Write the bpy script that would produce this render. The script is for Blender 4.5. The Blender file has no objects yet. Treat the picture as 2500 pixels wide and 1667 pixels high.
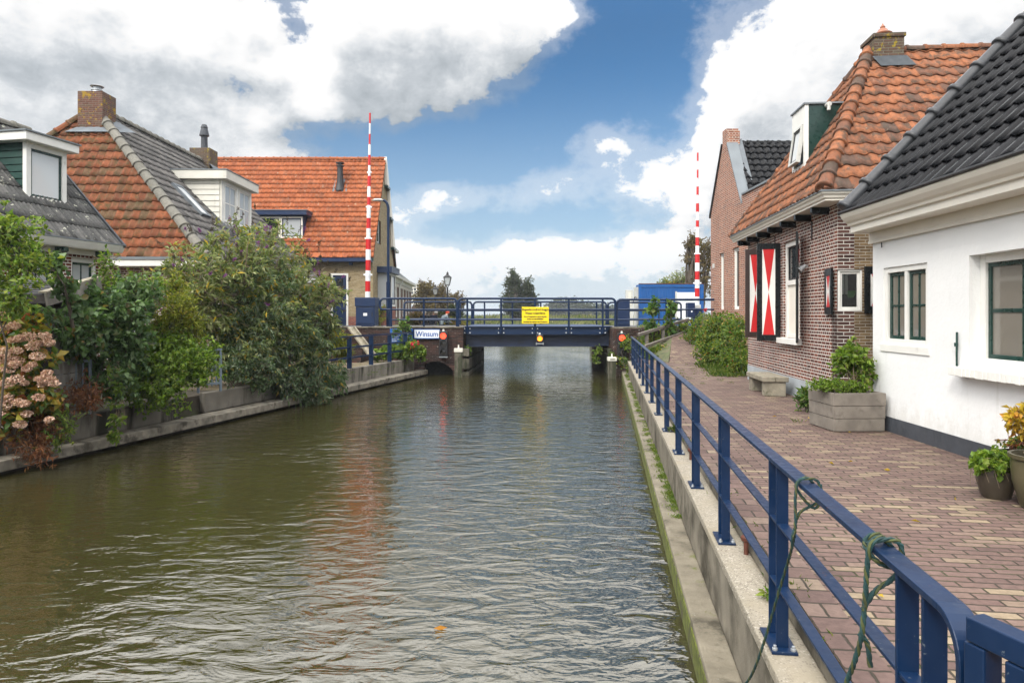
import bpy, bmesh, math, random
import numpy as np
from mathutils import Vector, Matrix

R = math.radians
scene = bpy.context.scene
col = scene.collection
F, CX, HY = 1666.7, 1250.0, 770.0          # focal length, principal column and horizon row of the 2500 px photograph
PI = math.pi


def V(*a):
    return Vector(a)


def at(px, py, Y):
    """world point seen at photo pixel (px, py) at distance Y; the camera is the world origin"""
    return Vector(((px - CX) * Y / F, Y, (HY - py) * Y / F))


TH = math.atan2(230.0, F)                   # the canal runs this much to the right of the view axis
CN, CD = Vector((math.cos(TH), -math.sin(TH), 0)), Vector((math.sin(TH), math.cos(TH), 0))


def C(u, v, z):
    """canal coordinates: u to the right of the camera, v along the canal"""
    p = CN * u + CD * v
    return Vector((p.x, p.y, z))


# ------------------------------------------------------------------ node helpers
def N(nt, typ, ins=None, **props):
    nd = nt.nodes.new('ShaderNode' + typ)
    for k, v in props.items():
        setattr(nd, k, v)
    for k, v in (ins or {}).items():
        s = nd.inputs[k]
        if isinstance(v, bpy.types.NodeSocket):
            nt.links.new(v, s)
        else:
            s.default_value = v
    return nd


def MA(nt, op, a, b=None, c=None, clamp=False):
    ins = {0: a}
    if b is not None:
        ins[1] = b
    if c is not None:
        ins[2] = c
    return N(nt, 'Math', ins, operation=op, use_clamp=clamp).outputs[0]


def VM(nt, op, a, b=None):
    ins = {0: a}
    if b is not None:
        ins[1] = b
    nd = N(nt, 'VectorMath', ins, operation=op)
    return nd.outputs['Value'] if op in ('DOT_PRODUCT', 'LENGTH') else nd.outputs['Vector']


def c4(c):
    return (c[0], c[1], c[2], 1.0)


def ramp(nt, fac, stops, interp='LINEAR'):
    nd = N(nt, 'ValToRGB', {0: fac})
    cr = nd.color_ramp
    cr.interpolation = interp
    while len(cr.elements) < len(stops):
        cr.elements.new(0.5)
    for e, (p, c) in zip(cr.elements, stops):
        e.position = p
        e.color = c4(c) if not isinstance(c, (int, float)) else (c, c, c, 1)
    return nd.outputs['Color']


def mixc(nt, fac, a, b, mode='MIX'):
    ins = {0: fac, 1: a if isinstance(a, bpy.types.NodeSocket) else c4(a), 2: b if isinstance(b, bpy.types.NodeSocket) else c4(b)}
    return N(nt, 'MixRGB', ins, blend_type=mode).outputs[0]


def noise(nt, vec, scale, detail=4, rough=.55, dist=0, dims='3D'):
    return N(nt, 'TexNoise', {'Vector': vec, 'Scale': scale, 'Detail': detail, 'Roughness': rough, 'Distortion': dist}, noise_dimensions=dims).outputs[0]


def mrange(nt, v, a, b, c=0., d=1., smooth=True):
    return N(nt, 'MapRange', {0: v, 1: a, 2: b, 3: c, 4: d}, interpolation_type='SMOOTHSTEP' if smooth else 'LINEAR').outputs[0]


def bump(nt, h, strength=.4, dist=.01):
    return N(nt, 'Bump', {'Strength': strength, 'Distance': dist, 'Height': h}).outputs[0]


def newmat(name):
    m = bpy.data.materials.new(name)
    m.use_nodes = True
    nt = m.node_tree
    return m, nt, nt.nodes['Principled BSDF']


def setin(nt, nd, k, v):
    s = nd.inputs[k]
    if isinstance(v, bpy.types.NodeSocket):
        nt.links.new(v, s)
    else:
        s.default_value = v


def mat(name, colr, rough=.6, spec=.5, metal=0., var=.12, vs=3., bs=.15, bscale=60., dirt=None, dscale=4., dthr=(.55, .7), streak=False, emit=None):
    """painted / plain surface: colour wander, fine bump, optional patches of dirt with their own shape"""
    m, nt, b = newmat(name)
    co = N(nt, 'TexCoord').outputs['Object']
    n1 = noise(nt, co, vs, 5)
    lo = tuple(x * (1 - var) for x in colr)
    hi = tuple(min(1, x * (1 + var)) for x in colr)
    cc = ramp(nt, n1, [(.3, lo), (.7, hi)])
    if dirt:
        dc = co
        if streak:
            dc = VM(nt, 'MULTIPLY', co, (1, 1, .18))
        d = mrange(nt, noise(nt, dc, dscale, 8, .65), dthr[0], dthr[1])
        cc = mixc(nt, d, cc, dirt)
    setin(nt, b, 'Base Color', cc)
    setin(nt, b, 'Roughness', mrange(nt, noise(nt, co, vs * 4, 3), .3, .7, rough * .85, min(1, rough * 1.15)))
    setin(nt, b, 'Specular IOR Level', spec)
    setin(nt, b, 'Metallic', metal)
    if bs:
        setin(nt, b, 'Normal', bump(nt, noise(nt, co, bscale, 4), bs, .004))
    if emit:
        setin(nt, b, 'Emission Color', c4(emit[0]))
        setin(nt, b, 'Emission Strength', emit[1])
    return m


def brick_nodes(nt, uv, bw, bh, sq=1., dist=.004):
    dn = N(nt, 'TexNoise', {'Vector': uv, 'Scale': 14., 'Detail': 3.}).outputs['Color']
    uv2 = VM(nt, 'ADD', uv, VM(nt, 'MULTIPLY', VM(nt, 'SUBTRACT', dn, (.5, .5, .5)), (dist * 2, dist * 2, 0)))
    s = N(nt, 'SeparateXYZ', {0: uv2})
    vv = MA(nt, 'DIVIDE', s.outputs[1], bh)
    row = MA(nt, 'FLOOR', vv)
    par = MA(nt, 'FLOORED_MODULO', row, 2.)
    bwe = MA(nt, 'MULTIPLY', MA(nt, 'MULTIPLY_ADD', par, sq - 1., 1.), bw)
    cu = MA(nt, 'DIVIDE', MA(nt, 'MULTIPLY_ADD', par, bw * .5 * (.5 if sq < 1 else 1), s.outputs[0]), bwe)
    cl = MA(nt, 'FLOOR', cu)
    fu, fv = MA(nt, 'FRACT', cu), MA(nt, 'FRACT', vv)
    ex = MA(nt, 'MULTIPLY', MA(nt, 'MINIMUM', fu, MA(nt, 'SUBTRACT', 1., fu)), bwe)
    ey = MA(nt, 'MULTIPLY', MA(nt, 'MINIMUM', fv, MA(nt, 'SUBTRACT', 1., fv)), bh)
    edge = MA(nt, 'MINIMUM', ex, ey)
    idv = N(nt, 'CombineXYZ', {0: cl, 1: row, 2: 0.})
    wn = N(nt, 'TexWhiteNoise', {0: idv.outputs[0]}, noise_dimensions='2D')
    return wn.outputs['Value'], wn.outputs['Color'], edge


def brickmat(name, stops, mortar, bw=.21, bh=.065, m=.012, sq=1., bstr=.6, rough=.85, patch=None, pthr=(.55, .75), pscale=1.2, mdirt=None, dist=.004, joint=.008, gloss=.3):
    mt, nt, b = newmat(name)
    tc = N(nt, 'TexCoord')
    uv = tc.outputs['UV']
    rv, rc, edge = brick_nodes(nt, uv, bw, bh, sq, dist)
    bc = ramp(nt, rv, stops)
    n1 = noise(nt, tc.outputs['Object'], 22, 6, .65)
    bc = mixc(nt, .55, bc, ramp(nt, n1, [(.25, .35), (.75, 1.25)]), 'MULTIPLY')
    msk = mrange(nt, edge, m * .5 - .0025, m * .5 + .003)
    mc = mixc(nt, .5, mortar, ramp(nt, noise(nt, tc.outputs['Object'], 9, 6, .7), [(.3, .45), (.7, 1.2)]), 'MULTIPLY')
    if mdirt:
        mc = mixc(nt, mrange(nt, noise(nt, tc.outputs['Object'], 2.2, 6, .6), .45, .65), mc, mdirt)
    cc = mixc(nt, msk, mc, bc)
    big = noise(nt, tc.outputs['Object'], .9, 5, .6)
    cc = mixc(nt, .4, cc, ramp(nt, big, [(.3, .6), (.7, 1.2)]), 'MULTIPLY')
    if patch:
        cc = mixc(nt, mrange(nt, noise(nt, tc.outputs['Object'], pscale, 9, .7), pthr[0], pthr[1]), cc, patch)
    setin(nt, b, 'Base Color', cc)
    setin(nt, b, 'Roughness', rough)
    setin(nt, b, 'Specular IOR Level', gloss)
    h = MA(nt, 'MULTIPLY_ADD', n1, .35, MA(nt, 'MULTIPLY_ADD', rv, .25, msk))
    setin(nt, b, 'Normal', bump(nt, h, bstr, joint))
    return mt


def tilemat(name, stops, rough=.7, spec=.3, lichen=None, lthr=(.62, .7), lscale=9., moss=None, mthr=(.6, .75), streak=True, bs=.3):
    m, nt, b = newmat(name)
    tc = N(nt, 'TexCoord')
    ob = tc.outputs['Object']
    fl = VM(nt, 'FLOOR', tc.outputs['UV'])
    wn = N(nt, 'TexWhiteNoise', {0: fl}, noise_dimensions='2D').outputs['Value']
    cc = ramp(nt, wn, stops)
    n1 = noise(nt, ob, 17, 9, .78)
    cc = mixc(nt, .8, cc, ramp(nt, n1, [(.3, .38), (.5, .95), (.72, 1.3)]), 'MULTIPLY')
    cc = mixc(nt, .5, cc, ramp(nt, noise(nt, ob, 1.6, 5, .6), [(.35, .6), (.65, 1.15)]), 'MULTIPLY')
    off = N(nt, 'CombineXYZ', {0: MA(nt, 'MULTIPLY', wn, 30.)}).outputs[0]
    if moss:
        q = noise(nt, VM(nt, 'ADD', ob, off), 5., 8, .7)
        cc = mixc(nt, mrange(nt, q, mthr[0], mthr[1], 0, .85), cc, moss)
    if lichen:
        q = noise(nt, ob, lscale, 8, .75)
        cc = mixc(nt, mrange(nt, q, lthr[0], lthr[1]), cc, lichen)
    setin(nt, b, 'Base Color', cc)
    setin(nt, b, 'Roughness', rough)
    setin(nt, b, 'Specular IOR Level', spec)
    if bs:
        setin(nt, b, 'Normal', bump(nt, n1, bs, .006))
    return m


def leafmat(name, stops, rough=.5, trans=.42, spec=.35):
    m, nt, b = newmat(name)
    uv = N(nt, 'TexCoord').outputs['UV']
    s = N(nt, 'SeparateXYZ', {0: uv})
    cc = ramp(nt, s.outputs[0], stops)
    cc = mixc(nt, .5, cc, ramp(nt, s.outputs[1], [(0., .75), (1., 1.6)]), 'MULTIPLY')
    setin(nt, b, 'Base Color', cc)
    setin(nt, b, 'Roughness', rough)
    setin(nt, b, 'Specular IOR Level', spec)
    tr = N(nt, 'BsdfTranslucent', {0: mixc(nt, 1., cc, (1.1, 1.25, .6), 'MULTIPLY')})
    mx = N(nt, 'MixShader', {0: trans, 1: b.outputs[0], 2: tr.outputs[0]})
    nt.links.new(mx.outputs[0], nt.nodes['Material Output'].inputs[0])
    return m


def glassmat(name, tint=(.02, .025, .028), ior=1.75, rough=.02, wob=.02):
    m, nt, b = newmat(name)
    co = N(nt, 'TexCoord').outputs['Object']
    setin(nt, b, 'Base Color', c4(tint))
    setin(nt, b, 'Roughness', rough)
    setin(nt, b, 'IOR', ior)
    setin(nt, b, 'Normal', bump(nt, noise(nt, co, 2.5, 2), wob, .02))
    return m


# ------------------------------------------------------------------ object helpers
def tag(o, label=None, cat=None, group=None, kind=None):
    if label:
        o['label'] = label
    if cat:
        o['category'] = cat
    if group:
        o['group'] = group
    if kind:
        o['kind'] = kind
    return o


def thing(name, label, cat, loc=(0, 0, 0), rotz=0., group=None):
    o = bpy.data.objects.new(name, None)
    o.empty_display_size = .2
    col.objects.link(o)
    o.location = loc
    o.rotation_euler = (0, 0, rotz)
    return tag(o, label, cat, group)


def link(name, me, parent=None):
    o = bpy.data.objects.new(name, me)
    col.objects.link(o)
    if parent:
        o.parent = parent
    return o


def dup(o, parent=None):
    """copy a thing together with its parts and their sub-parts"""
    c = o.copy()
    col.objects.link(c)
    c.parent = parent
    for ch in [x for x in col.objects if x.parent == o]:
        dup(ch, c)
    return c


class MB:
    def __init__(self):
        self.v, self.f, self.mi = [], [], []

    def add(self, vs, fs, mi=0):
        k = len(self.v)
        self.v += [Vector(p) for p in vs]
        for f in fs:
            self.f.append([i + k for i in f])
            self.mi.append(mi)
        return self

    def box(self, x0, x1, y0, y1, z0, z1, mi=0):
        return self.add([(x0, y0, z0), (x1, y0, z0), (x1, y1, z0), (x0, y1, z0), (x0, y0, z1), (x1, y0, z1), (x1, y1, z1), (x0, y1, z1)],
                        [(0, 3, 2, 1), (4, 5, 6, 7), (0, 1, 5, 4), (1, 2, 6, 5), (2, 3, 7, 6), (3, 0, 4, 7)], mi)

    def bar(self, p, q, w, h, up=(0, 0, 1), mi=0, ext=0.):
        """rectangular bar from p to q, w wide, h high (along up)"""
        p, q = Vector(p), Vector(q)
        d = (q - p).normalized()
        p, q = p - d * ext, q + d * ext
        s = d.cross(Vector(up)).normalized()
        u = s.cross(d).normalized()
        s, u = s * w / 2, u * h / 2
        vs = [p - s - u, p + s - u, p + s + u, p - s + u, q - s - u, q + s - u, q + s + u, q - s + u]
        return self.add(vs, [(0, 1, 2, 3), (7, 6, 5, 4), (0, 4, 5, 1), (1, 5, 6, 2), (2, 6, 7, 3), (3, 7, 4, 0)], mi)

    def tube(self, pts, r, n=8, mi=0, caps=True):
        pts = [Vector(p) for p in pts]
        rs = r if isinstance(r, (list, tuple)) else [r] * len(pts)
        vs, fs = [], []
        d0 = (pts[1] - pts[0]).normalized()
        ref = Vector((0, 0, 1)) if abs(d0.z) < .9 else Vector((1, 0, 0))
        for i, p in enumerate(pts):
            d = (pts[min(i + 1, len(pts) - 1)] - pts[max(i - 1, 0)]).normalized()
            s = d.cross(ref)
            if s.length < 1e-4:
                s = d.cross(Vector((.3, .9, .1)))
            s.normalize()
            u = s.cross(d)
            ref = u
            for k in range(n):
                a = 2 * PI * k / n
                vs.append(p + (s * math.cos(a) + u * math.sin(a)) * rs[i])
        for i in range(len(pts) - 1):
            for k in range(n):
                a, b = i * n + k, i * n + (k + 1) % n
                fs.append((a, b, b + n, a + n))
        if caps:
            fs.append(tuple(range(n - 1, -1, -1)))
            fs.append(tuple(range((len(pts) - 1) * n, len(pts) * n)))
        return self.add(vs, fs, mi)

    def lathe(self, prof, c=(0, 0, 0), n=20, mi=0):
        vs, fs = [], []
        for r, z in prof:
            for k in range(n):
                a = 2 * PI * k / n
                vs.append((c[0] + r * math.cos(a), c[1] + r * math.sin(a), c[2] + z))
        for i in range(len(prof) - 1):
            for k in range(n):
                a, b = i * n + k, i * n + (k + 1) % n
                fs.append((a, b, b + n, a + n))
        fs.append(tuple(range(n - 1, -1, -1)))
        fs.append(tuple(range((len(prof) - 1) * n, len(prof) * n)))
        return self.add(vs, fs, mi)

    def prism(self, pts, ext, mi=0):
        """polygon pushed along the vector ext"""
        ext = Vector(ext)
        pts = [Vector(p) for p in pts]
        n = len(pts)
        nrm = Vector((0, 0, 0))
        for i in range(n):
            nrm += pts[i].cross(pts[(i + 1) % n])
        if nrm.dot(ext) > 0:
            pts = pts[::-1]
        fs = [tuple(range(n)), tuple(range(2 * n - 1, n - 1, -1))]
        fs += [((i + 1) % n, i, i + n, (i + 1) % n + n) for i in range(n)]
        return self.add(pts + [p + ext for p in pts], fs, mi)

    def build(self, name, mats, parent=None, off=None, m4=None, smooth=False, bevel=0.):
        me = bpy.data.meshes.new(name)
        vs = self.v
        if m4 is not None:
            vs = [m4 @ p for p in vs]
        if off is not None:
            off = Vector(off)
            vs = [p - off for p in vs]
        me.from_pydata([tuple(p) for p in vs], [], self.f)
        if not isinstance(mats, (list, tuple)):
            mats = [mats]
        for m in mats:
            me.materials.append(m)
        me.polygons.foreach_set('material_index', self.mi)
        me.update()
        uv = me.uv_layers.new(name='UVMap')
        for p in me.polygons:
            n = p.normal
            if abs(n.z) > .85:
                t, b = Vector((1, 0, 0)), Vector((0, 1, 0))
            else:
                t = Vector((-n.y, n.x, 0)).normalized()
                b = n.cross(t)
            for li in p.loop_indices:
                q = me.vertices[me.loops[li].vertex_index].co
                uv.data[li].uv = (q.dot(t), q.dot(b))
        if smooth:
            me.shade_smooth()
            me.set_sharp_from_angle(angle=R(40))
        o = link(name, me, parent)
        if bevel:
            bv = o.modifiers.new('bevel', 'BEVEL')
            bv.width = bevel
            bv.segments = 2
            bv.limit_method = 'ANGLE'
            bv.angle_limit = R(40)
        return o


def sheet(name, pts, m, kind='structure', thick=0.):
    mb = MB()
    if thick:
        mb.prism(pts, (0, 0, -thick))
    else:
        mb.add(pts, [tuple(range(len(pts)))])
    o = mb.build(name, m)
    tag(o, kind=kind)
    return o


def wall_holes(mb, x0, x1, z0, z1, holes, y=0., th=.25, mi=0, top=None):
    """front of a wall (facing -y) with rectangular openings and their reveals"""
    xs = sorted({x0, x1, *[h[0] for h in holes], *[h[1] for h in holes]})
    zs = sorted({z0, z1, *[h[2] for h in holes], *[h[3] for h in holes]})
    for a, b in zip(xs, xs[1:]):
        for c, d in zip(zs, zs[1:]):
            cx, cz = (a + b) / 2, (c + d) / 2
            if any(h[0] < cx < h[1] and h[2] < cz < h[3] for h in holes):
                continue
            mb.add([(a, y, c), (b, y, c), (b, y, d), (a, y, d)], [(0, 1, 2, 3)], mi)
    for a, b, c, d in holes:
        q = y + th
        mb.add([(a, y, c), (a, q, c), (a, q, d), (a, y, d)], [(0, 1, 2, 3)], mi)
        mb.add([(b, y, c), (b, y, d), (b, q, d), (b, q, c)], [(0, 1, 2, 3)], mi)
        mb.add([(a, y, d), (a, q, d), (b, q, d), (b, y, d)], [(0, 1, 2, 3)], mi)
        mb.add([(a, y, c), (b, y, c), (b, q, c), (a, q, c)], [(0, 1, 2, 3)], mi)


def S_pan(f):                                   # old Dutch S-pan: broad hollow, narrow roll
    return math.sin(2 * PI * (f + .06 * math.sin(2 * PI * f))) * .5 + .5


def S_roll(f):                                  # pan with a narrow raised roll
    return math.exp(-((f - .78) / .13) ** 2) + .25 * math.exp(-((f - .2) / .25) ** 2)


def S_wave(f):
    return .5 - .5 * math.cos(2 * PI * f)


def S_flat(f):
    return .35 * math.exp(-((f - .1) / .08) ** 2) + 1. * math.exp(-((f - .5) / .16) ** 2)


def tiles(name, m, parent, O, ex, et, poly, tw, th, prof=S_pan, amp=.035, lift=.03, lip=.018, K=8, seed=1, jit=.006, under=None):
    """a roof plane laid with individual tiles, trimmed to poly (convex, in metres along ex and et)"""
    rng = random.Random(seed)
    O, ex, et = Vector(O), Vector(ex).normalized(), Vector(et).normalized()
    nn = ex.cross(et)
    if nn.z < 0:
        nn = -nn
    bm = bmesh.new()
    uvl = bm.loops.layers.uv.new('UVMap')
    s0, s1 = min(p[0] for p in poly), max(p[0] for p in poly)
    t0, t1 = min(p[1] for p in poly), max(p[1] for p in poly)
    n = len(poly)
    area = sum(poly[i][0] * poly[(i + 1) % n][1] - poly[(i + 1) % n][0] * poly[i][1] for i in range(n))
    pl = poly if area > 0 else poly[::-1]
    edges = []
    for i in range(n):
        a, b = pl[i], pl[(i + 1) % n]
        dx, dy = b[0] - a[0], b[1] - a[1]
        l = math.hypot(dx, dy)
        edges.append((a, (dy / l, -dx / l)))
    rad = math.hypot(tw, th)
    flip = ex.cross(et).dot(nn) < 0
    for r in range(int(math.floor(t0 / th)) - 1, int(math.ceil(t1 / th)) + 1):
        for c in range(int(math.floor(s0 / tw)) - 1, int(math.ceil(s1 / tw)) + 1):
            cs, ct = (c + .5) * tw, (r + .5) * th
            if any((cs - a[0]) * no[0] + (ct - a[1]) * no[1] > rad for a, no in edges):
                continue
            dz, dt = rng.uniform(0, jit), rng.uniform(-jit, jit) * 1.2
            tl = rng.uniform(-jit, jit)
            rows = []
            for (tt, hh, g) in ((0., lift - lip, .02), (0., lift, .03), (.5, lift * .55, .5), (1.12, 0., .98)):
                vs = []
                for k in range(K + 1):
                    f = k / K
                    h = amp * prof(f) + hh + dz + tl * (f - .5)
                    vs.append((bm.verts.new(O + ex * (c + f) * tw + et * ((r + tt) * th + dt) + nn * h), (c + .02 + f * .96, r + g)))
                rows.append(vs)
            for i in range(3):
                for k in range(K):
                    q = [rows[i][k], rows[i][k + 1], rows[i + 1][k + 1], rows[i + 1][k]]
                    if flip:
                        q = q[::-1]
                    fc = bm.faces.new([x[0] for x in q])
                    fc.smooth = i > 0
                    for lp, x in zip(fc.loops, q):
                        lp[uvl].uv = x[1]
    for a, no in edges:
        bmesh.ops.bisect_plane(bm, geom=bm.verts[:] + bm.edges[:] + bm.faces[:], plane_co=O + ex * a[0] + et * a[1], plane_no=ex * no[0] + et * no[1], clear_outer=True)
    vs = [bm.verts.new(O + ex * p[0] + et * p[1] - nn * .01) for p in pl]
    vb = [bm.verts.new(O + ex * p[0] + et * p[1] - nn * .06) for p in pl]
    fc = bm.faces.new(vs)
    bm.faces.new(vb[::-1])
    for i in range(n):
        bm.faces.new((vs[i], vb[i], vb[(i + 1) % n], vs[(i + 1) % n]))
    me = bpy.data.meshes.new(name)
    bm.to_mesh(me)
    bm.free()
    me.materials.append(m)
    return link(name, me, parent)


def caps(name, m, parent, A, B, r=.12, seg=.36, up=None, n=9, bulge=.02, end=True, sweep=105):
    """half-round ridge or hip tiles from A (low) to B"""
    A, B = Vector(A), Vector(B)
    d = (B - A)
    L = d.length
    d.normalize()
    u = Vector(up) if up else Vector((0, 0, 1))
    s = d.cross(u).normalized()
    u = s.cross(d).normalized()
    if u.z < 0:
        u = -u
    bm = bmesh.new()
    uvl = bm.loops.layers.uv.new('UVMap')
    k = max(1, round(L / seg))
    sl = L / k
    rng = random.Random(int(L * 1000))
    for i in range(k):
        j = rng.uniform(-.004, .004)
        prof = [(0., r * .96 - .02, 0), (0., r + bulge, 0), (.05 / sl, r + bulge, 1), (.07 / sl, r + bulge * .25, 1), (.10 / sl, r + bulge * .1, 1), (1.04, r * .93, 1)]
        rings = []
        for f, rr, _ in prof:
            ring = []
            for q in range(n + 1):
                a = R(-sweep + 2 * sweep * q / n)
                ring.append(bm.verts.new(A + d * (i + f) * sl + (s * math.sin(a) + u * math.cos(a)) * rr + u * j - u * .02))
            rings.append(ring)
        for a, b in zip(rings, rings[1:]):
            for q in range(n):
                fc = bm.faces.new((a[q], b[q], b[q + 1], a[q + 1]))
                fc.smooth = True
                for lp in fc.loops:
                    lp[uvl].uv = (i + .5, .5)
    if end:
        vs = [bm.verts.new(A + (s * math.sin(R(-sweep + 2 * sweep * q / n)) + u * math.cos(R(-sweep + 2 * sweep * q / n))) * r * .97 - u * .02) for q in range(n + 1)]
        bm.faces.new(vs)
    bmesh.ops.recalc_face_normals(bm, faces=bm.faces[:])
    me = bpy.data.meshes.new(name)
    bm.to_mesh(me)
    bm.free()
    me.materials.append(m)
    return link(name, me, parent)


def window(parent, x0, x1, z0, z1, y, fr, sash, glass, nx=2, nz=2, fw=.06, casements=1, m4=None, sill=None, bw=.025, name='window'):
    """part window > sash, glass, sill; facade coordinates (wall faces -y)"""
    f = MB()
    for a, b, c, d in ((x0, x0 + fw, z0, z1), (x1 - fw, x1, z0, z1), (x0 + fw, x1 - fw, z1 - fw, z1), (x0 + fw, x1 - fw, z0, z0 + fw)):
        f.box(a, b, y, y + .09, c, d)
    iw = (x1 - x0 - 2 * fw)
    cw = iw / casements
    for i in range(1, casements):
        xx = x0 + fw + cw * i
        f.box(xx - fw * .45, xx + fw * .45, y + .002, y + .088, z0 + fw, z1 - fw)
    w = f.build(name, fr, parent, m4=m4, bevel=.004)
    sm, gm = MB(), MB()
    for i in range(casements):
        a = x0 + fw + cw * i + (fw * .45 if i else 0)
        b = x0 + fw + cw * (i + 1) - (fw * .45 if i < casements - 1 else 0)
        c, d = z0 + fw, z1 - fw
        sw = .045
        yy = y + .03
        for p in ((a, a + sw, c, d), (b - sw, b, c, d), (a + sw, b - sw, d - sw, d), (a + sw, b - sw, c, c + sw)):
            sm.box(p[0], p[1], yy, yy + .04, p[2], p[3])
        for k in range(1, nx):
            xx = a + sw + (b - a - 2 * sw) * k / nx
            sm.box(xx - bw / 2, xx + bw / 2, yy + .004, yy + .036, c + sw, d - sw)
        for k in range(1, nz):
            zz = c + sw + (d - c - 2 * sw) * k / nz
            sm.box(a + sw, b - sw, yy + .007, yy + .033, zz - bw / 2, zz + bw / 2)
        gm.box(a + sw * .5, b - sw * .5, yy + .018, yy + .024, c + sw * .5, d - sw * .5)
    sm.build('sash', sash, w, m4=m4, bevel=.003)
    gm.build('glass', glass, w, m4=m4)
    if sill:
        sb = MB()
        sb.box(x0 - .06, x1 + .06, y - sill[0], y + .05, z0 - sill[1], z0 - .002)
        sb.build('sill', sill[2], w, m4=m4, bevel=.006)
    return w


def lettering(s, parent, m, size, m4, name='lettering', sx=1., align='CENTER', bold=0.):
    cu = bpy.data.curves.new(name, 'FONT')
    cu.body = s
    cu.size = size
    cu.align_x = align
    cu.align_y = 'CENTER'
    cu.extrude = .002
    cu.offset = bold
    to = bpy.data.objects.new(name, cu)
    col.objects.link(to)
    dg = bpy.context.evaluated_depsgraph_get()
    me = bpy.data.meshes.new_from_object(to.evaluated_get(dg))
    bpy.data.objects.remove(to)
    me.transform(Matrix.Diagonal((sx, 1, 1, 1)))
    me.transform(m4)
    me.materials.clear()
    me.materials.append(m)
    return link(name, me, parent)


# ------------------------------------------------------------------ foliage
def leaf_mesh(name, mats, parent, P, D, L, W, rng, off=(0, 0, 0), fold=.3, bend=.15, mi=None, rnd=None):
    """one folded, bent leaf per point: base P, direction D, length L, width W"""
    n = len(P)
    D = D / np.maximum(np.linalg.norm(D, axis=1, keepdims=True), 1e-6)
    S = np.cross(D, rng.normal(size=(n, 3)))
    S /= np.maximum(np.linalg.norm(S, axis=1, keepdims=True), 1e-6)
    NN = np.cross(S, D)
    NN *= np.where(NN[:, 2:3] < 0, -1., 1.)
    L = np.broadcast_to(np.asarray(L, float), (n,))[:, None]
    W = np.broadcast_to(np.asarray(W, float), (n,))[:, None]
    P = P - np.asarray(off, float)
    mid = P + D * L * .5
    tip = P + D * L - NN * L * bend
    lf = mid + S * W * .5 + NN * W * fold
    rt = mid - S * W * .5 + NN * W * fold
    vs = np.stack([P, rt, tip, lf], axis=1).reshape(-1, 3)
    base = np.arange(n)[:, None] * 4
    fc = np.concatenate([base + [0, 1, 2], base + [0, 2, 3]], axis=1).reshape(-1)
    me = bpy.data.meshes.new(name)
    me.vertices.add(n * 4)
    me.vertices.foreach_set('co', vs.reshape(-1))
    me.loops.add(n * 6)
    me.loops.foreach_set('vertex_index', fc.astype(np.int32))
    me.polygons.add(n * 2)
    me.polygons.foreach_set('loop_start', (np.arange(n * 2) * 3).astype(np.int32))
    if not isinstance(mats, (list, tuple)):
        mats = [mats]
    for m in mats:
        me.materials.append(m)
    if mi is not None:
        me.polygons.foreach_set('material_index', np.repeat(mi, 2).astype(np.int32))
    me.update(calc_edges=True)
    uv = me.uv_layers.new(name='UVMap')
    r = rng.random((n, 2)) if rnd is None else rnd
    uv.data.foreach_set('uv', np.repeat(r, 6, axis=0).reshape(-1))
    me.validate()
    return link(name, me, parent)


def twigs_of(rng, blobs, n, tl, up=.35, jit=.5, rho=.4):
    """twig tips spread through ellipsoids; returns starts and unit directions"""
    b = np.array(blobs, float)
    w = (b[:, 3] * b[:, 4] * b[:, 5]) ** .67
    k = rng.choice(len(b), n, p=w / w.sum())
    d = rng.normal(size=(n, 3))
    d /= np.linalg.norm(d, axis=1, keepdims=True)
    f = rng.random((n, 1)) ** rho
    # uneven outline: the reach of every direction wanders
    wob = 1 + .22 * np.sin(d[:, :1] * 5.1 + k[:, None] * 1.7) * np.cos(d[:, 1:2] * 4.3 + d[:, 2:3] * 6.1 + k[:, None])
    tip = b[k, :3] + d * b[k, 3:] * f * wob
    td = d * .9 + np.array([0, 0, up]) + rng.normal(size=(n, 3)) * jit
    td /= np.linalg.norm(td, axis=1, keepdims=True)
    return tip - td * tl, td, k


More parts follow.
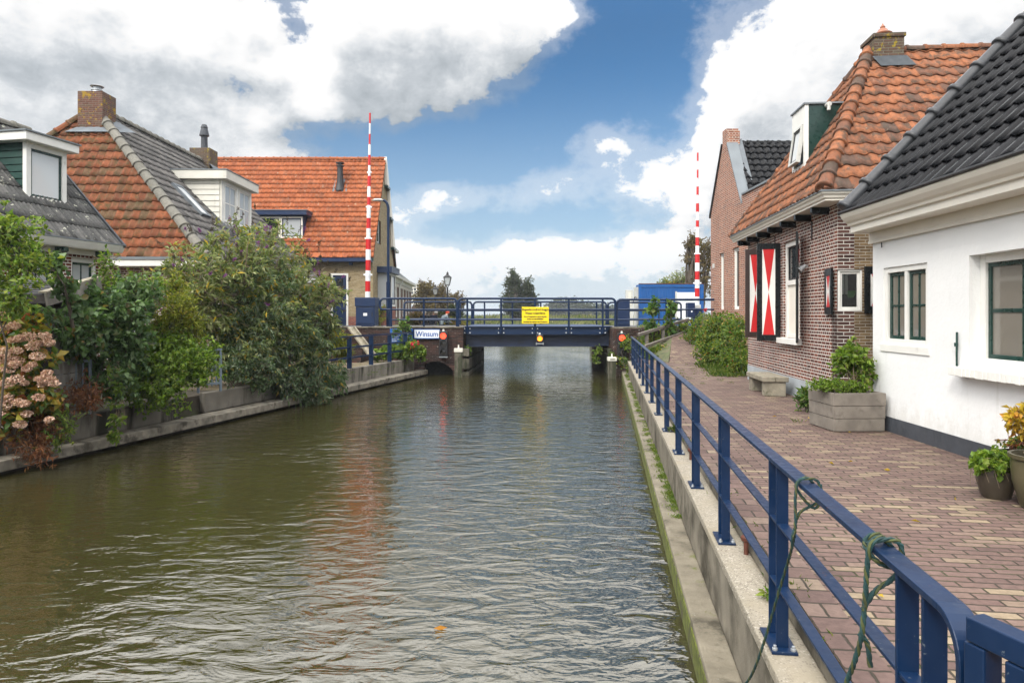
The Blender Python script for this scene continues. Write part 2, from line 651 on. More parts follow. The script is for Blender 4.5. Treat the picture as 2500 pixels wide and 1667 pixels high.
def shrub(name, label, cat, base, blobs, n, lpt, leaf, lm, sm, tl=.35, up=.35, jit=.5, rho=.4, droop=.25, spread=.9, stems=10, sr=.02, seed=1, group=None, twr=.004, tws=160, fold=.3, parts=('foliage', 'stem'), parent=None, bend=.15):
    rng = np.random.default_rng(seed)
    rr = random.Random(seed)
    base = Vector(base)
    t = thing(name, label, cat, base, 0, group) if parent is None else parent
    off = base if parent is None else parent.location.copy()
    st, td, k = twigs_of(rng, blobs, n, tl, up, jit, rho)
    # leaves along the twigs
    f = rng.random((n, lpt))
    P = st[:, None, :] + td[:, None, :] * (f[..., None] * tl)
    P[..., 2] -= (f ** 2) * tl * droop
    D = td[:, None, :] * .55 + rng.normal(size=(n, lpt, 3)) * spread * .6 - np.array([0, 0, droop])
    P, D = P.reshape(-1, 3), D.reshape(-1, 3)
    L = leaf[0] * (.4 + 1.0 * rng.random(len(P)) ** .8) * rng.uniform(.75, 1.2, n)[np.repeat(np.arange(n), lpt)]
    leaf_mesh(parts[0], lm, t, P, D, L, L * leaf[1], rng, off, fold, bend)
    mb = MB()
    bl = [Vector(b[:3]) for b in blobs]
    for i in range(stems):
        c = bl[i % len(bl)]
        b = blobs[i % len(bl)]
        q = c + Vector((rr.uniform(-.6, .6) * b[3], rr.uniform(-.6, .6) * b[4], rr.uniform(-.1, .75) * b[5]))
        s = base + Vector((rr.uniform(-.1, .1), rr.uniform(-.1, .1), 0))
        m1 = s.lerp(q, .4) + Vector((rr.uniform(-.1, .1), rr.uniform(-.1, .1), .12)) * (q - s).length
        mb.tube([s, s.lerp(m1, .6) + Vector((0, 0, .03)), m1, m1.lerp(q, .55), q], [sr, sr * .85, sr * .7, sr * .5, sr * .25], 5)
    for i in range(min(n, tws)):
        a, d = Vector(st[i]), Vector(td[i])
        c = bl[k[i]]
        mb.tube([a.lerp(c, .5), a, a + d * tl - Vector((0, 0, tl * droop * .6))], [twr * 1.6, twr * 1.2, twr * .5], 4, caps=False)
    mb.build(parts[1], sm, t, off=off)
    return t

# ------------------------------------------------------------------ materials
WHITE = mat('white_paint', (.72, .71, .67), .5, var=.05, dirt=(.45, .43, .38), dscale=5, dthr=(.6, .8), bs=.05)
CREAM = mat('cream_paint', (.74, .70, .62), .45, var=.05, bs=.05)
OFFW = mat('weathered_white_boards', (.62, .60, .53), .6, var=.08, dirt=(.36, .35, .29), dscale=3, dthr=(.55, .8), streak=True)
PLASTER, _nt, _b = newmat('white_plaster')
_co = N(_nt, 'TexCoord').outputs['Object']
_z = N(_nt, 'SeparateXYZ', {0: _co}).outputs[2]
_cc = ramp(_nt, noise(_nt, _co, 1.3, 6, .6), [(.3, (.70, .705, .70)), (.7, (.76, .76, .75))])
_cc = mixc(_nt, mrange(_nt, noise(_nt, _co, 3.2, 9, .7), .58, .74, 0, .6), _cc, (.56, .555, .52))
_sp = MA(_nt, 'ADD', _z, MA(_nt, 'MULTIPLY', MA(_nt, 'SUBTRACT', noise(_nt, VM(_nt, 'MULTIPLY', _co, (1, 1, .5)), 7, 9, .75), .5), 1.3))
_cc = mixc(_nt, mrange(_nt, _sp, .12, .48, .28, 0.), _cc, (.42, .40, .33))
_cc = mixc(_nt, mrange(_nt, noise(_nt, VM(_nt, 'MULTIPLY', _co, (1, 1, .06)), 9, 6, .6), .62, .76, 0, .35), _cc, (.50, .49, .44))
setin(_nt, _b, 'Base Color', _cc)
setin(_nt, _b, 'Roughness', .88)
setin(_nt, _b, 'Specular IOR Level', .2)
setin(_nt, _b, 'Normal', bump(_nt, noise(_nt, _co, 12, 7, .65), .55, .012))
PLINTH = mat('dark_grey_plinth', (.045, .05, .06), .7, var=.2, bs=.3, bscale=25)
GREYPL = mat('pale_grey_plinth', (.33, .36, .38), .8, var=.15, bs=.3, bscale=25)
BLACKP = mat('black_gloss_paint', (.006, .0075, .0085), .3, spec=.3, var=.2, bs=.02)
BROWNP = mat('dark_brown_paint', (.03, .017, .014), .4, var=.2)
GREENP = mat('dark_green_paint', (.008, .035, .028), .3, var=.2, bs=.05)
GREEND = mat('dark_green_boards', (.010, .045, .036), .45, var=.25, bs=.1)
REDP = mat('red_paint', (.50, .012, .014), .4, var=.06, bs=.05)
BLUE, _nt, _b = newmat('navy_blue_enamel')
_co = N(_nt, 'TexCoord').outputs['Object']
_cc = ramp(_nt, noise(_nt, _co, 5, 5), [(.3, (.0030, .0145, .044)), (.7, (.0045, .0195, .060))])
_cc = mixc(_nt, mrange(_nt, noise(_nt, VM(_nt, 'MULTIPLY', _co, (1, 1, .35)), 9, 8, .7), .58, .78), _cc, (.022, .036, .068))
_cc = mixc(_nt, mrange(_nt, noise(_nt, _co, 42, 6, .7), .64, .69), _cc, (.10, .12, .14))
_ru = mrange(_nt, noise(_nt, _co, 16, 8, .75), .655, .70)
_cc = mixc(_nt, _ru, _cc, (.085, .028, .014))
setin(_nt, _b, 'Base Color', _cc)
setin(_nt, _b, 'Roughness', mrange(_nt, noise(_nt, _co, 20, 4), .3, .7, .28, .5))
setin(_nt, _b, 'Specular IOR Level', .3)
setin(_nt, _b, 'Normal', bump(_nt, MA(_nt, 'ADD', noise(_nt, _co, 30, 4), MA(_nt, 'MULTIPLY', _ru, .6)), .18, .004))
BLUEBOX = mat('cabinet_blue', (.0050, .020, .066), .42, var=.12, bs=.04)
DEEPBLUE = mat('girder_blue_black', (.006, .015, .045), .5, var=.3)
CONTB = mat('container_blue', (.006, .080, .28), .45, var=.10, bs=.04)
SIGNB = mat('sign_blue', (.006, .09, .36), .4, var=.05, bs=0)
SIGNW = mat('sign_white', (.74, .76, .77), .4, var=.03, bs=0, dirt=(.4, .36, .3), dscale=7, dthr=(.68, .8))
SIGNY = mat('sign_yellow', (.80, .60, .005), .4, var=.03, bs=0)
INK = mat('sign_ink', (.02, .015, .01), .5, var=.05, bs=0)
INKB = mat('sign_ink_blue', (.004, .07, .32), .5, var=.05, bs=0)
STEEL = mat('galvanised_steel', (.36, .38, .40), .45, metal=.6, var=.15)
LEAD = mat('sheet_lead', (.13, .145, .16), .65, spec=.2, var=.2, vs=5, bs=.15, bscale=12)
ZINC = mat('zinc_coping', (.17, .19, .205), .65, spec=.2, var=.1, vs=2)
RUST = mat('rusty_iron', (.11, .035, .02), .85, var=.35, vs=12, bs=.5)
IRON = mat('black_iron', (.015, .015, .017), .5, var=.2)
LIGHTGREY = mat('light_grey_metal', (.5, .5, .47), .5, var=.1, dirt=(.3, .3, .27), dscale=5, dthr=(.55, .75))
GREYRAIL = mat('grey_blue_fence_paint', (.14, .18, .22), .5, var=.2, dirt=(.25, .27, .27), dscale=12, dthr=(.6, .75))
CONC = mat('old_concrete', (.185, .165, .13), .9, spec=.2, var=.35, vs=4, bs=.9, bscale=55, dirt=(.048, .042, .030), dscale=1.9, dthr=(.42, .66))
CONCL = mat('ledge_concrete', (.20, .18, .145), .9, spec=.2, var=.4, vs=5, bs=.9, bscale=50, dirt=(.06, .052, .04), dscale=3.2, dthr=(.48, .66))
CONC2 = mat('stained_garden_wall', (.175, .16, .135), .9, spec=.2, var=.3, vs=2.5, bs=.7, bscale=45, dirt=(.03, .028, .02), dscale=2.2, dthr=(.46, .64), streak=True)
EXPAGG = None
WOODG = mat('grey_weathered_wood', (.20, .185, .165), .85, spec=.2, var=.35, vs=6, bs=.6, bscale=30, dirt=(.085, .075, .06), dscale=5, dthr=(.5, .7), streak=True)
WOODP = mat('planter_oak', (.185, .163, .138), .85, spec=.2, var=.25, vs=5, bs=.5, bscale=40, dirt=(.12, .105, .09), dscale=6, dthr=(.5, .75))
WOODB = mat('bench_wood', (.24, .215, .165), .85, spec=.2, var=.3, vs=6, bs=.5, bscale=40, dirt=(.10, .10, .06), dscale=5, dthr=(.5, .7))
WOODD = mat('tarred_dark_boards', (.016, .012, .010), .8, var=.4, vs=5, bs=.5)
WOODR = mat('wooden_handrail', (.13, .115, .10), .8, var=.3, vs=8, bs=.5, bscale=35)
PILE = mat('old_mooring_pile', (.10, .09, .068), .9, var=.4, vs=8, bs=.8, bscale=25, dirt=(.028, .032, .014), dscale=3.5, dthr=(.45, .6), streak=True)
DARK = mat('interior_shade_black', (.012, .012, .012), .9, var=.1, bs=0)  # near-black colour stands in for the shade of unlit interiors
FELT = mat('roofing_felt', (.05, .05, .052), .9, var=.25, bs=.5)
CLAY = mat('glazed_clay', (.26, .085, .035), .4, var=.35, vs=10)
POTG = mat('olive_glazed_pot', (.075, .065, .035), .35, var=.25, vs=5, bs=.1)
POTD = mat('dark_clay_pot', (.05, .04, .028), .45, var=.3, vs=6, bs=.2)
SOIL = mat('soil', (.03, .022, .016), .95, var=.3, bs=.9, bscale=40)
ROPE = None
GLASS = glassmat('window_glass')
GLASSC = glassmat('curtained_glass', (.40, .42, .43), 1.6, .04)
GLASSB = glassmat('glass_with_painted_brick_reflection', (.17, .155, .13), 1.6, .03)  # beige tint stands in for the brick fronts reflected in the panes
GLASSW = glassmat('glass_painted_sky_and_curtain', (.62, .64, .65), 1.6, .04)  # whitish tint stands in for reflected white sky, plus a white curtain
LAMPRED = mat('lit_red_lamp', (.8, .05, .03), .3, var=0, bs=0, emit=((1., .075, .03), 2.6))
LAMPAMB = mat('lit_amber_lamp', (.8, .3, .03), .3, var=0, bs=0, emit=((1., .33, .015), 2.2))
LAMPOFF = mat('unlit_dark_lens', (.02, .018, .016), .15, var=0, bs=0)
BARK = mat('bark', (.085, .065, .048), .9, var=.35, vs=12, bs=.6, bscale=30)
TWIG = mat('pale_twig', (.20, .155, .10), .85, var=.3, vs=10, bs=.3)
TWIGD = mat('dark_twig', (.05, .038, .026), .9, var=.3, vs=10, bs=.3)

# clear glass for the corner window: see-through with a reflection
GCLEAR, _nt, _b = newmat('clear_glass')
_tr = N(_nt, 'BsdfTransparent', {0: (.9, .93, .92, 1)})
_gl = N(_nt, 'BsdfGlossy', {'Color': (1, 1, 1, 1), 'Roughness': .02})
_fr = N(_nt, 'Fresnel', {0: 1.7})
_mx = N(_nt, 'MixShader', {0: _fr.outputs[0], 1: _tr.outputs[0], 2: _gl.outputs[0]})
_nt.links.new(_mx.outputs[0], _nt.nodes['Material Output'].inputs[0])

# washed concrete with pebbles
EXPAGG, _nt, _b = newmat('washed_aggregate_concrete')
_co = N(_nt, 'TexCoord').outputs['Object']
_vo = N(_nt, 'TexVoronoi', {'Vector': _co, 'Scale': 85., 'Randomness': 1.})
_cc = ramp(_nt, N(_nt, 'SeparateXYZ', {0: _vo.outputs['Color']}).outputs[0], [(0, (.09, .075, .055)), (.35, (.20, .172, .128)), (.7, (.26, .228, .18)), (1, (.44, .41, .35))])
_cc = mixc(_nt, mrange(_nt, _vo.outputs['Distance'], .3, .6), _cc, (.26, .23, .18))
_cc = mixc(_nt, mrange(_nt, noise(_nt, _co, 1.8, 7, .65), .46, .7), _cc, (.25, .215, .155))
_cc = mixc(_nt, mrange(_nt, noise(_nt, _co, 3.1, 7, .7), .6, .75), _cc, (.10, .09, .06))
setin(_nt, _b, 'Base Color', _cc)
setin(_nt, _b, 'Roughness', .85)
setin(_nt, _b, 'Normal', bump(_nt, _vo.outputs['Distance'], -.5, .008))

# mossy ledge: concrete with green growth in patches
MOSSY, _nt, _b = newmat('mossy_ledge_concrete')
_co = N(_nt, 'TexCoord').outputs['Object']
_cc = ramp(_nt, noise(_nt, _co, 3, 8, .65), [(.25, (.10, .085, .06)), (.5, (.19, .165, .12)), (.75, (.27, .24, .18))])
_cc = mixc(_nt, mrange(_nt, noise(_nt, _co, 1.6, 8, .7), .5, .66), _cc, (.045, .038, .024))
_cc = mixc(_nt, mrange(_nt, noise(_nt, _co, 30, 5, .8), .64, .72), _cc, (.36, .34, .28))
_cc = mixc(_nt, mrange(_nt, noise(_nt, _co, 2.1, 9, .75), .56, .66), _cc, (.10, .115, .018))
setin(_nt, _b, 'Base Color', _cc)
setin(_nt, _b, 'Roughness', .9)
setin(_nt, _b, 'Normal', bump(_nt, noise(_nt, _co, 35, 7, .7), .8, .012))
MOSSG = mat('wet_green_moss', (.085, .10, .012), .85, var=.5, vs=14, bs=.9, bscale=60, dirt=(.05, .043, .02), dscale=5, dthr=(.5, .62))

# rope: two-tone strands wound as a helix
ROPE, _nt, _b = newmat('green_and_yellow_rope')
_uv = N(_nt, 'TexCoord').outputs['UV']
_s = N(_nt, 'SeparateXYZ', {0: _uv})
_w = MA(_nt, 'FRACT', MA(_nt, 'ADD', MA(_nt, 'MULTIPLY', _s.outputs[1], 24.), MA(_nt, 'MULTIPLY', _s.outputs[0], 3.)))
_cc = ramp(_nt, _w, [(0, (.010, .045, .045)), (.35, (.018, .075, .070)), (.55, (.05, .075, .02)), (.75, (.13, .14, .03)), (.95, (.012, .03, .02))])
setin(_nt, _b, 'Base Color', _cc)
setin(_nt, _b, 'Roughness', .75)
setin(_nt, _b, 'Normal', bump(_nt, MA(_nt, 'SINE', MA(_nt, 'MULTIPLY', _w, 6.283)), .9, .004))

# bricks
PAVE = brickmat('clay_paver_bricks', [(0, (.115, .073, .064)), (.25, (.165, .108, .092)), (.5, (.14, .088, .076)), (.72, (.19, .128, .104)), (.88, (.205, .145, .112)), (.95, (.25, .19, .13)), (1, (.29, .225, .15))],
                (.055, .045, .032), .205, .080, .010, 1., 1., .8, dist=.007, joint=.010, mdirt=(.05, .06, .02))
PAVE_EDGE = brickmat('edge_course_bricks', [(0, (.13, .085, .074)), (.5, (.165, .108, .092)), (.85, (.20, .14, .115)), (1, (.27, .21, .15))], (.05, .042, .03), .20, .17, .012, 1., .7, .8, dist=.008, joint=.012)
PAVE_YEL = brickmat('yellowish_quay_pavers', [(0, (.17, .13, .085)), (.5, (.24, .19, .12)), (1, (.33, .27, .18))], (.07, .065, .03), .21, .07, .010, 1., .6, .85, dist=.006, mdirt=(.07, .085, .02))
BRICK_DK = brickmat('dark_red_brick_white_joints', [(0, (.065, .022, .016)), (.35, (.125, .036, .023)), (.6, (.185, .052, .029)), (.85, (.225, .070, .038)), (1, (.09, .042, .034))], (.72, .68, .62), .215, .066, .0165, .5, .7, .8)
BRICK_QN = brickmat('purple_brown_corner_brick', [(0, (.05, .027, .024)), (.5, (.09, .042, .034)), (1, (.13, .06, .045))], (.60, .57, .52), .22, .066, .0145, 1., .7, .8, patch=(.30, .29, .27), pthr=(.62, .8))
BRICK_YL = brickmat('yellow_brick_old', [(0, (.14, .088, .046)), (.4, (.19, .125, .065)), (.7, (.25, .17, .09)), (1, (.12, .08, .05))], (.40, .37, .31), .20, .056, .010, 1., .7, .85, patch=(.08, .065, .045), pthr=(.56, .75))
BRICK_OR = brickmat('orange_red_brick', [(0, (.20, .065, .035)), (.4, (.28, .09, .048)), (.7, (.33, .12, .06)), (1, (.17, .06, .045))], (.45, .40, .34), .215, .064, .011, .5, .6, .85)
BRICK_PK = brickmat('pinkish_red_brick', [(0, (.20, .058, .028)), (.4, (.30, .088, .040)), (.8, (.35, .125, .062)), (1, (.16, .060, .042))], (.55, .50, .43), .215, .066, .0150, .5, .6, .85)
BRICK_HS = brickmat('yellow_house_brick', [(0, (.26, .195, .10)), (.5, (.33, .25, .135)), (1, (.37, .30, .18))], (.26, .225, .165), .21, .058, .009, 1., .5, .85)
BRICK_CH = brickmat('mossy_chimney_brick', [(0, (.11, .05, .037)), (.5, (.16, .07, .05)), (1, (.12, .08, .055))], (.17, .15, .12), .21, .062, .010, 1., .7, .9, patch=(.30, .19, .018), pthr=(.545, .60), pscale=4.)
BRICK_C2 = brickmat('lichen_covered_chimney_brick', [(0, (.08, .05, .035)), (.5, (.12, .07, .05)), (1, (.10, .08, .06))], (.17, .16, .12), .21, .062, .012, 1., .9, .9, patch=(.27, .20, .02), pthr=(.55, .60), pscale=5.)
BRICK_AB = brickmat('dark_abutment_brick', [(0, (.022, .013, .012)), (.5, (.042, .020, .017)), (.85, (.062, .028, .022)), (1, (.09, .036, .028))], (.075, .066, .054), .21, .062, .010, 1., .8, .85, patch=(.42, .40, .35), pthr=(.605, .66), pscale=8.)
BRICK_RW = brickmat('row_house_brick', [(0, (.07, .034, .026)), (.5, (.11, .052, .038)), (1, (.14, .072, .052))], (.24, .21, .17), .21, .062, .010, 1., .5, .85)
BRICK_PL = brickmat('red_plinth_brick', [(0, (.22, .05, .035)), (1, (.32, .09, .06))], (.3, .27, .22), .21, .062, .011, 1., .5, .85)

# roof tiles
T_RED = tilemat('old_orange_pantiles', [(0, (.18, .070, .036)), (.3, (.255, .096, .045)), (.6, (.295, .115, .054)), (.85, (.19, .080, .046)), (1, (.10, .063, .048))], .85, .2, lichen=(.36, .34, .27), lthr=(.63, .68), lscale=14, moss=(.062, .048, .036), mthr=(.46, .64))
T_HIP = tilemat('weathered_red_pantiles', [(0, (.13, .046, .024)), (.3, (.19, .062, .028)), (.6, (.235, .078, .034)), (.85, (.165, .066, .034)), (1, (.12, .074, .040))], .85, .2, lichen=(.38, .37, .31), lthr=(.68, .73), lscale=7, moss=(.062, .050, .020), mthr=(.44, .66))
T_ORG = tilemat('bright_orange_pantiles', [(0, (.27, .076, .030)), (.4, (.325, .094, .036)), (.8, (.365, .112, .044)), (1, (.24, .085, .042))], .8, .2, lichen=(.38, .33, .24), lthr=(.60, .68), lscale=5, moss=(.16, .055, .024), mthr=(.5, .7), bs=.5)
T_GRY = tilemat('grey_concrete_tiles', [(0, (.085, .08, .076)), (.5, (.12, .112, .105)), (1, (.155, .145, .135))], .85, .25, lichen=(.24, .22, .15), lthr=(.68, .76), lscale=8, moss=(.06, .06, .045), mthr=(.55, .75))
T_COR = tilemat('lichened_grey_sheets', [(0, (.07, .07, .068)), (.5, (.10, .098, .094)), (1, (.125, .12, .115))], .85, .25, lichen=(.42, .42, .34), lthr=(.585, .63), lscale=4.5, moss=(.045, .05, .04), mthr=(.55, .7))
T_BLK = tilemat('black_glazed_tiles', [(0, (.004, .0042, .005)), (.5, (.006, .0062, .0075)), (1, (.009, .0095, .011))], .27, .12, bs=.03)
T_CAPK = tilemat('dark_grey_verge_caps', [(0, (.028, .03, .034)), (1, (.04, .042, .047))], .35, .4, bs=.05)
T_CAPG = tilemat('grey_hip_caps', [(0, (.14, .135, .115)), (1, (.19, .18, .155))], .9, .2, lichen=(.30, .27, .14), lthr=(.62, .7), lscale=6)
T_SLT = tilemat('grey_slates', [(0, (.10, .115, .125)), (1, (.17, .185, .19))], .6, .4)

# leaves
L_BUD = leafmat('buddleia_leaves', [(0, (.08, .115, .034)), (.3, (.155, .195, .065)), (.55, (.22, .255, .10)), (.8, (.33, .335, .17)), (.93, (.20, .18, .07)), (.97, (.42, .28, .02)), (1, (.5, .34, .03))])
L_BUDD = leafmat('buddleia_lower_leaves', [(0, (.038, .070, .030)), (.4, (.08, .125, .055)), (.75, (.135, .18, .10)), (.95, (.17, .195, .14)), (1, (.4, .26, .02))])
L_GRN = leafmat('bright_green_leaves', [(0, (.055, .105, .014)), (.4, (.12, .20, .022)), (.8, (.19, .27, .035)), (1, (.22, .25, .05))])
L_DGR = leafmat('bramble_leaves', [(0, (.034, .072, .024)), (.4, (.072, .13, .045)), (.8, (.12, .185, .072)), (.95, (.14, .19, .09)), (1, (.17, .085, .02))])
L_YEL = leafmat('yellow_green_leaves', [(0, (.10, .13, .015)), (.5, (.19, .215, .025)), (.85, (.28, .275, .035)), (1, (.36, .27, .05))])
L_LIM = leafmat('lime_leaves', [(0, (.075, .135, .02)), (.5, (.14, .22, .035)), (1, (.27, .29, .05))])
L_HYD = leafmat('turning_hydrangea_leaves', [(0, (.04, .085, .018)), (.35, (.10, .15, .025)), (.6, (.26, .22, .03)), (.85, (.34, .20, .04)), (1, (.25, .06, .02))])
L_FERN = leafmat('dead_fern', [(0, (.08, .026, .010)), (.5, (.15, .05, .018)), (1, (.22, .10, .04))], .7, .2)
L_HEDGE = leafmat('hedge_leaves', [(0, (.038, .080, .012)), (.4, (.085, .155, .020)), (.8, (.16, .22, .03)), (.94, (.28, .27, .04)), (1, (.28, .08, .03))])
L_TREE = leafmat('far_tree_leaves', [(0, (.022, .032, .016)), (.5, (.045, .06, .028)), (1, (.09, .10, .045))])
L_BRN = leafmat('autumn_tree_leaves', [(0, (.07, .055, .022)), (.5, (.13, .09, .035)), (1, (.19, .14, .055))])
L_REED = leafmat('reed_blades', [(0, (.12, .15, .05)), (.4, (.20, .23, .08)), (.75, (.31, .30, .16)), (1, (.42, .37, .26))])
L_GRASS = leafmat('grass_blades', [(0, (.04, .085, .012)), (.6, (.09, .15, .02)), (1, (.20, .20, .05))])
L_MAPLE = leafmat('sapling_leaves', [(0, (.04, .10, .02)), (.6, (.09, .17, .03)), (1, (.18, .22, .05))])
PET_PNK = leafmat('faded_pink_petals', [(0, (.36, .19, .14)), (.5, (.56, .36, .28)), (1, (.72, .55, .45))], .8, .2)
PET_PUR = leafmat('purple_florets', [(0, (.12, .03, .14)), (1, (.30, .10, .30))], .8, .2)
PET_BRN = leafmat('withered_flower_spikes', [(0, (.030, .022, .014)), (1, (.075, .055, .035))], .8, .1)
PET_RED = leafmat('red_petals', [(0, (.40, .015, .03)), (1, (.60, .05, .08))], .7, .2)
PET_YL = leafmat('yellow_turning_leaves', [(0, (.40, .26, .02)), (.6, (.50, .36, .04)), (1, (.42, .16, .03))], .6, .3)

# ------------------------------------------------------------------ light, sky, camera
SUN_EL, SUN_AZ = R(42), R(215)              # azimuth clockwise from +Y: behind the camera and to the left
sv = Vector((math.sin(SUN_AZ) * math.cos(SUN_EL), math.cos(SUN_AZ) * math.cos(SUN_EL), math.sin(SUN_EL)))
sl = bpy.data.lights.new('sun', 'SUN')
sl.energy = 2.3
sl.angle = R(11)
sl.color = (1, .95, .87)
so = bpy.data.objects.new('sun', sl)
col.objects.link(so)
so.rotation_euler = sv.to_track_quat('Z', 'Y').to_euler()

w = bpy.data.worlds.new('World')
scene.world = w
w.use_nodes = True
nt = w.node_tree
nt.nodes.clear()
SKYS = .10
tc = N(nt, 'TexCoord').outputs['Generated']
sky = N(nt, 'TexSky', sky_type='NISHITA', sun_disc=False, sun_elevation=SUN_EL, sun_rotation=SUN_AZ, altitude=0., air_density=1., dust_density=.7, ozone_density=2.2)
dirn = VM(nt, 'NORMALIZE', tc)
sx = N(nt, 'SeparateXYZ', {0: dirn})
az = MA(nt, 'ARCTAN2', sx.outputs[0], sx.outputs[1])
el = MA(nt, 'ARCSINE', sx.outputs[2])


def azel(px, py):
    a = math.atan2(px - CX, F)
    return a, math.atan2((HY - py) * math.cos(a), F)


# clouds: patches of density in azimuth / elevation, broken up by fractal noise
BL = [  # px, py, rx, ry, weight  (photo positions turned into sky directions)
    (200, 110, 480, 150, 1.0), (560, 170, 250, 110, .9), (60, 240, 330, 60, .55), (-350, 60, 500, 260, .9), (330, 300, 120, 45, .6),
    (1030, 110, 260, 120, 1.1), (1230, 90, 130, 95, .8), (860, 215, 260, 60, .6), (980, -40, 300, 90, .8), (1360, 45, 60, 30, .45),
    (2060, 190, 300, 130, .9), (2330, 60, 400, 170, 1.0), (1830, 260, 150, 80, .7), (2800, 250, 500, 260, .8),
    (1560, 400, 120, 90, .75), (1450, 330, 70, 55, .6), (1690, 430, 110, 70, .6), (1380, 440, 60, 35, .5), (1090, 475, 60, 38, .62), (1230, 480, 110, 32, .5), (1310, 362, 50, 14, .55),
    (690, 375, 160, 22, .6), (990, 530, 70, 50, .65), (985, 290, 30, 30, .3), (1180, 630, 300, 40, .60), (1560, 630, 260, 40, .5), (1030, 650, 130, 50, .55), (1250, 550, 300, 22, -.3), (1700, 560, 200, 60, .5),
    (710, 50, 55, 110, -.9), (770, 140, 45, 60, -.5), (1500, 150, 190, 130, -.7), (1640, 230, 60, 120, -.6), (1050, 380, 280, 55, -.6), (1280, 290, 150, 60, -.5), (1480, 530, 150, 25, -.35),
    (1310, 600, 90, 50, .5), (1250, 720, 2500, 60, .66), (200, 520, 500, 120, .5), (2300, 480, 500, 140, .6)]


def density_group(nm, det, veil=True):
    g = bpy.data.node_groups.new(nm, 'ShaderNodeTree')
    g.interface.new_socket('P', in_out='INPUT', socket_type='NodeSocketVector')
    g.interface.new_socket('D', in_out='OUTPUT', socket_type='NodeSocketFloat')
    gi, go = g.nodes.new('NodeGroupInput'), g.nodes.new('NodeGroupOutput')
    P = gi.outputs[0]
    tot = None
    for px, py, rx, ry, wt in BL:
        a, e = azel(px, py)
        q = VM(g, 'MULTIPLY', VM(g, 'SUBTRACT', P, (a, e, 0)), (F / rx * .95, F / ry * .95, 0))
        d = VM(g, 'DOT_PRODUCT', q, q)
        b = MA(g, 'MULTIPLY', MA(g, 'POWER', 2.2, MA(g, 'MULTIPLY', d, -1.)), wt * .92)
        tot = b if tot is None else MA(g, 'ADD', tot, b)
    tot = MA(g, 'MINIMUM', tot, 1.25)
    # general cover for the sky that the photograph does not show (behind, beside and overhead)
    n0 = noise(g, VM(g, 'MULTIPLY', P, (1., 1.7, 1)), 2.3, 2, .5)
    sp = N(g, 'SeparateXYZ', {0: P})
    away = mrange(g, MA(g, 'ABSOLUTE', sp.outputs[0]), .9, 1.3)
    up_ = mrange(g, sp.outputs[1], .40, .50)
    if veil:
        tot = MA(g, 'ADD', tot, MA(g, 'MULTIPLY', MA(g, 'MAXIMUM', away, up_), MA(g, 'MAXIMUM', mrange(g, n0, .35, .6, .15, 1.), MA(g, 'MULTIPLY', up_, .95))))
    wp = VM(g, 'MULTIPLY', P, (1., 1.35, 1.))
    n1 = noise(g, wp, 5., min(det, 4), .6, .25)
    dn = MA(g, 'MULTIPLY', MA(g, 'SUBTRACT', n1, .5), 2.0)
    if det > 2:
        n2 = noise(g, VM(g, 'ADD', wp, (3.1, 1.7, .4)), 15., det, .68, .15)
        dn = MA(g, 'ADD', dn, MA(g, 'MULTIPLY', MA(g, 'SUBTRACT', n2, .5), 1.5))
    g.links.new(MA(g, 'ADD', tot, dn), go.inputs[0])
    return g


GFULL, GLITE, GSOFT = density_group('cloud_density', 7), density_group('cloud_density_lite', 5), density_group('cloud_density_soft', 2, False)


def cloud(vec, g):
    nd = nt.nodes.new('ShaderNodeGroup')
    nd.node_tree = g
    nt.links.new(vec, nd.inputs[0])
    return nd.outputs[0]


pv = N(nt, 'CombineXYZ', {0: az, 1: el, 2: 0.}).outputs[0]
d0 = cloud(pv, GFULL)
d1 = cloud(VM(nt, 'ADD', pv, (-.012, .028, 0)), GLITE)
d2 = cloud(VM(nt, 'ADD', pv, (-.03, .085, 0)), GSOFT)
mask = MA(nt, 'MAXIMUM', mrange(nt, d0, .60, .90), MA(nt, 'MULTIPLY', mrange(nt, d0, .12, .66), .30))
lit = MA(nt, 'ADD', MA(nt, 'MULTIPLY', MA(nt, 'SUBTRACT', d0, d1), .55), MA(nt, 'MULTIPLY', MA(nt, 'SUBTRACT', d0, d2), .42))
thick = mrange(nt, d0, .75, 1.9)
soft = mrange(nt, noise(nt, VM(nt, 'ADD', pv, (5.3, 2.2, 0)), 4.2, 4, .55), .42, .68)
under = MA(nt, 'ADD', MA(nt, 'MULTIPLY_ADD', soft, .34, mrange(nt, d2, .45, 1.45)), MA(nt, 'MULTIPLY', mrange(nt, cloud(pv, GSOFT), .95, 1.7), .2))
shade = MA(nt, 'ADD', MA(nt, 'MULTIPLY', lit, MA(nt, 'MULTIPLY_ADD', mrange(nt, el, .05, .2), -.7, 1.5)), MA(nt, 'MULTIPLY_ADD', under, -.48, .92), clamp=True)
shade = MA(nt, 'MAXIMUM', shade, mrange(nt, el, .42, .52, 0., .80))
K = 1.08 / SKYS
cl = ramp(nt, shade, [(0., (.43, .475, .515)), (.35, (.60, .64, .68)), (.62, (.82, .845, .87)), (.85, (1., 1., 1.)), (1., (1.08, 1.08, 1.08))])
cl = mixc(nt, 1., cl, (K * .98, K * .98, K * .98), 'MULTIPLY')
# the blue between the clouds, deeper towards the top
sk = mixc(nt, 1., sky.outputs[0], (.60, .97, 1.18), 'MULTIPLY')
hz = mrange(nt, el, -.04, .36, 1., 0.)
sk = mixc(nt, MA(nt, 'MULTIPLY', hz, .85), sk, (K * .60, K * .735, K * .86))
skc = mixc(nt, mask, sk, cl)
lo = mrange(nt, el, -.01, .13, .7, 0.)
skc = mixc(nt, lo, skc, (K * .66, K * .73, K * .78))
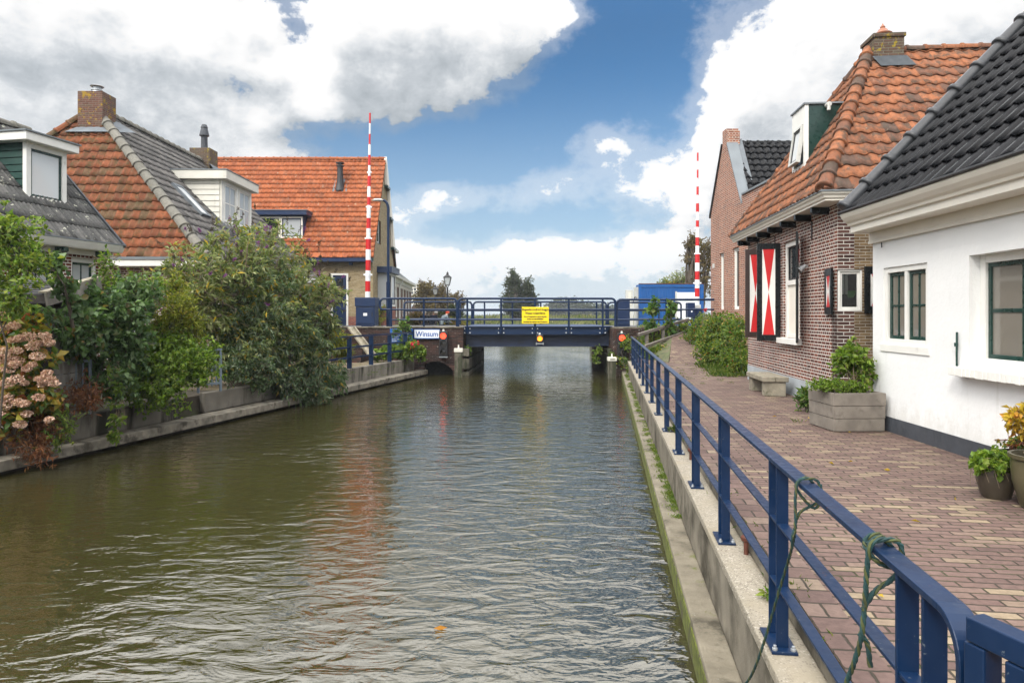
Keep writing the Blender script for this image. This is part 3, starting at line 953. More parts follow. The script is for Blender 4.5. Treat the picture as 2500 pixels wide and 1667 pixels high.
# added glow round the sun, out of view, as broad soft fill light
sd = VM(nt, 'DOT_PRODUCT', dirn, tuple(sv))
glow = mrange(nt, sd, .3, 1., 0., 1.)
skc = mixc(nt, glow, skc, (K * 1.1, K * 1.05, K * .98), 'ADD')
# unseen sky overhead, boosted to brighten the water's reflections and ambient light
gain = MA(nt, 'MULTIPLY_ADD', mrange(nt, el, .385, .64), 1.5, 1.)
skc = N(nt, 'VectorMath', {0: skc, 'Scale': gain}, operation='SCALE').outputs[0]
below = mrange(nt, el, -.03, -.005)
skc = mixc(nt, below, (K * .12, K * .12, K * .09), skc)
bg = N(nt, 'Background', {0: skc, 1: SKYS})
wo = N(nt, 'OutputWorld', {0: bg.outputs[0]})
w.cycles.sampling_method = 'MANUAL'
w.cycles.sample_map_resolution = 512

cam = bpy.data.cameras.new('camera')
cam.sensor_width = 36
cam.lens = 36 * F / 2500
cam.shift_y = -(833.5 - HY) / 2500
cam.clip_start = .05
cam.clip_end = 9000
co_ = bpy.data.objects.new('camera', cam)
col.objects.link(co_)
co_.rotation_euler = (PI / 2, 0, 0)
scene.camera = co_
scene.view_settings.view_transform = 'Standard'
scene.view_settings.look = 'None'
scene.view_settings.exposure = -.12
scene.view_settings.gamma = 1.
scene.render.engine = 'CYCLES'
scene.cycles.max_bounces = 6
scene.cycles.diffuse_bounces = 3
scene.cycles.glossy_bounces = 3
scene.cycles.transmission_bounces = 3
scene.cycles.transparent_max_bounces = 6
scene.cycles.use_denoising = True
scene.cycles.caustics_reflective = False
scene.cycles.caustics_refractive = False

# ------------------------------------------------------------------ the setting: water, land, roads
WZ = -2.25                                  # water level; the camera is at z = 0


def bank(Y, out=0.):
    """left waterline at distance Y (pushed out onto the land)"""
    d = Vector((.2406, .9706))
    nrm = Vector((-.9706, .2406))
    x = -7.14 + .248 * (Y - 9.52)
    return x + nrm.x * out, Y + nrm.y * out


WATER, nt_, b_ = newmat('canal_water')
co = N(nt_, 'TexCoord').outputs['Object']
wv = VM(nt_, 'MULTIPLY', co, (.55, 1., 1.))
wn1 = noise(nt_, VM(nt_, 'ADD', wv, (0, 0, 0)), 4.6, 3, .5, .7)
wn2 = noise(nt_, VM(nt_, 'MULTIPLY', co, (.4, 1., 1.)), 13., 3, .55, .4)
calm = mrange(nt_, noise(nt_, VM(nt_, 'MULTIPLY', co, (.35, .16, 1.)), 1., 2, .5), .35, .65, .45, 1.15)
hh = MA(nt_, 'MULTIPLY', MA(nt_, 'ADD', MA(nt_, 'MULTIPLY', wn1, .030), MA(nt_, 'MULTIPLY', wn2, .0065)), MA(nt_, 'MULTIPLY', calm, mrange(nt_, N(nt_, 'SeparateXYZ', {0: co}).outputs[1], 22., 50., 1., .5)))
setin(nt_, b_, 'Base Color', mixc(nt_, noise(nt_, co, .5, 3), (.024, .0215, .0070), (.031, .0275, .009)))
setin(nt_, b_, 'Roughness', .03)
setin(nt_, b_, 'IOR', 2.4)
setin(nt_, b_, 'Specular Tint', (1., .965, .90, 1))
setin(nt_, b_, 'Normal', bump(nt_, hh, 1., 1.))
sheet('water', [(-14, -9, WZ), (40, -9, WZ), (40, 84, WZ), (-14, 84, WZ)], WATER)

GRASSM, nt_, b_ = newmat('meadow')
co = N(nt_, 'TexCoord').outputs['Object']
cc = ramp(nt_, noise(nt_, VM(nt_, 'MULTIPLY', co, (.25, 1, 1)), .08, 8, .65), [(.3, (.055, .075, .022)), (.5, (.10, .12, .04)), (.7, (.17, .16, .075))])
setin(nt_, b_, 'Base Color', cc)
setin(nt_, b_, 'Roughness', .95)
sheet('ground', [(-4000, -60, -2.9), (4000, -60, -2.9), (4000, 5000, -2.9), (-4000, 5000, -2.9)], GRASSM)
sheet('field', [(-4000, 83, -1.75), (4000, 83, -1.75), (4000, 4990, -1.75), (-4000, 4990, -1.75)], GRASSM, thick=1.)
EARTH = mat('garden_earth', (.055, .045, .03), .95, var=.4, vs=3, bs=.8, bscale=20, dirt=(.05, .07, .02), dscale=1.5, dthr=(.45, .65))
VERGE = mat('grass_verge', (.06, .07, .026), .95, var=.5, vs=6, bs=.9, bscale=30, dirt=(.10, .085, .05), dscale=2.2, dthr=(.45, .65))
ASPH = mat('asphalt', (.07, .07, .07), .9, var=.15, bs=.4, bscale=80)
a0, a1 = bank(-4, .62), bank(25.3, .62)
sheet('garden_ground', [(a0[0], a0[1], -1.68), (a1[0], a1[1], -1.68), (-45, 25.3, -1.68), (-45, -4, -1.68)], EARTH, thick=1.2)
b0, b1 = bank(15.2, .66), bank(25.28, .66)
sheet('quay_paving', [(b0[0], b0[1], -1.672), (b1[0], b1[1], -1.672), (-13, 25.28, -1.672), (-13, 18.7, -1.672), (-8.2, 15.2, -1.672)], PAVE_YEL)
sheet('road', [(-45, 26.1, -.47), (-1.9, 26.1, -.47), (-1.9, 32.4, -.47), (-45, 32.4, -.47)], ASPH, thick=1.)
tag(sheet('road', [(3.8, 26.1, -.47), (45, 26.1, -.47), (45, 32.4, -.47), (3.8, 32.4, -.47)], ASPH, thick=1.), kind='structure')
sheet('verge', [(-45, 32.4, -.52), (-1.6, 32.4, -.52), (-2.2, 50, -.7), (-5, 76, -1.2), (-45, 76, -1.2)], VERGE, thick=2.)
sheet('verge', [(4.2, 32.4, -.52), (45, 32.4, -.52), (45, 62, -.8), (7, 62, -1.2), (5.2, 45, -.8)], VERGE, thick=2.)
w0, w1 = C(1.0, -3, -1.5), C(1.0, 24.3, -1.5)
# paving in the canal's own direction: rows run across the walkway
pm = MB()
pm.prism([C(1.0, -3, 0), C(1.0, 24.4, 0), (6.2, 27.2, 0), (30, 27.2, 0), (30, -4, 0)], (0, 0, -1.2))
po = pm.build('walkway', PAVE, m4=Matrix.Rotation(TH, 4, 'Z'))
po.rotation_euler = (0, 0, -TH)
po.location = (0, 0, -1.5)
tag(po, kind='structure')
pm = MB()
pm.add([C(1.0, -3, 0), C(1.19, -3, 0), C(1.19, 23.6, 0), C(1.0, 23.6, 0)], [(0, 1, 2, 3)])
po = pm.build('walkway_edge', PAVE_EDGE, m4=Matrix.Rotation(TH, 4, 'Z'))
po.rotation_euler = (0, 0, -TH)
po.location = (0, 0, -1.496)
tag(po, kind='structure')
em = MB()
em.add([(4.5, 24.2, -1.49), (4.95, 21.6, -1.49), (6.2, 26.2, -.46), (4.7, 25.33, -1.2), (5.38, 25.9, -.8), (6.35, 21, -1.49), (14, 21, -1.49), (14, 26.2, -.46), (7.55, 26.2, -.46)],
       [(0, 1, 4, 3), (1, 2, 4), (5, 6, 7, 8)])
rm = MB()
rm.add([(4.95, 21.5, -1.494), (6.35, 20.9, -1.494), (7.6, 26.3, -.45), (6.2, 26.3, -.45)], [(0, 1, 2, 3)])
tag(rm.build('ramp', PAVE), kind='structure')
tag(em.build('embankment', VERGE), kind='structure')

# ------------------------------------------------------------------ quay walls
t = thing('quay_wall', 'concrete quay wall with washed pebble cap and mossy ledge under the long blue railing', 'quay wall', C(.75, 10, WZ))
off = t.location


def cbox(u0, u1, v0, v1, z0, z1, step=None):
    mb = MB()
    n = 1 if not step else max(1, round((v1 - v0) / step))
    for i in range(n):
        a, b = v0 + (v1 - v0) * i / n, v0 + (v1 - v0) * (i + 1) / n
        g_ = .004 if n > 1 else 0
        vs = [C(u0, a, z0), C(u1, a, z0), C(u1, b - g_, z0), C(u0, b - g_, z0), C(u0, a, z1), C(u1, a, z1), C(u1, b - g_, z1), C(u0, b - g_, z1)]
        mb.add(vs, [(0, 3, 2, 1), (4, 5, 6, 7), (0, 1, 5, 4), (1, 2, 6, 5), (2, 3, 7, 6), (3, 0, 4, 7)])
    return mb


cbox(.752, .95, -3, 24.3, -2.9, -1.66).build('wall', CONC, t, off=off)
cbox(.75, .962, -3, 24.3, -1.66, -1.6, 4.).build('cap', EXPAGG, t, off=off, bevel=.01)
cbox(.962, 1.0, -3, 24.3, -2.0, -1.51, 2.).build('kerb', CONC, t, off=off, bevel=.006)
cbox(.565, .751, -3, 25.2, -2.75, -2.03, 5.).build('ledge', MOSSY, t, off=off, bevel=.012)
cbox(.556, .566, -3, 25.2, -2.6, -2.07).build('waterline_moss', MOSSG, t, off=off)

t = thing('quay_wall', 'low concrete ledge and stained wall carrying the short blue fence on the far bank', 'quay wall', (*bank(18), WZ))
off = t.location


def bbox(Y0, Y1, o0, o1, z0, z1, step=None):
    mb = MB()
    n = 1 if not step else max(1, round((Y1 - Y0) / step))
    for i in range(n):
        a, b = Y0 + (Y1 - Y0) * i / n, Y0 + (Y1 - Y0) * (i + 1) / n - (.006 if n > 1 else 0)
        p, q, r_, s_ = bank(a, o0), bank(b, o0), bank(b, o1), bank(a, o1)
        vs = [(*p, z0), (*q, z0), (*r_, z0), (*s_, z0), (*p, z1), (*q, z1), (*r_, z1), (*s_, z1)]
        mb.add(vs, [(0, 1, 2, 3), (4, 7, 6, 5), (0, 4, 5, 1), (1, 5, 6, 2), (2, 6, 7, 3), (3, 7, 4, 0)])
    return mb


bbox(3, 25.6, 0., .42, -2.19, -2.035, 4.5).build('ledge', CONCL, t, off=off, bevel=.012)
bbox(3, 25.5, .12, .42, -2.9, -2.19).build('footing', WOODD, t, off=off)
bbox(16.9, 25.3, .42, .64, -2.6, -1.6, 4.).build('wall', CONC2, t, off=off, bevel=.012)
bbox(3, 25.3, .66, .9, -2.6, -1.7).build('backing', CONC2, t, off=off)
t = tag(bbox(3, 13.4, .36, .56, -2.04, -1.64, 5.2).build('garden_wall', CONC2, bevel=.025), 'low stained concrete garden wall under the hydrangea and green shrub', 'garden wall')
t = tag(bbox(14.2, 16.7, .46, .62, -2.04, -1.62).build('garden_wall', CONC2, bevel=.02), 'short mossy concrete wall in the shade of the buddleia', 'garden wall')

# ================================================================== HOUSES
def slope(run, rise):
    l = math.hypot(run, rise)
    return l, run / l, rise / l


def shutter(parent, hinge, z0, z1, width, ang, fm, name='shutter', panels=True):
    """louvre board hinged at hinge (x, y); ang turns it out from the facade (0 = along +x)"""
    h = z1 - z0
    M = Matrix.Translation((hinge[0], hinge[1], z0)) @ Matrix.Rotation(ang, 4, 'Z')
    mb = MB()
    e = width * .22
    for s in ((0, e, 0, h), (width - e, width, 0, h), (e, width - e, h - .14, h), (e, width - e, 0, .14)):
        mb.box(s[0], s[1], -.02, .02, s[2], s[3])
    o = mb.build(name, fm, parent, m4=M, bevel=.004)
    pb = MB()
    a, b, c, d = e, width - e, .14, h - .14
    pb.box(a, b, -.009, .009, c, d, 0)
    mx, mz = (a + b) / 2, (c + d) / 2
    for y in (-.0115, .0115):
        f1, f2 = (0, 1, 2), (3, 5, 4)
        if y > 0:
            f1, f2 = f1[::-1], f2[::-1]
        q = .02
        pb.add([(a + q, y, d), (mx, y, mz), (b - q, y, d), (a + q, y, c), (mx, y, mz), (b - q, y, c)], [f1, f2], 1)
    pb.build('panel', [WHITE, REDP], o, m4=M)
    return o


# ------------------------------------------------------------------ white house (near right)
t = thing('white_house', 'white plastered cottage with black glazed roof and dark green window bars', 'house', (4.9, 9.27, -1.5), math.atan2(-1, -.04))
WH = 2.47
LEN = 7.4
mb = MB()
w1, w2 = (.28, 1.30, 1.13, 2.12), (2.08, 3.75, .97, 2.13)
wall_holes(mb, 0, LEN, 0, 2.9, [w1, w2], 0, .2)
mb.add([(0, 0, 0), (0, 0, 2.9), (0, 5, 2.9), (0, 5, 0)], [(0, 1, 2, 3)])
mb.add([(0, 0, 2.9), (0, 2.6, 5.5), (0, 5, 2.9)], [(0, 1, 2)])
mb.add([(LEN, 0, 0), (LEN, 5, 0), (LEN, 5, 2.9), (LEN, 2.6, 5.5), (LEN, 0, 2.9)], [(0, 1, 2, 3, 4)])
mb.add([(0, 5, 0), (0, 5, 2.9), (LEN, 5, 2.9), (LEN, 5, 0)], [(0, 1, 2, 3)])
mb.build('wall', PLASTER, t)
MB().box(-.012, LEN, -.012, .02, 0, .19).build('plinth', PLINTH, t)
pr = [(-.003, WH), (-.045, WH), (-.045, WH + .035), (-.035, WH + .04), (-.035, WH + .15), (-.28, WH + .155), (-.28, WH + .24), (-.315, WH + .245), (-.325, WH + .275), (-.36, WH + .30), (-.40, WH + .345), (-.42, WH + .385), (-.42, WH + .405), (-.003, WH + .405)]
MB().prism([(-.04, y, z) for y, z in pr], (LEN + .1, 0, 0)).build('cornice', CREAM, t, smooth=False)
MB().prism([(-.05, y, z) for y, z in [(-.435, WH + .405), (-.455, WH + .42), (-.45, WH + .44), (-.39, WH + .44), (-.38, WH + .407)]], (LEN + .5, 0, 0)).build('gutter', IRON, t)
L_, cs, sn = slope(2.9, 3.08)
rf = tiles('roof', T_BLK, t, (-.0, -.36, WH + .42), (1, 0, 0), (0, cs, sn), [(0, 0), (LEN + .6, 0), (LEN + .6, L_), (0, L_)], .215, .335, S_roll, .036, .024, .018, K=10, seed=3, jit=.003)
MB().add([(-.40, -.36 + 2.9, WH + .41 + 3.08), (LEN + .2, -.36 + 2.9, WH + .41 + 3.08), (LEN + .2, 5.4, WH + .41), (-.40, 5.4, WH + .41)], [(0, 1, 2, 3)]).build('rear_roof', T_BLK, t)
caps('verge_tiles', T_CAPK, t, (.0, -.40, WH + .49), (.0, -.36 + 2.9, WH + .53 + 3.08), .085, .42, up=(0, -sn, cs), n=10, bulge=.03, sweep=120)
w = window(t, *w1, .02, WHITE, GREENP, GLASSB, 2, 2, .07, casements=2, sill=(.035, .10, WHITE))
w = window(t, *w2, .11, WHITE, GREENP, GLASSB, 3, 2, .085, casements=1, bw=.04)
sb = MB()
x = 1.93
rr = random.Random(4)
while x < 3.9:
    sb.box(x, x + .062, -.135 - rr.uniform(0, .012), .12, .865 - rr.uniform(0, .006), .955)
    x += .066
sb.build('sill', WHITE, w, bevel=.006)
ab = MB()
ab.tube([(1.90, -.02, .93), (1.905, -.025, 1.08), (1.90, -.02, 1.32)], .011, 8)
ab.tube([(1.902, -.03, 1.165), (1.902, -.03, 1.205)], .02, 8)
ab.build('wall_anchor', GREENP, t)
MB().tube([(.30, -.03, 2.39), (.30, -.03, 2.46)], .008, 6).build('hook', IRON, t)

# ------------------------------------------------------------------ brick house with shutters
t = thing('brick_house', 'dark red brick cottage with orange pantile roof and red and white shutters', 'house', (6.71 * .83, 19.4 * .83, -1.5 * .83), math.atan2(-1, -.092))
t.scale = (.83, .83, .83)
Z0 = -.308                                   # the walls run on down to the paving
BL_, ZE = 6.63, 3.62
mb = MB()
h1, h2 = (1.85, 2.75, .98, 3.2), (3.3, 4.45, .98, 3.2)
wall_holes(mb, 0, 6.36, Z0, ZE, [h1, h2], 0, .18)
mb.add([(0, 0, Z0), (0, 0, ZE), (0, 7, ZE), (0, 7, Z0)], [(0, 1, 2, 3)])
mb.build('wall', BRICK_DK, t)
M90 = Matrix.Translation((BL_, 0, 0)) @ Matrix.Rotation(R(90), 4, 'Z')
mb = MB()
hw = (.02, .45, 1.58, 2.36)
mb2 = MB()
wall_holes(mb2, 0, .30, Z0, hw[2], [], 0, .18)
wall_holes(mb2, 0, .30, hw[3], ZE, [], 0, .18)
mb2.add([(0, 0, 0), (0, .3, 0), (0, .3, hw[2]), (0, 0, hw[2])], [(0, 1, 2, 3)])
q = mb2.build('corner_pier', BRICK_QN, t, m4=M90)
q = MB()
for a, b in ((Z0, hw[2]), (hw[3], ZE)):
    q.add([(6.36, 0, a), (BL_, 0, a), (BL_, 0, b), (6.36, 0, b)], [(0, 1, 2, 3)])
q.add([(6.36, 0, hw[2]), (6.60, 0, hw[2]), (6.60, 0, hw[3]), (6.36, 0, hw[3])], [(0, 1, 2, 3)])
q.build('front_corner', BRICK_DK, t)
mb = MB()
wall_holes(mb, .45, 7, Z0, ZE, [], 0, .18)
wall_holes(mb, .30, .45, Z0, hw[2], [], 0, .18)
wall_holes(mb, .30, .45, hw[3], ZE, [], 0, .18)
mb.add([(.45, 0, hw[2]), (.45, .2, hw[2]), (.45, .2, hw[3]), (.45, 0, hw[3])], [(0, 3, 2, 1)])
mb.build('side_wall', BRICK_YL, t, m4=M90)
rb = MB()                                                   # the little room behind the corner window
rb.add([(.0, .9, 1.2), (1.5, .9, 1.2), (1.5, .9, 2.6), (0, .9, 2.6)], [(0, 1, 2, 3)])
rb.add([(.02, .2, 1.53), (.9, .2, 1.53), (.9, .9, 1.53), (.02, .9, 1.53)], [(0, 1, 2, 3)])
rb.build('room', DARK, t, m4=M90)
cw = window(t, *hw, .02, WHITE, WHITE, GCLEAR, 1, 1, .035, m4=M90, sill=None)
cb = MB()
for k in range(6):
    cb.box(.07 + k * .03, .085 + k * .03, .12 + .02 * (k % 2), .13 + .02 * (k % 2), 1.9 - k * .0, 2.34)
cb.build('curtain', WHITE, cw, m4=M90)
MB().box(-.012, BL_ + .012, -.012, .02, Z0, .10).build('plinth', GREYPL, t)
window(t, *h1, .06, WHITE, BLACKP, GLASS, 1, 2, .10, sill=(.12, .10, WHITE))
wn = window(t, h2[0], h2[1], 2.2, h2[3], .05, WHITE, BLACKP, GLASS, 1, 1, .11)
MB().box(h2[0], h2[0] + .12, .05, .14, h2[2], 2.2).box(h2[1] - .12, h2[1], .05, .14, h2[2], 2.2).box(h2[0] + .12, h2[1] - .12, .06, .13, h2[2], h2[2] + .10).build('lower_frame', WHITE, wn, bevel=.004)
MB().box(h2[0] + .12, h2[1] - .12, .09, .10, h2[2] + .1, 2.2).build('blind', CREAM, wn)
MB().box(h2[0] - .15, h2[1] + .15, -.13, .05, h2[2] - .13, h2[2] - .003).build('sill', WHITE, wn, bevel=.006)
shutter(t, (3.16, -.03), .90, 3.22, .53, R(-97), BLACKP)
shutter(t, (1.90, -.03), .94, 3.20, .50, R(-97), BROWNP)
shutter(t, (4.52, -.06), .92, 3.26, .66, R(-19), BLACKP)
shutter(t, (6.10, -.035), 1.52, 2.40, .44, R(-4), BLACKP)
so_ = MB()
shutter(t, (BL_ + .035, .47), 1.53, 2.41, .46, R(90), BLACKP)
pr = [(.003, ZE - .02), (-.34, ZE - .02), (-.34, ZE + .01), (-.37, ZE + .03), (-.385, ZE + .07), (-.42, ZE + .10), (-.43, ZE + .14), (.003, ZE + .14)]
g1 = MB()
k = len(pr)


def ring(x0, y_of, corner):
    return x0


va = [(-.35, y, z) for y, z in pr]
vb = [(BL_ - y, y, z) for y, z in pr]
vc = [(BL_ - y, 8.5, z) for y, z in pr]
g1.add(va + vb + vc, [((i + 1) % k, i, i + k, (i + 1) % k + k) for i in range(k)] + [((i + 1) % k + k, i + k, i + 2 * k, (i + 1) % k + 2 * k) for i in range(k)] + [tuple(range(k))])
g1.build('gutter', CREAM, t)
gl = MB()
gl.bar((-.36, -.435, ZE + .15), (BL_ + .445, -.435, ZE + .15), .03, .03)
gl.bar((BL_ + .435, -.42, ZE + .15), (BL_ + .435, 8.5, ZE + .15), .03, .028)
gl.build('gutter_lip', ZINC, t)
for i in range(7):
    x = .12 + i * 1.0
    bb = MB()
    bb.prism([(x, .0, ZE - .16), (x, -.30, ZE - .16), (x, -.33, ZE - .12), (x, -.33, ZE - .03), (x, .0, ZE - .03)], (.10, 0, 0))
    bb.build('bracket', BLACKP, t, bevel=.006)
for i in (2.62, 1.0, 5.25):
    MB().box(i, i + .03, -.02, .0, ZE - .55, ZE - .17).build('tie_iron', IRON, t)
# roof: hip towards the canal, long slope towards the camera
AX, AY, AZ = 3.55, 1.82, 7.53
ZR = ZE + .14
Lh, ch, sh = slope(AY + .42, AZ - ZR)
Ls, cs2, ss2 = slope(BL_ + .42 - AX, AZ - ZR)
rf = tiles('hip_roof', T_RED, t, (-.35, -.42, ZR), (1, 0, 0), (0, ch, sh), [(0, 0), (BL_ + .77, 0), (AX + .35, Lh)], .225, .31, S_pan, .044, .026, .018, K=8, seed=5)
rs = tiles('roof', T_RED, t, (BL_ + .42, -.42, ZR), (0, 1, 0), (-cs2, 0, ss2), [(0, 0), (9.4, 0), (9.4, Ls), (AY + .42, Ls)], .27, .36, S_pan, .046, .026, .02, K=10, seed=6)
MB().add([(-.35, -.42, ZR), (AX, AY, AZ), (AX, 9, AZ), (-.35, 9, ZR)], [(0, 1, 2, 3)]).build('far_roof', T_RED, t)
caps('hip_tiles', T_RED, t, (BL_ + .38, -.38, ZR + .06), (AX, AY, AZ + .07), .135, .36, n=10, bulge=.028, sweep=112)
caps('hip_tiles', T_RED, t, (-.33, -.40, ZR + .04), (AX, AY, AZ + .05), .10, .38, n=8, sweep=110)
caps('ridge_tiles', T_RED, t, (AX, AY + .4, AZ + .05), (AX, 9, AZ + .05), .10, .40, n=8, sweep=100)
chm = MB().box(AX - .30, AX + .36, AY - .02, AY + .62, AZ - .6, AZ + .30).box(AX - .33, AX + .39, AY - .05, AY + .65, AZ + .22, AZ + .30).build('chimney', BRICK_C2, t)
ld = MB()
a, b, c, d = AX - .30, AX + .36, AY - .02, AY + .62
zs_ = lambda x: AZ - (x - AX) * ss2 / cs2 + .12
ld.add([(b + .004, c - .05, zs_(b) + .06), (b + .004, d + .05, zs_(b) + .06), (b + .22, d + .16, zs_(b + .22)), (b + .22, c + .05, zs_(b + .22))], [(0, 3, 2, 1), (0, 1, 2, 3)])
ld.build('lead_flashing', LEAD, chm)
MB().lathe([(.10, .30), (.11, .33), (.10, .37), (.19, .38), (.20, .41), (.12, .46), (.10, .50), (.05, .54), (.055, .57), (.03, .60), (.0, .66)], (AX + .03, AY + .30, AZ), 16).build('chimney_cap', CLAY, chm, smooth=True)
# dormer
dx0, dx1, dy, dz0, dz1 = 3.42, 4.32, .16, 4.78, 6.16
yb = lambda z: -.42 + (z - ZR) * ch / sh
dm = MB()
dm.prism([(dx0 + .02, dy + .05, dz0 + .05), (dx0 + .02, dy + .05, dz1), (dx0 + .02, yb(dz1) + .05, dz1), (dx0 + .02, yb(dz0 + .05) + .05, dz0 + .05)], (dx1 - dx0 - .04, 0, 0))
dr = dm.build('dormer', GREENP, t)
fb = MB()
for p in ((dx0, dx0 + .13, dz0, dz1), (dx1 - .13, dx1, dz0, dz1), (dx0 + .13, dx1 - .13, dz1 - .40, dz1), (dx0 + .13, dx1 - .13, dz0, dz0 + .10)):
    fb.box(p[0], p[1], dy, dy + .08, p[2], p[3])
fb.build('dormer_front', WHITE, dr, bevel=.006)
MB().box(dx0 - .03, dx1 + .03, dy - .03, yb(dz1) + .05, dz1, dz1 + .035).build('dormer_roof', ZINC, dr)
Mt = Matrix.Translation((0, dy + .03, dz1 - .42)) @ Matrix.Rotation(R(-8), 4, 'X') @ Matrix.Translation((0, 0, -(dz1 - .42)))
window(dr, dx0 + .15, dx1 - .15, dz0 + .13, dz1 - .42, -.06, LIGHTGREY, IRON, GLASSW, 1, 1, .05, m4=Mt)
MB().tube([(dx1 + .02, .62, dz1 - .05), (dx1 + .16, .62, dz1 - .05)], .055, 10).tube([(dx1 + .13, .62, dz1 - .03), (dx1 + .13, .62, dz1 - .18)], .04, 10).build('vent_pipe', LIGHTGREY, dr, smooth=True)
MB().tube([(dx0 + .02, .3, dz1 + .035), (dx0 + .02, .32, dz1 + .16)], [.06, .055], 10).build('vent_cap', ZINC, dr)
# lead strip beside the dormer and the outside lamp
ll = MB()
ll.tube([(5.05, -.02, 2.53), (5.05, -.10, 2.51)], .02, 8)
ll.tube([(5.05, -.06, 2.56), (5.05, -.20, 2.44)], [.03, .085], 12)
ll.build('wall_lamp', STEEL, t, smooth=True)

# ------------------------------------------------------------------ tall brick house with stepped parapet
t = thing('gable_house', 'tall pinkish brick house with zinc coped gable and black tiled roof', 'house', (7.75, 26.6, -1.5), R(-90))
mb = MB()
H1, H2 = (1.1, 1.62, 1.72, 3.80), (2.62, 3.30, 1.70, 3.85)
wall_holes(mb, 0, 6.7, 0, 5.35, [H1, H2], 0, .14)
mb.add([(0, 0, 5.35), (3.55, 0, 5.35), (2.06, 0, 7.72), (1.42, 0, 7.72)], [(0, 1, 2, 3)])
mb.box(3.55, 6.7, 0, .30, 5.35, 5.54)
mb.add([(0, 0, 0), (0, 0, 5.35), (0, 9, 5.35), (0, 9, 0)], [(0, 1, 2, 3)])
mb.add([(6.7, 0, 0), (6.7, 9, 0), (6.7, 9, 5.35), (6.7, 0, 5.35)], [(0, 1, 2, 3)])
mb.add([(0, .3, 5.35), (6.7, .3, 5.35), (6.7, 9, 5.35), (0, 9, 5.35)], [(0, 1, 2, 3)])
mb.add([(0, .22, 5.35), (1.42, .22, 7.72), (2.06, .22, 7.72), (3.55, .22, 5.35)], [(0, 1, 2, 3)])
mb.build('wall', BRICK_PK, t)
for hh in (H1, H2):
    window(t, hh[0], hh[1], hh[2], hh[3], .07, WHITE, WHITE, GLASS, 1, 1, .07, sill=(.06, .08, LIGHTGREY))
MB().box(1.50, 2.12, -.01, .42, 7.45, 8.12).box(1.50, 1.94, -.012, .43, 8.12, 8.24).build('chimney', BRICK_PK, t)
zc = MB()
zc.prism([(2.10, -.05, 7.62), (3.62, -.05, 5.27), (3.62, -.05, 5.34), (2.12, -.05, 7.70)], (0, .40, 0))
zc.build('coping', ZINC, t)
zc = MB()
zc.prism([(3.66, -.05, 5.54), (6.74, -.05, 5.54), (6.74, -.05, 5.60), (3.66, -.05, 5.60)], (0, .40, 0))
zc.build('parapet_coping', ZINC, t)
MB().prism([(-.06, -.06, 5.28), (1.46, -.06, 7.70), (1.46, -.06, 7.80), (-.06, -.06, 5.40)], (0, .3, 0)).build('verge_board', IRON, t)
l3, c3, s3 = slope(2.05, 2.6)
rt = tiles('roof', T_BLK, t, (3.86, .30, 5.18), (0, 1, 0), (-c3, 0, s3), [(0, 0), (9, 0), (9, l3), (0, l3)], .265, .33, S_pan, .06, .03, .02, K=8, seed=8, jit=.003)
MB().add([(1.8, .3, 7.72), (1.8, 9, 7.72), (-.2, 9, 5.15), (-.2, .3, 5.15)], [(0, 1, 2, 3)]).build('far_roof', T_BLK, t)
caps('ridge_tiles', T_BLK, t, (1.80, .40, 7.76), (1.80, 9, 7.76), .10, .38, n=8, sweep=100)
MB().add([(3.36, .31, 5.62), (3.62, .31, 5.36), (3.62, .52, 5.36), (2.02, .52, 7.86), (1.96, .31, 7.82)], [(0, 1, 2, 3, 4)]).build('lead_flashing', LEAD, t)
MB().tube([(6.35, -.06, .0), (6.35, -.06, 4.5)], .035, 8).build('downpipe', WHITE, t, smooth=True)
MB().box(.25, .50, -.02, -.001, 3.32, 3.48).build('name_plate', LIGHTGREY, t)

# ------------------------------------------------------------------ near left house with green dormer
t = thing('brick_cottage', 'low brick cottage with grey lichened roof and dark green dormer', 'house', (-9.78, 9.02, -1.5), math.atan2(.98, .196))
EZ = 2.90
mb = MB()
g1_, g2_, g3_ = (3.95, 4.72, 1.35, 2.70), (5.08, 5.78, 1.35, 2.70), (1.6, 2.6, 1.2, 2.7)
wall_holes(mb, 0, 6.0, 0, EZ - .02, [g1_, g2_, g3_], .30, .16)
mb.add([(6, .3, 0), (6, 5, 0), (6, 5, EZ), (6, 2.6, 5.45), (6, .3, EZ - .02)], [(0, 1, 2, 3, 4)])
mb.add([(0, .3, 0), (0, .3, EZ - .02), (0, 2.6, 5.45), (0, 5, EZ), (0, 5, 0)], [(0, 1, 2, 3, 4)])
mb.build('wall', BRICK_DK, t)
for hh in (g1_, g2_, g3_):
    window(t, *hh, .36, WHITE, GREENP, GLASSC, 2, 1, .09, sill=(.08, .07, WHITE))
pr = [(.29, EZ - .14), (.25, EZ - .14), (.25, EZ - .03), (.02, EZ - .03), (.0, EZ + .0), (-.03, EZ + .06), (-.05, EZ + .10), (-.05, EZ + .13), (.29, EZ + .13)]
MB().prism([(-.1, y, z) for y, z in pr], (6.25, 0, 0)).build('gutter', WHITE, t)
MB().bar((-.11, -.055, EZ + .14), (6.16, -.055, EZ + .14), .03, .025).build('gutter_lip', ZINC, t)
for i in range(6):
    x = .55 + i * 1.02
    bb = MB()
    bb.prism([(x, .25, EZ - .17), (x, .12, EZ - .17), (x, .04, EZ - .11), (x, .04, EZ - .035), (x, .25, EZ - .035)], (.12, 0, 0))
    bb.build('bracket', GREENP, t)
l4, c4_, s4 = slope(2.45, 2.65)
tiles('roof', T_COR, t, (-.1, -.02, EZ + .12), (1, 0, 0), (0, c4_, s4), [(0, 0), (6.2, 0), (6.2, l4), (0, l4)], .105, .46, S_wave, .03, .018, .012, K=6, seed=9, jit=.003)
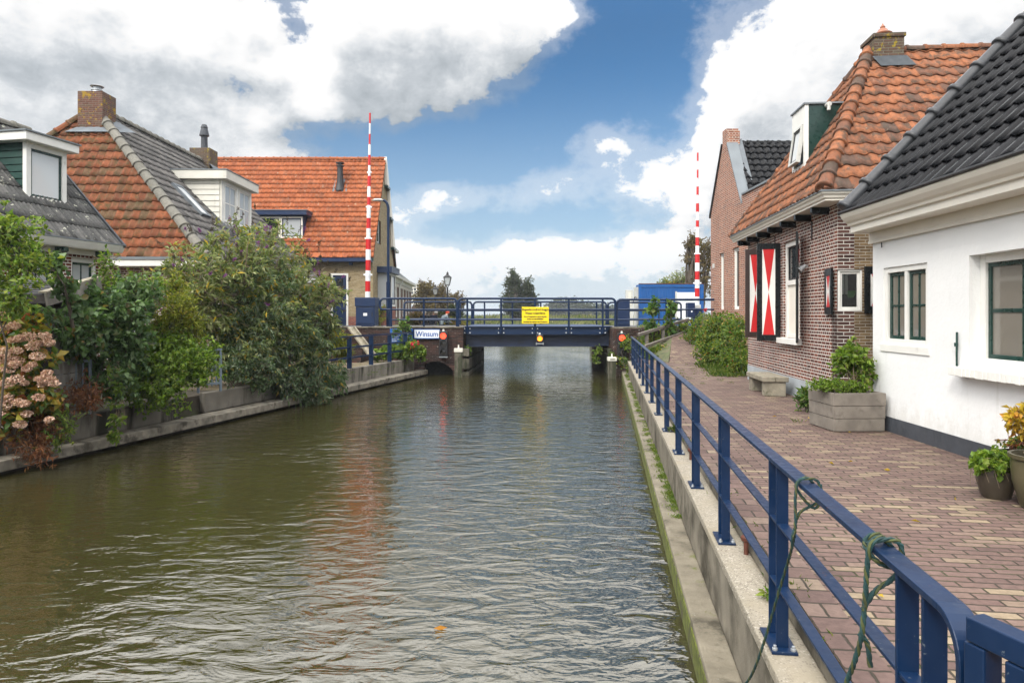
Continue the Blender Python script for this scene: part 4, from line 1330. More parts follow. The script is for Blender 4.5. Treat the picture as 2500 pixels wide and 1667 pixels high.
MB().add([(-.1, 2.43, EZ + 2.77), (6.1, 2.43, EZ + 2.77), (6.1, 5.2, EZ + .1), (-.1, 5.2, EZ + .1)], [(0, 1, 2, 3)]).build('rear_roof', T_COR, t)
MB().bar((6.12, -.06, EZ + .10), (6.12, 2.45, EZ + .13 + 2.66), .05, .09, up=(0, -s4, c4_)).build('verge_trim', PLINTH, t)
caps('ridge_tiles', T_CAPG, t, (-.1, 2.43, EZ + 2.8), (6.1, 2.43, EZ + 2.8), .10, .40, n=8)
ydr = lambda z: (z - EZ - .12) * c4_ / s4
dx0, dx1, dy, dz0, dz1 = 4.46, 5.42, .74, 3.78, 4.95
dr = MB().prism([(dx0 + .06, dy + .06, dz0 + .1), (dx0 + .06, dy + .06, dz1), (dx0 + .06, ydr(dz1) + .1, dz1), (dx0 + .06, ydr(dz0 + .1) + .1, dz0 + .1)], (dx1 - dx0 - .12, 0, 0)).build('dormer', GREEND, t)
lp = MB()
for i in range(8):
    z = dz0 + .16 + i * .142
    y1 = max(dy + .14, ydr(z + .06))
    lp.prism([(dx0 + .045, dy + .10, z), (dx0 + .03, dy + .10, z + .01), (dx0 + .045, dy + .10, z + .136)], (0, ydr(z + .13) + .05 - dy - .1, 0))
lp.build('boarding', GREEND, dr)
window(dr, dx0, dx1, dz0, dz1, dy, WHITE, GREENP, GLASSW, 1, 1, .11)
rfm = MB().box(dx0 - .16, dx1 + .16, dy - .16, ydr(dz1) + .1, dz1, dz1 + .17)
rfm.build('dormer_roof', WHITE, dr, bevel=.01)
MB().box(dx0 - .19, dx1 + .19, dy - .19, ydr(dz1) + .1, dz1 + .171, dz1 + .20).build('roof_edge', ZINC, dr)
MB().add([(dx0 - .06, dy - .02, dz0 + .0), (dx1 + .06, dy - .02, dz0 + .0), (dx1 + .14, dy - .30, dz0 - .24), (dx0 - .14, dy - .30, dz0 - .24)], [(0, 1, 2, 3), (3, 2, 1, 0)]).build('lead_apron', ZINC, dr)

# ------------------------------------------------------------------ hipped house, orange and grey
HO = Vector((-18, 19, -1.5))
t = thing('hipped_house', 'hipped house with orange front slope, grey side slope and white dormer', 'house', HO)
ez, ax, ay, az_ = 3.107, 4.75, 2.7, 8.06
mb = MB()
wall_holes(mb, .3, 9.2, 0, ez, [(6.7, 7.5, .9, 2.5)], .3, .15)
mb.add([(9.2, .3, 0), (9.2, 11, 0), (9.2, 11, ez), (9.2, .3, ez)], [(0, 1, 2, 3)])
mb.build('wall', BRICK_DK, t)
window(t, 6.7, 7.5, .9, 2.5, .36, WHITE, WHITE, GLASSC, 1, 2, .09)
MB().box(.0, 9.52, -.05, .28, ez - .24, ez - .02).box(9.22, 9.52, .28, 11, ez - .24, ez - .02).build('fascia', WHITE, t, bevel=.01)
MB().box(-.02, 9.55, -.08, -.052, ez - .05, ez + .02).build('gutter', ZINC, t)
Lf, cf, sf = slope(ay, az_ - ez)
Lr, cr_, sr_ = slope(9.5 - ax, az_ - ez)
tiles('front_roof', T_HIP, t, (0, 0, ez), (1, 0, 0), (0, cf, sf), [(0, 0), (9.5, 0), (ax, Lf)], .235, .32, S_pan, .045, .03, .02, K=8, seed=11, jit=.012)
tiles('side_roof', T_GRY, t, (9.5, 0, ez), (0, 1, 0), (-cr_, 0, sr_), [(0, 0), (11, 0), (11, Lr), (ay, Lr)], .30, .37, S_flat, .03, .024, .018, K=10, seed=12, jit=.004)
MB().add([(0, 0, ez), (ax, ay, az_), (ax, 11, az_), (0, 11, ez)], [(0, 1, 2, 3)]).build('far_roof', T_GRY, t)
caps('hip_tiles', T_CAPG, t, (9.5, 0, ez + .04), (ax + .35, ay - .2, az_ - .31), .15, .42, n=9, bulge=.02)
caps('hip_tiles', T_HIP, t, (0, 0, ez + .04), (ax - .35, ay - .2, az_ - .3), .13, .42, n=8)
caps('ridge_tiles', T_CAPG, t, (ax, ay + .6, az_ + .04), (ax, 11, az_ + .04), .13, .42, n=8)
cx0, cx1, cy0, cy1 = 4.48, 5.25, 2.25, 2.98
cm = MB().box(cx0, cx1, cy0, cy1, 7.2, 8.48).build('chimney', BRICK_CH, t)
ap = MB()                                           # lead skirt where the hips meet the chimney
zz = lambda f: 7.62 - .42 * f
for f0, f1 in ((0, 1),):
    lo_ = [(cx0 - .30, cy0 - .18, 7.17), (cx1 + .26, cy0 - .18, 7.17), (cx1 + .62, cy1 + .02, 7.38), (cx0 - .5, cy1 + .02, 7.38)]
    hi_ = [(cx0 - .012, cy0 - .012, 7.36), (cx1 + .012, cy0 - .012, 7.36), (cx1 + .012, cy1 + .02, 7.75), (cx0 - .012, cy1 + .02, 7.75)]
    ap.add(lo_ + hi_, [(0, 1, 5, 4), (1, 2, 6, 5), (3, 0, 4, 7)])
ap.build('lead_skirt', LEAD, cm)
MB().lathe([(.19, 8.48), (.15, 8.56), (.15, 8.60)], (4.86, 2.62, 0), 16).lathe([(.16, 8.60), (.17, 8.61), (.16, 8.63)], (4.86, 2.62, 0), 16).lathe([(.13, 8.63), (.13, 8.72)], (4.86, 2.62, 0), 12).lathe([(.18, 8.72), (.20, 8.74), (.17, 8.76), (.0, 8.77)], (4.86, 2.62, 0), 16).build('cowl', STEEL, cm, smooth=True)
c2 = MB().box(4.3, 5.15, 10.0, 10.8, 7.6, 8.62).build('chimney', BRICK_C2, t)
tag(c2, 'chimney crusted with yellow lichen and topped by a steel flue')
MB().add([(5.15, 9.95, 7.95), (5.5, 9.95, 7.55), (5.5, 10.85, 7.55), (5.15, 10.85, 7.95)], [(0, 1, 2, 3)]).build('lead_flashing', LEAD, c2)
MB().lathe([(.14, 8.62), (.13, 9.15), (.14, 9.2), (.20, 9.22), (.20, 9.25), (.13, 9.55), (.15, 9.57), (.10, 9.7), (.0, 9.71)], (4.75, 10.4, 0), 14).build('flue', PLINTH, c2, smooth=True)
# dormer on the grey slope: front looks to the canal (+x)
xs = lambda z: 9.5 - (z - ez) * cr_ / sr_
dxf = 8.02
DY0, DY1, DZ0, DZ1 = 4.5, 7.15, 4.62, 6.22
dr = MB().prism([(dxf - .02, DY0 + .04, DZ0), (dxf - .02, DY0 + .04, DZ1), (xs(DZ1) - .1, DY0 + .04, DZ1), (xs(DZ0) - .1, DY0 + .04, DZ0)], (0, DY1 - DY0 - .08, 0)).build('dormer', OFFW, t)
lb = MB()
for i in range(8):
    z = DZ0 + .05 + i * .195
    lb.prism([(dxf - .10, DY0 + .04, z), (dxf - .10, DY0 + .005, z + .008), (dxf - .10, DY0 + .025, z + .19)], (min(-.05, xs(z + .19) - .05 - dxf + .1), 0, 0))
lb.build('boarding', OFFW, dr)
MB().box(xs(DZ1) - .3, dxf + .22, DY0 - .16, DY1 + .16, DZ1 - .04, DZ1 + .26).build('dormer_roof', OFFW, dr, bevel=.012)
MB().box(xs(DZ1) - .3, dxf + .24, DY0 - .18, DY1 + .18, DZ1 + .261, DZ1 + .29).build('roof_edge', ZINC, dr)
MD = Matrix.Translation((dxf, DY0, 0)) @ Matrix.Rotation(R(90), 4, 'Z')
fw_ = MB()
wall_holes(fw_, 0, DY1 - DY0, DZ0 - .25, DZ1, [(.15, 1.2, DZ0 + .12, DZ1 - .12), (1.42, 2.5, DZ0 + .12, DZ1 - .12)], 0, .05)
fw_.build('dormer_front', WHITE, dr, m4=MD)
for a in ((.15, 1.2), (1.42, 2.5)):
    window(dr, a[0], a[1], DZ0 + .12, DZ1 - .12, -.03, WHITE, WHITE, GLASSC, 2, 2, .05, m4=MD, bw=.035)
MB().add([(xs(DZ1) - .1, DY0 - .01, DZ1 + .1), (9.15, DY0 - .01, ez + .52), (9.1, DY0 - .16, ez + .55), (xs(DZ1) - .15, DY0 - .16, DZ1 + .13)], [(0, 1, 2, 3), (3, 2, 1, 0)]).build('lead_flashing', LEAD, dr)
sk_ = MB()
O_, ey_, et_ = Vector((9.5, 3.0, ez)), Vector((0, 1, 0)), Vector((-cr_, 0, sr_))
nr_ = Vector((sr_, 0, cr_))
q = lambda s, u, n: O_ + ey_ * s + et_ * u + nr_ * n
for (s0, s1, u0, u1) in ((-.06, .02, 2.2, 3.6), (.50, .58, 2.2, 3.6), (.02, .5, 2.2, 2.28), (.02, .5, 3.5, 3.6)):
    sk_.add([q(s0, u0, .0), q(s1, u0, .0), q(s1, u1, .0), q(s0, u1, .0), q(s0, u0, .11), q(s1, u0, .11), q(s1, u1, .11), q(s0, u1, .11)], [(0, 3, 2, 1), (4, 5, 6, 7), (0, 1, 5, 4), (1, 2, 6, 5), (2, 3, 7, 6), (3, 0, 4, 7)])
so2 = sk_.build('skylight', LEAD, t)
MB().add([q(.01, 2.25, .085), q(.51, 2.25, .085), q(.51, 3.55, .085), q(.01, 3.55, .085)], [(0, 1, 2, 3)]).build('glass', GLASSW, so2)

# ------------------------------------------------------------------ big orange roofed house beyond the bridge road
t = thing('orange_roofed_house', 'yellow brick house with a tall bright orange tiled roof beside the bridge', 'house', (-20, 33, -.5))
gx = 13.2
mb = MB()
wall_holes(mb, 0, gx, 0, 3.3, [(11.15, 12.0, .0, 2.55)], .35, .15)
mb.build('wall', BRICK_HS, t)
MR = Matrix.Translation((gx, .35, 0)) @ Matrix.Rotation(R(90), 4, 'Z')
gw = MB()
wall_holes(gw, 0, 5.9, 0, 3.3, [(1.2, 3.2, .9, 2.65)], 0, .15)
hl = (1.05, 2.0, 4.15, 5.35)
# gable: rows of masonry around the upper window
yl = lambda z: max(0, (z - 3.3) * .60)
for a, b in ((3.3, hl[2]), (hl[2], hl[3]), (hl[3], 8.55)):
    if a == hl[2]:
        gw.add([(yl(a), 0, a), (hl[0], 0, a), (hl[0], 0, b), (yl(b), 0, b)], [(0, 1, 2, 3)])
        gw.add([(hl[1], 0, a), (5.9 - yl(a), 0, a), (5.9 - yl(b), 0, b), (hl[1], 0, b)], [(0, 1, 2, 3)])
    else:
        gw.add([(yl(a), 0, a), (5.9 - yl(a), 0, a), (max(yl(b), 0), 0, b), (min(yl(b), 2.9), 0, b)] if False else [(yl(a), 0, a), (5.9 - yl(a), 0, a), (max(2.96, 5.9 - yl(b)), 0, b), (min(2.94, yl(b)), 0, b)], [(0, 1, 2, 3)])
gw.build('gable_wall', BRICK_HS, t, m4=MR)
window(t, hl[0], hl[1], hl[2], hl[3], .05, GREENP, WHITE, GLASS, 1, 2, .08, m4=MR)
MB().box(0, 5.9, -.02, .0, 0, .55).build('plinth', BRICK_PL, t, m4=MR)
MB().box(0, 11.14, .33, .349, 0, .45).box(12.01, gx, .33, .349, 0, .45).build('front_plinth', BRICK_PL, t)
# door
dd = MB()
for p in ((11.15, 11.24, 0, 2.55), (11.91, 12.0, 0, 2.55), (11.24, 11.91, 2.46, 2.55)):
    dd.box(p[0], p[1], .33, .45, p[2], p[3])
do = dd.build('door', WHITE, t)
MB().box(11.24, 11.91, .40, .44, 0, 2.46).build('door_leaf', BLUEBOX, do)
MB().box(11.42, 11.75, .385, .405, 1.1, 2.3).build('glass', GLASS, do)
lf, c5, s5 = slope(3.3, 5.51)
tiles('roof', T_ORG, t, (-.2, 0, 3.29), (1, 0, 0), (0, c5, s5), [(0, 0), (gx + .3, 0), (gx + .3, lf), (0, lf)], .235, .31, S_pan, .042, .028, .018, K=6, seed=14, jit=.005)
MB().prism([(-.2, 3.3, 8.80), (gx + .1, 3.3, 8.80), (gx + .1, 6.6, 3.29), (-.2, 6.6, 3.29)], (0, .04, .05)).build('rear_roof', T_ORG, t)
caps('ridge_tiles', T_ORG, t, (-.2, 3.3, 8.83), (gx + .1, 3.3, 8.83), .11, .38, n=8)
MB().box(-.2, gx + .0, -.08, .34, 3.10, 3.27).build('eaves_board', BLUEBOX, t)
for i in range(7):
    x = 1.0 + i * 1.85
    MB().box(x, x + .14, .06, .34, 2.95, 3.099).build('bracket', BLUEBOX, t)
bg_ = MB()
for side in (0, 1):
    y0, y1 = (0, 3.3) if side == 0 else (6.6, 3.3)
    bg_.prism([(gx + .04, y0, 3.12), (gx + .04, y1, 8.64), (gx + .04, y1, 8.78), (gx + .04, y0, 3.26)], (.06, 0, 0))
bg_.build('barge_board', GREENP, t)
br_ = MB()
for i in range(3):
    z = 4.35 + i * 1.55
    y = 6.6 - (z - 3.29) * 3.3 / 5.51
    br_.prism([(gx + .02, y - .04, z), (gx + .02, y - .75, z), (gx + .02, y - .62 - .3, z + 1.35), (gx + .02, y - .88, z + 1.45)], (.14, 0, 0))
br_.build('gable_boarding', CREAM, t)
for i in range(3):
    z = 4.30 + i * 1.55
    y = 6.6 - (z - 3.29) * 3.3 / 5.51
    MB().box(gx, gx + .2, y - .8, y - .02, z - .10, z).build('purlin_end', GREENP, t)
# bay window on the gable
bw_ = MB()
bw_.box(gx, gx + .55, 1.55, 3.55, 0, .95)
by = bw_.build('bay_window', BRICK_PL, t)
window(by, 1.2, 2.0, .97, 2.65, -.57, WHITE, IRON, GLASS, 1, 1, .09, m4=MR)
window(by, 2.02, 3.2, .97, 2.65, -.57, WHITE, IRON, GLASSC, 1, 1, .09, m4=MR)
MB().box(gx, gx + .54, 1.57, 1.60, .95, 2.65).build('side_panel', GLASSC, by)
MB().box(gx, gx + .75, 1.35, 3.75, 2.66, 2.95).build('bay_roof', BLUEBOX, by)
MB().box(gx, gx + .78, 1.32, 3.78, 2.951, 2.98).build('roof_edge', ZINC, by)
# dormer on the front slope
dq = MB().box(7.5, 9.75, .62, 2.2, 4.1, 5.42).build('dormer', BLUEBOX, t)
MB().box(7.25, 9.95, .36, 2.4, 5.42, 5.64).build('dormer_roof', BLUEBOX, dq)
MB().box(7.22, 9.98, .33, 2.4, 5.641, 5.67).build('roof_edge', ZINC, dq)
window(dq, 7.55, 8.6, 4.3, 5.35, .56, CREAM, BLUEBOX, GLASS, 1, 1, .07)
window(dq, 8.62, 9.7, 4.3, 5.35, .56, CREAM, BLUEBOX, GLASSC, 1, 1, .07)
# flue with lead collar
yf = 2.55
zf = 3.29 + yf * 5.51 / 3.3
MB().add([(10.75, yf - .45, zf - .68), (11.5, yf - .45, zf - .68), (11.42, yf + .0, zf + .07), (10.83, yf + .0, zf + .07)], [(0, 1, 2, 3)]).build('lead_collar', LEAD, t)
MB().lathe([(.26, zf - .62), (.19, zf - .3), (.16, zf - .05), (.15, zf + .62), (.20, zf + .64), (.20, zf + .70), (.12, zf + .72), (.12, zf + .78), (.22, zf + .79), (.22, zf + .83), (0, zf + .85)], (11.12, yf - .28, 0), 14).build('flue', IRON, t, smooth=True)

# ------------------------------------------------------------------ row of houses further down the street
t = thing('terrace_house', 'brick terrace row with slate roof and small black dormer down the street', 'house', (-7.3, 41, -.6), R(93.3))
mb = MB()
hs = [(.8 + i * 2.15, 1.7 + i * 2.15, .5, 2.5) for i in range(6)]
wall_holes(mb, 0, 14, 0, 3.0, hs, 0, .12)
mb.add([(0, 0, 0), (0, 0, 3), (0, 3.2, 6), (0, 6.4, 3), (0, 6.4, 0)], [(0, 1, 2, 3, 4)])
mb.build('wall', BRICK_RW, t)
for h in hs:
    window(t, *h, .03, WHITE, WHITE, GLASS, 1, 2, .10)
l6, c6, s6 = slope(3.4, 2.75)
tiles('roof', T_SLT, t, (-.2, -.25, 3.05), (1, 0, 0), (0, c6, s6), [(0, 0), (14.4, 0), (14.4, l6), (0, l6)], .45, .32, S_flat, .008, .014, .01, K=3, seed=16)
MB().prism([(-.2, y, z) for y, z in [(0, 2.7), (-.06, 2.7), (-.08, 2.92), (-.34, 2.94), (-.38, 3.1), (0, 3.1)]], (14.4, 0, 0)).build('gutter', WHITE, t)
dt = MB()
for i in range(26):
    dt.box(.2 + i * .54, .42 + i * .54, -.05, -.001, 2.45, 2.66)
dt.build('dentil_course', CREAM, t)
dr = MB().box(2.6, 4.6, .25, 2.4, 3.4, 4.75).build('dormer', IRON, t)
MB().box(2.4, 4.8, .0, 2.4, 4.75, 4.93).build('dormer_roof', LIGHTGREY, dr)
window(dr, 2.7, 4.5, 3.7, 4.7, .19, WHITE, WHITE, GLASSC, 2, 1, .08)
MB().tube([(4.35, -.3, 2.95), (4.35, -.08, 2.5), (4.35, -.08, .0)], .05, 8).build('downpipe', WHITE, t, smooth=True)
t2 = thing('lattice_roofed_house', 'house with white battens latticed over its bare dark roof behind the lanterns', 'house', (-12.35, 79, -1.0))
t2.scale = (1.2, 1.2, 1.2)
bo = MB()
bo.prism([(.6, 0, 0), (3, 0, 0), (3, 0, 1.6), (1.8, 0, 3.5), (.6, 0, 1.6)], (0, 6, 0))
bo.build('wall', BRICK_RW, t2)
rf2 = MB()
P0, P1, P2, P3 = V(.1, -.3, 3.72), V(2.1, -.3, 3.9), V(1.9, -1.0, 1.9), V(.75, -1.0, 1.9)
rf2.prism([P0, P1, P2, P3], (0, .12, .02))
ro = rf2.build('roof', PLINTH, t2)
bt = MB()
for i in range(7):
    f = i / 6
    bt.bar(P0.lerp(P1, f) - V(0, .06, 0), P3.lerp(P2, f) - V(0, .06, 0), .06, .05, up=(0, -1, 0))
for i in range(7):
    f = i / 6
    bt.bar(P0.lerp(P3, f) - V(0, .10, 0), P1.lerp(P2, f) - V(0, .10, 0), .06, .05, up=(0, -1, 0))
bt.build('battens', OFFW, ro)

# ------------------------------------------------------------------ garden shed
t = thing('garden_shed', 'open wooden shed with black felt roof and grey boarded side', 'shed', (-8.3, 10.5, -1.68))
sw_ = MB()
for i in range(9):
    z = .0 + i * .19
    sw_.box(1.20, 1.225, .05, 1.1, z, z + .18)
sw_.build('side_boards', WOODG, t)
sd_ = MB()
sd_.box(-.6, 1.19, .95, 1.0, 0, 1.95).box(-.6, -.55, 0, 1, 0, 1.95)
for i in range(9):
    sd_.box(-.55, .25, .02, .05, i * .2, i * .2 + .19)
sd_.build('back_wall', WOODD, t)
MB().box(1.12, 1.20, .0, .08, 0, 1.98).build('post', WOODD, t)
ra = MB()
ra.prism([(-.7, -.12, 1.95), (-.7, 1.15, 2.24), (-.7, 1.15, 2.28), (-.7, -.12, 1.99)], (1.92, 0, 0))
for i in range(7):
    f = i / 7
    ra.prism([(-.7, -.10 + 1.2 * f, 2.0 + .272 * f), (-.7, -.06 + 1.2 * f, 2.01 + .272 * f), (-.7, -.06 + 1.2 * f, 2.026 + .272 * f), (-.7, -.1 + 1.2 * f, 2.016 + .272 * f)], (1.92, 0, 0))
ra.build('roof', FELT, t)
MB().bar((1.245, -.16, 1.92), (1.245, 1.2, 2.225), .04, .20).build('barge_board', WOODG, t)
MB().bar((1.20, -.17, 2.03), (1.20, 1.2, 2.34), .14, .025).build('cap_board', WOODB, t)
MB().box(-.7, 1.22, -.15, -.122, 1.86, 1.99).build('fascia', WOODD, t)

# ================================================================== RIGHT-BANK RAILING
t = thing('railing', 'long navy blue flat bar railing running along the right quay to the bridge', 'railing', C(.84, 12, -1.6))
off = t.location
RU = .835
proto = None
v0 = 1.99
posts = [3.42 + 1.555 * k for k in range(13)]
zp = -1.6
for i, v in enumerate(posts):
    pm_ = MB()
    for dv in (-.01, .14):
        pm_.add([C(RU - .028, v + dv, zp + .015), C(RU + .028, v + dv, zp + .015), C(RU + .028, v + dv + .012, zp + .015), C(RU - .028, v + dv + .012, zp + .015),
                 C(RU - .028, v + dv, -.72), C(RU + .028, v + dv, -.72), C(RU + .028, v + dv + .012, -.72), C(RU - .028, v + dv + .012, -.72)],
                [(0, 3, 2, 1), (4, 5, 6, 7), (0, 1, 5, 4), (1, 2, 6, 5), (2, 3, 7, 6), (3, 0, 4, 7)])
    po = pm_.build('post', BLUE, t, off=off, bevel=.002)
    if v < 16:
        bp = cbox(RU - .06, RU + .06, v - .06, v + .20, zp + .001, zp + .015)
        bo = bp.build('base_plate', BLUE, po, off=off, bevel=.002)
        for du, dv in ((-.042, -.04), (.042, -.04)):
            c = C(RU + du, v + dv, zp + .015)
            MB().lathe([(.013, 0), (.013, .010), (.008, .012), (.008, .022), (.0, .025)], c, 8).build('bolt', STEEL, po, off=off, smooth=True)
# wide double flat at the near end
pe = MB()
for dv in (-.02, .14):
    v = 1.90 + dv
    pe.add([C(RU - .03, v, -1.6), C(RU + .03, v, -1.6), C(RU + .03, v + .012, -1.6), C(RU - .03, v + .012, -1.6), C(RU - .03, v, -.72), C(RU + .03, v, -.72), C(RU + .03, v + .012, -.72), C(RU - .03, v + .012, -.72)],
           [(0, 3, 2, 1), (4, 5, 6, 7), (0, 1, 5, 4), (1, 2, 6, 5), (2, 3, 7, 6), (3, 0, 4, 7)])
pe.build('post', BLUE, t, off=off, bevel=.002)
tr = MB()
ve = posts[-1] + 1.3
tr.bar(C(RU, 1.80, -.712), C(RU, ve, -.712), .066, .02)
# the top bar turns down at the near end
arc = [C(RU, 1.80 - .10 * math.sin(a), -.712 - .10 + .10 * math.cos(a)) for a in [PI / 2 * k / 8 for k in range(9)]]
nsec = []
for i, p in enumerate(arc):
    a = PI / 2 * i / 8
    n_ = CD * -math.sin(a) + Vector((0, 0, math.cos(a)))
    nsec.append([p - CN * .033 - n_ * .01, p + CN * .033 - n_ * .01, p + CN * .033 + n_ * .01, p - CN * .033 + n_ * .01])
end = [q_ + Vector((0, 0, -.80)) for q_ in nsec[-1]]
nsec.append(end)
for a, b in zip(nsec, nsec[1:]):
    tr.add(a + b, [(0, 1, 5, 4), (1, 2, 6, 5), (2, 3, 7, 6), (3, 0, 4, 7)])
tr.build('top_rail', BLUE, t, off=off, bevel=.003)
for z in (-1.0, -1.30):
    MB().bar(C(RU, 1.76, z), C(RU, ve, z), .05, .012).build('rail', BLUE, t, off=off, bevel=.002)
MB().bar(C(RU, ve, -.72), C(RU, ve, -1.6), .05, .012, up=CN).build('end_post', BLUE, t, off=off)

t = thing('railing', 'square tube railing end in the near corner beside the curved bar', 'railing', (1.06, 1.5, -1.6))
off = t.location
d_ = Vector((.30, -1, 0)).normalized()
A_ = Vector((1.05, 1.55, -.705))
MB().bar(A_, A_ + d_ * 1.6, .055, .055).build('top_rail', BLUE, t, off=off, bevel=.004)
MB().bar(A_ + d_ * .02 + V(0, 0, -.03), A_ + d_ * .02 + V(0, 0, -.9), .055, .05, up=d_).build('post', BLUE, t, off=off, bevel=.004)
MB().bar(A_ + d_ * .16 + V(0, 0, -.03), A_ + d_ * .16 + V(0, 0, -.9), .055, .14, up=d_).build('post', BLUE, t, off=off, bevel=.004)
MB().bar(A_ + V(0, 0, -.32), A_ + d_ * 1.6 + V(0, 0, -.32), .05, .02).build('rail', BLUE, t, off=off, bevel=.002)


def rope(name, label, paths, r=.011):
    mb = MB()
    me_uv = []
    for pts in paths:
        # resample with a Catmull-Rom curve
        pts = [Vector(p) for p in pts]
        ext = [pts[0] * 2 - pts[1]] + pts + [pts[-1] * 2 - pts[-2]]
        out = []
        for i in range(1, len(ext) - 2):
            for k in range(8):
                f = k / 8
                p0, p1, p2, p3 = ext[i - 1:i + 3]
                out.append(.5 * ((2 * p1) + (p2 - p0) * f + (2 * p0 - 5 * p1 + 4 * p2 - p3) * f * f + (3 * p1 - p0 - 3 * p2 + p3) * f ** 3))
        out.append(pts[-1])
        # three strands twisted together
        ln = [0]
        for a, b in zip(out, out[1:]):
            ln.append(ln[-1] + (b - a).length)
        fine, s = [], 0
        n = max(8, int(ln[-1] / .012))
        j = 0
        for i in range(n + 1):
            s = ln[-1] * i / n
            while j < len(ln) - 2 and ln[j + 1] < s:
                j += 1
            f = (s - ln[j]) / max(1e-6, ln[j + 1] - ln[j])
            fine.append((out[j].lerp(out[j + 1], f), (out[j + 1] - out[j]).normalized(), s))
        for st in range(3):
            sp = []
            for p, d, s in fine:
                a = 2 * PI * (s / .075 + st / 3)
                x = d.cross(Vector((.2, .3, .93))).normalized()
                y = x.cross(d)
                sp.append(p + (x * math.cos(a) + y * math.sin(a)) * r * .55)
            mb.tube(sp, r * .62, 5, mi=st % 2)
    o = mb.build(name, [ROPE_A, ROPE_B], smooth=True)
    return tag(o, label, 'rope')


ROPE_A = mat('dark_teal_strand', (.008, .036, .036), .8, var=.4, vs=20, bs=.5, bscale=300)
ROPE_B = mat('olive_yellow_strand', (.052, .062, .018), .8, var=.4, vs=20, bs=.5, bscale=300)
e = C(RU, 2.98, -.70)
lft, rgt = -CN * .045, CN * .045
dn_ = Vector((0, 0, -1))
rope('mooring_rope', 'thin blue green rope tied to the rail by the double post, hanging to the ledge',
     [[e + rgt + dn_ * .04, e + rgt * .8 + dn_ * -.012, e + dn_ * -.022, e + lft * .9 + dn_ * -.01, e + lft * 1.2 + dn_ * .06, e + lft * 1.3 + dn_ * .22, e + lft * 1.4 + dn_ * .5 + CD * .2, C(.70, 3.45, -1.75), C(.62, 3.75, -2.03), C(.52, 3.9, -2.3)],
      [e + CD * .03 + rgt + dn_ * .03, e + CD * .03 + dn_ * -.02, e + CD * .03 + lft + dn_ * .02, e + dn_ * .10 + rgt * .4, e + dn_ * .055 + rgt * 1.1, e + rgt + dn_ * .0],
      [e + rgt + dn_ * .07, e + rgt * .2 + dn_ * .09, e + lft * .8 + dn_ * .12, e + lft * 1.25 + dn_ * .17], [e + lft * 1.25 + dn_ * .19, e + lft * 1.55 + dn_ * .21 - CD * .02, e + lft * 1.5 + dn_ * .27]], .0060)
e = C(RU, 2.19, -.70)
rope('mooring_rope', 'thicker green and yellow rope knotted round the rail nearest the curved end',
     [[e + rgt + dn_ * .05, e + rgt * .9 + dn_ * -.014, e + dn_ * -.026, e + lft * .95 + dn_ * -.01, e + lft * 1.2 + dn_ * .06, e + lft * 1.35 + dn_ * .17, e + lft * 1.7 + dn_ * .30, e + lft * 2.3 + dn_ * .50 + CD * .08, e + lft * 2.9 + dn_ * .8 + CD * .25, C(.64, 2.9, -1.95), C(.52, 3.1, -2.3)],
      [e + CD * .028 + rgt + dn_ * .03, e + CD * .028 + dn_ * -.024, e + CD * .028 + lft + dn_ * .0],
      [e + CD * .052 + rgt + dn_ * .03, e + CD * .052 + dn_ * -.024, e + CD * .052 + lft + dn_ * .0, e + lft * .6 + dn_ * .04, e + rgt * .6 + dn_ * .06],
      [e + rgt + dn_ * .06, e + rgt * .3 + dn_ * .095, e + lft * .7 + dn_ * .13, e + lft * 1.5 + dn_ * .19], [e + lft * 1.7 + dn_ * .26, e + lft * 1.2 + dn_ * .29, e + lft * 1.0 + dn_ * .36]], .0076)

for u, v, lb in ((.93, 4.75, 'rusty mushroom headed pin standing in the pebble cap beside a post foot'), (.93, 7.78, 'rusty pin further along the cap beside the third post')):
    o = MB().lathe([(.016, 0), (.016, .085), (.032, .095), (.036, .115), (.024, .128), (0, .13)], C(u, v, -1.6), 12).build('mooring_pin', RUST, smooth=True)
    tag(o, lb, 'mooring pin')

# ================================================================== BRIDGE
BY0, BY1 = 26.0, 32.3
t = thing('bridge', 'blue steel bascule bridge deck spanning the canal between brick abutments', 'bridge', (.8, 29, -.42))
off = t.location
XL, XR = -1.80, 3.82
MB().box(XL, XR, BY0 + .02, BY1, -.50, -.415).build('deck', BLUEBOX, t, off=off)
fg = MB()
fg.prism([(XL, BY0, -.43), (XR, BY0, -.43), (XR - .05, BY0, -.47), (XR - .38, BY0, -.73), (XL + .05, BY0, -.73)], (0, .03, 0))
fg.bar((XL, BY0 - .03, -.43), (XR, BY0 - .03, -.43), .10, .022)
fg.build('edge_beam', BLUE, t, off=off)
MB().box(XL + .02, XR - .08, BY0 + .35, BY0 + .42, -1.17, -.5).box(XL + .02, XR - .5, BY0 + .25, BY0 + .55, -1.20, -1.17).box(XL + .02, XR - .08, BY1 - .5, BY1 - .42, -1.17, -.5).build('girder', DEEPBLUE, t, off=off)
bl = MB()
for i in range(5):
    x = -1.70 + i * 1.287
    for dx in (-.10, .10):
        for z in (-.50, -.66):
            bl.lathe([(.022, 0), (.022, .012), (.012, .015)], (0, 0, 0), 6)
            k = len(bl.v) - 18
            for j in range(k, len(bl.v)):
                p = bl.v[j]
                bl.v[j] = Vector((x + dx + p.x, BY0 - .012 - p.z, z + p.y))
bl.build('bolts', SIGNW, t, off=off)
pl_ = MB()
for i in range(5):
    x = -1.70 + i * 1.287
    pl_.box(x - .14, x + .14, BY0 - .012, BY0 - .001, -.71, -.45)
pl_.build('bolt_plate', BLUE, t, off=off)


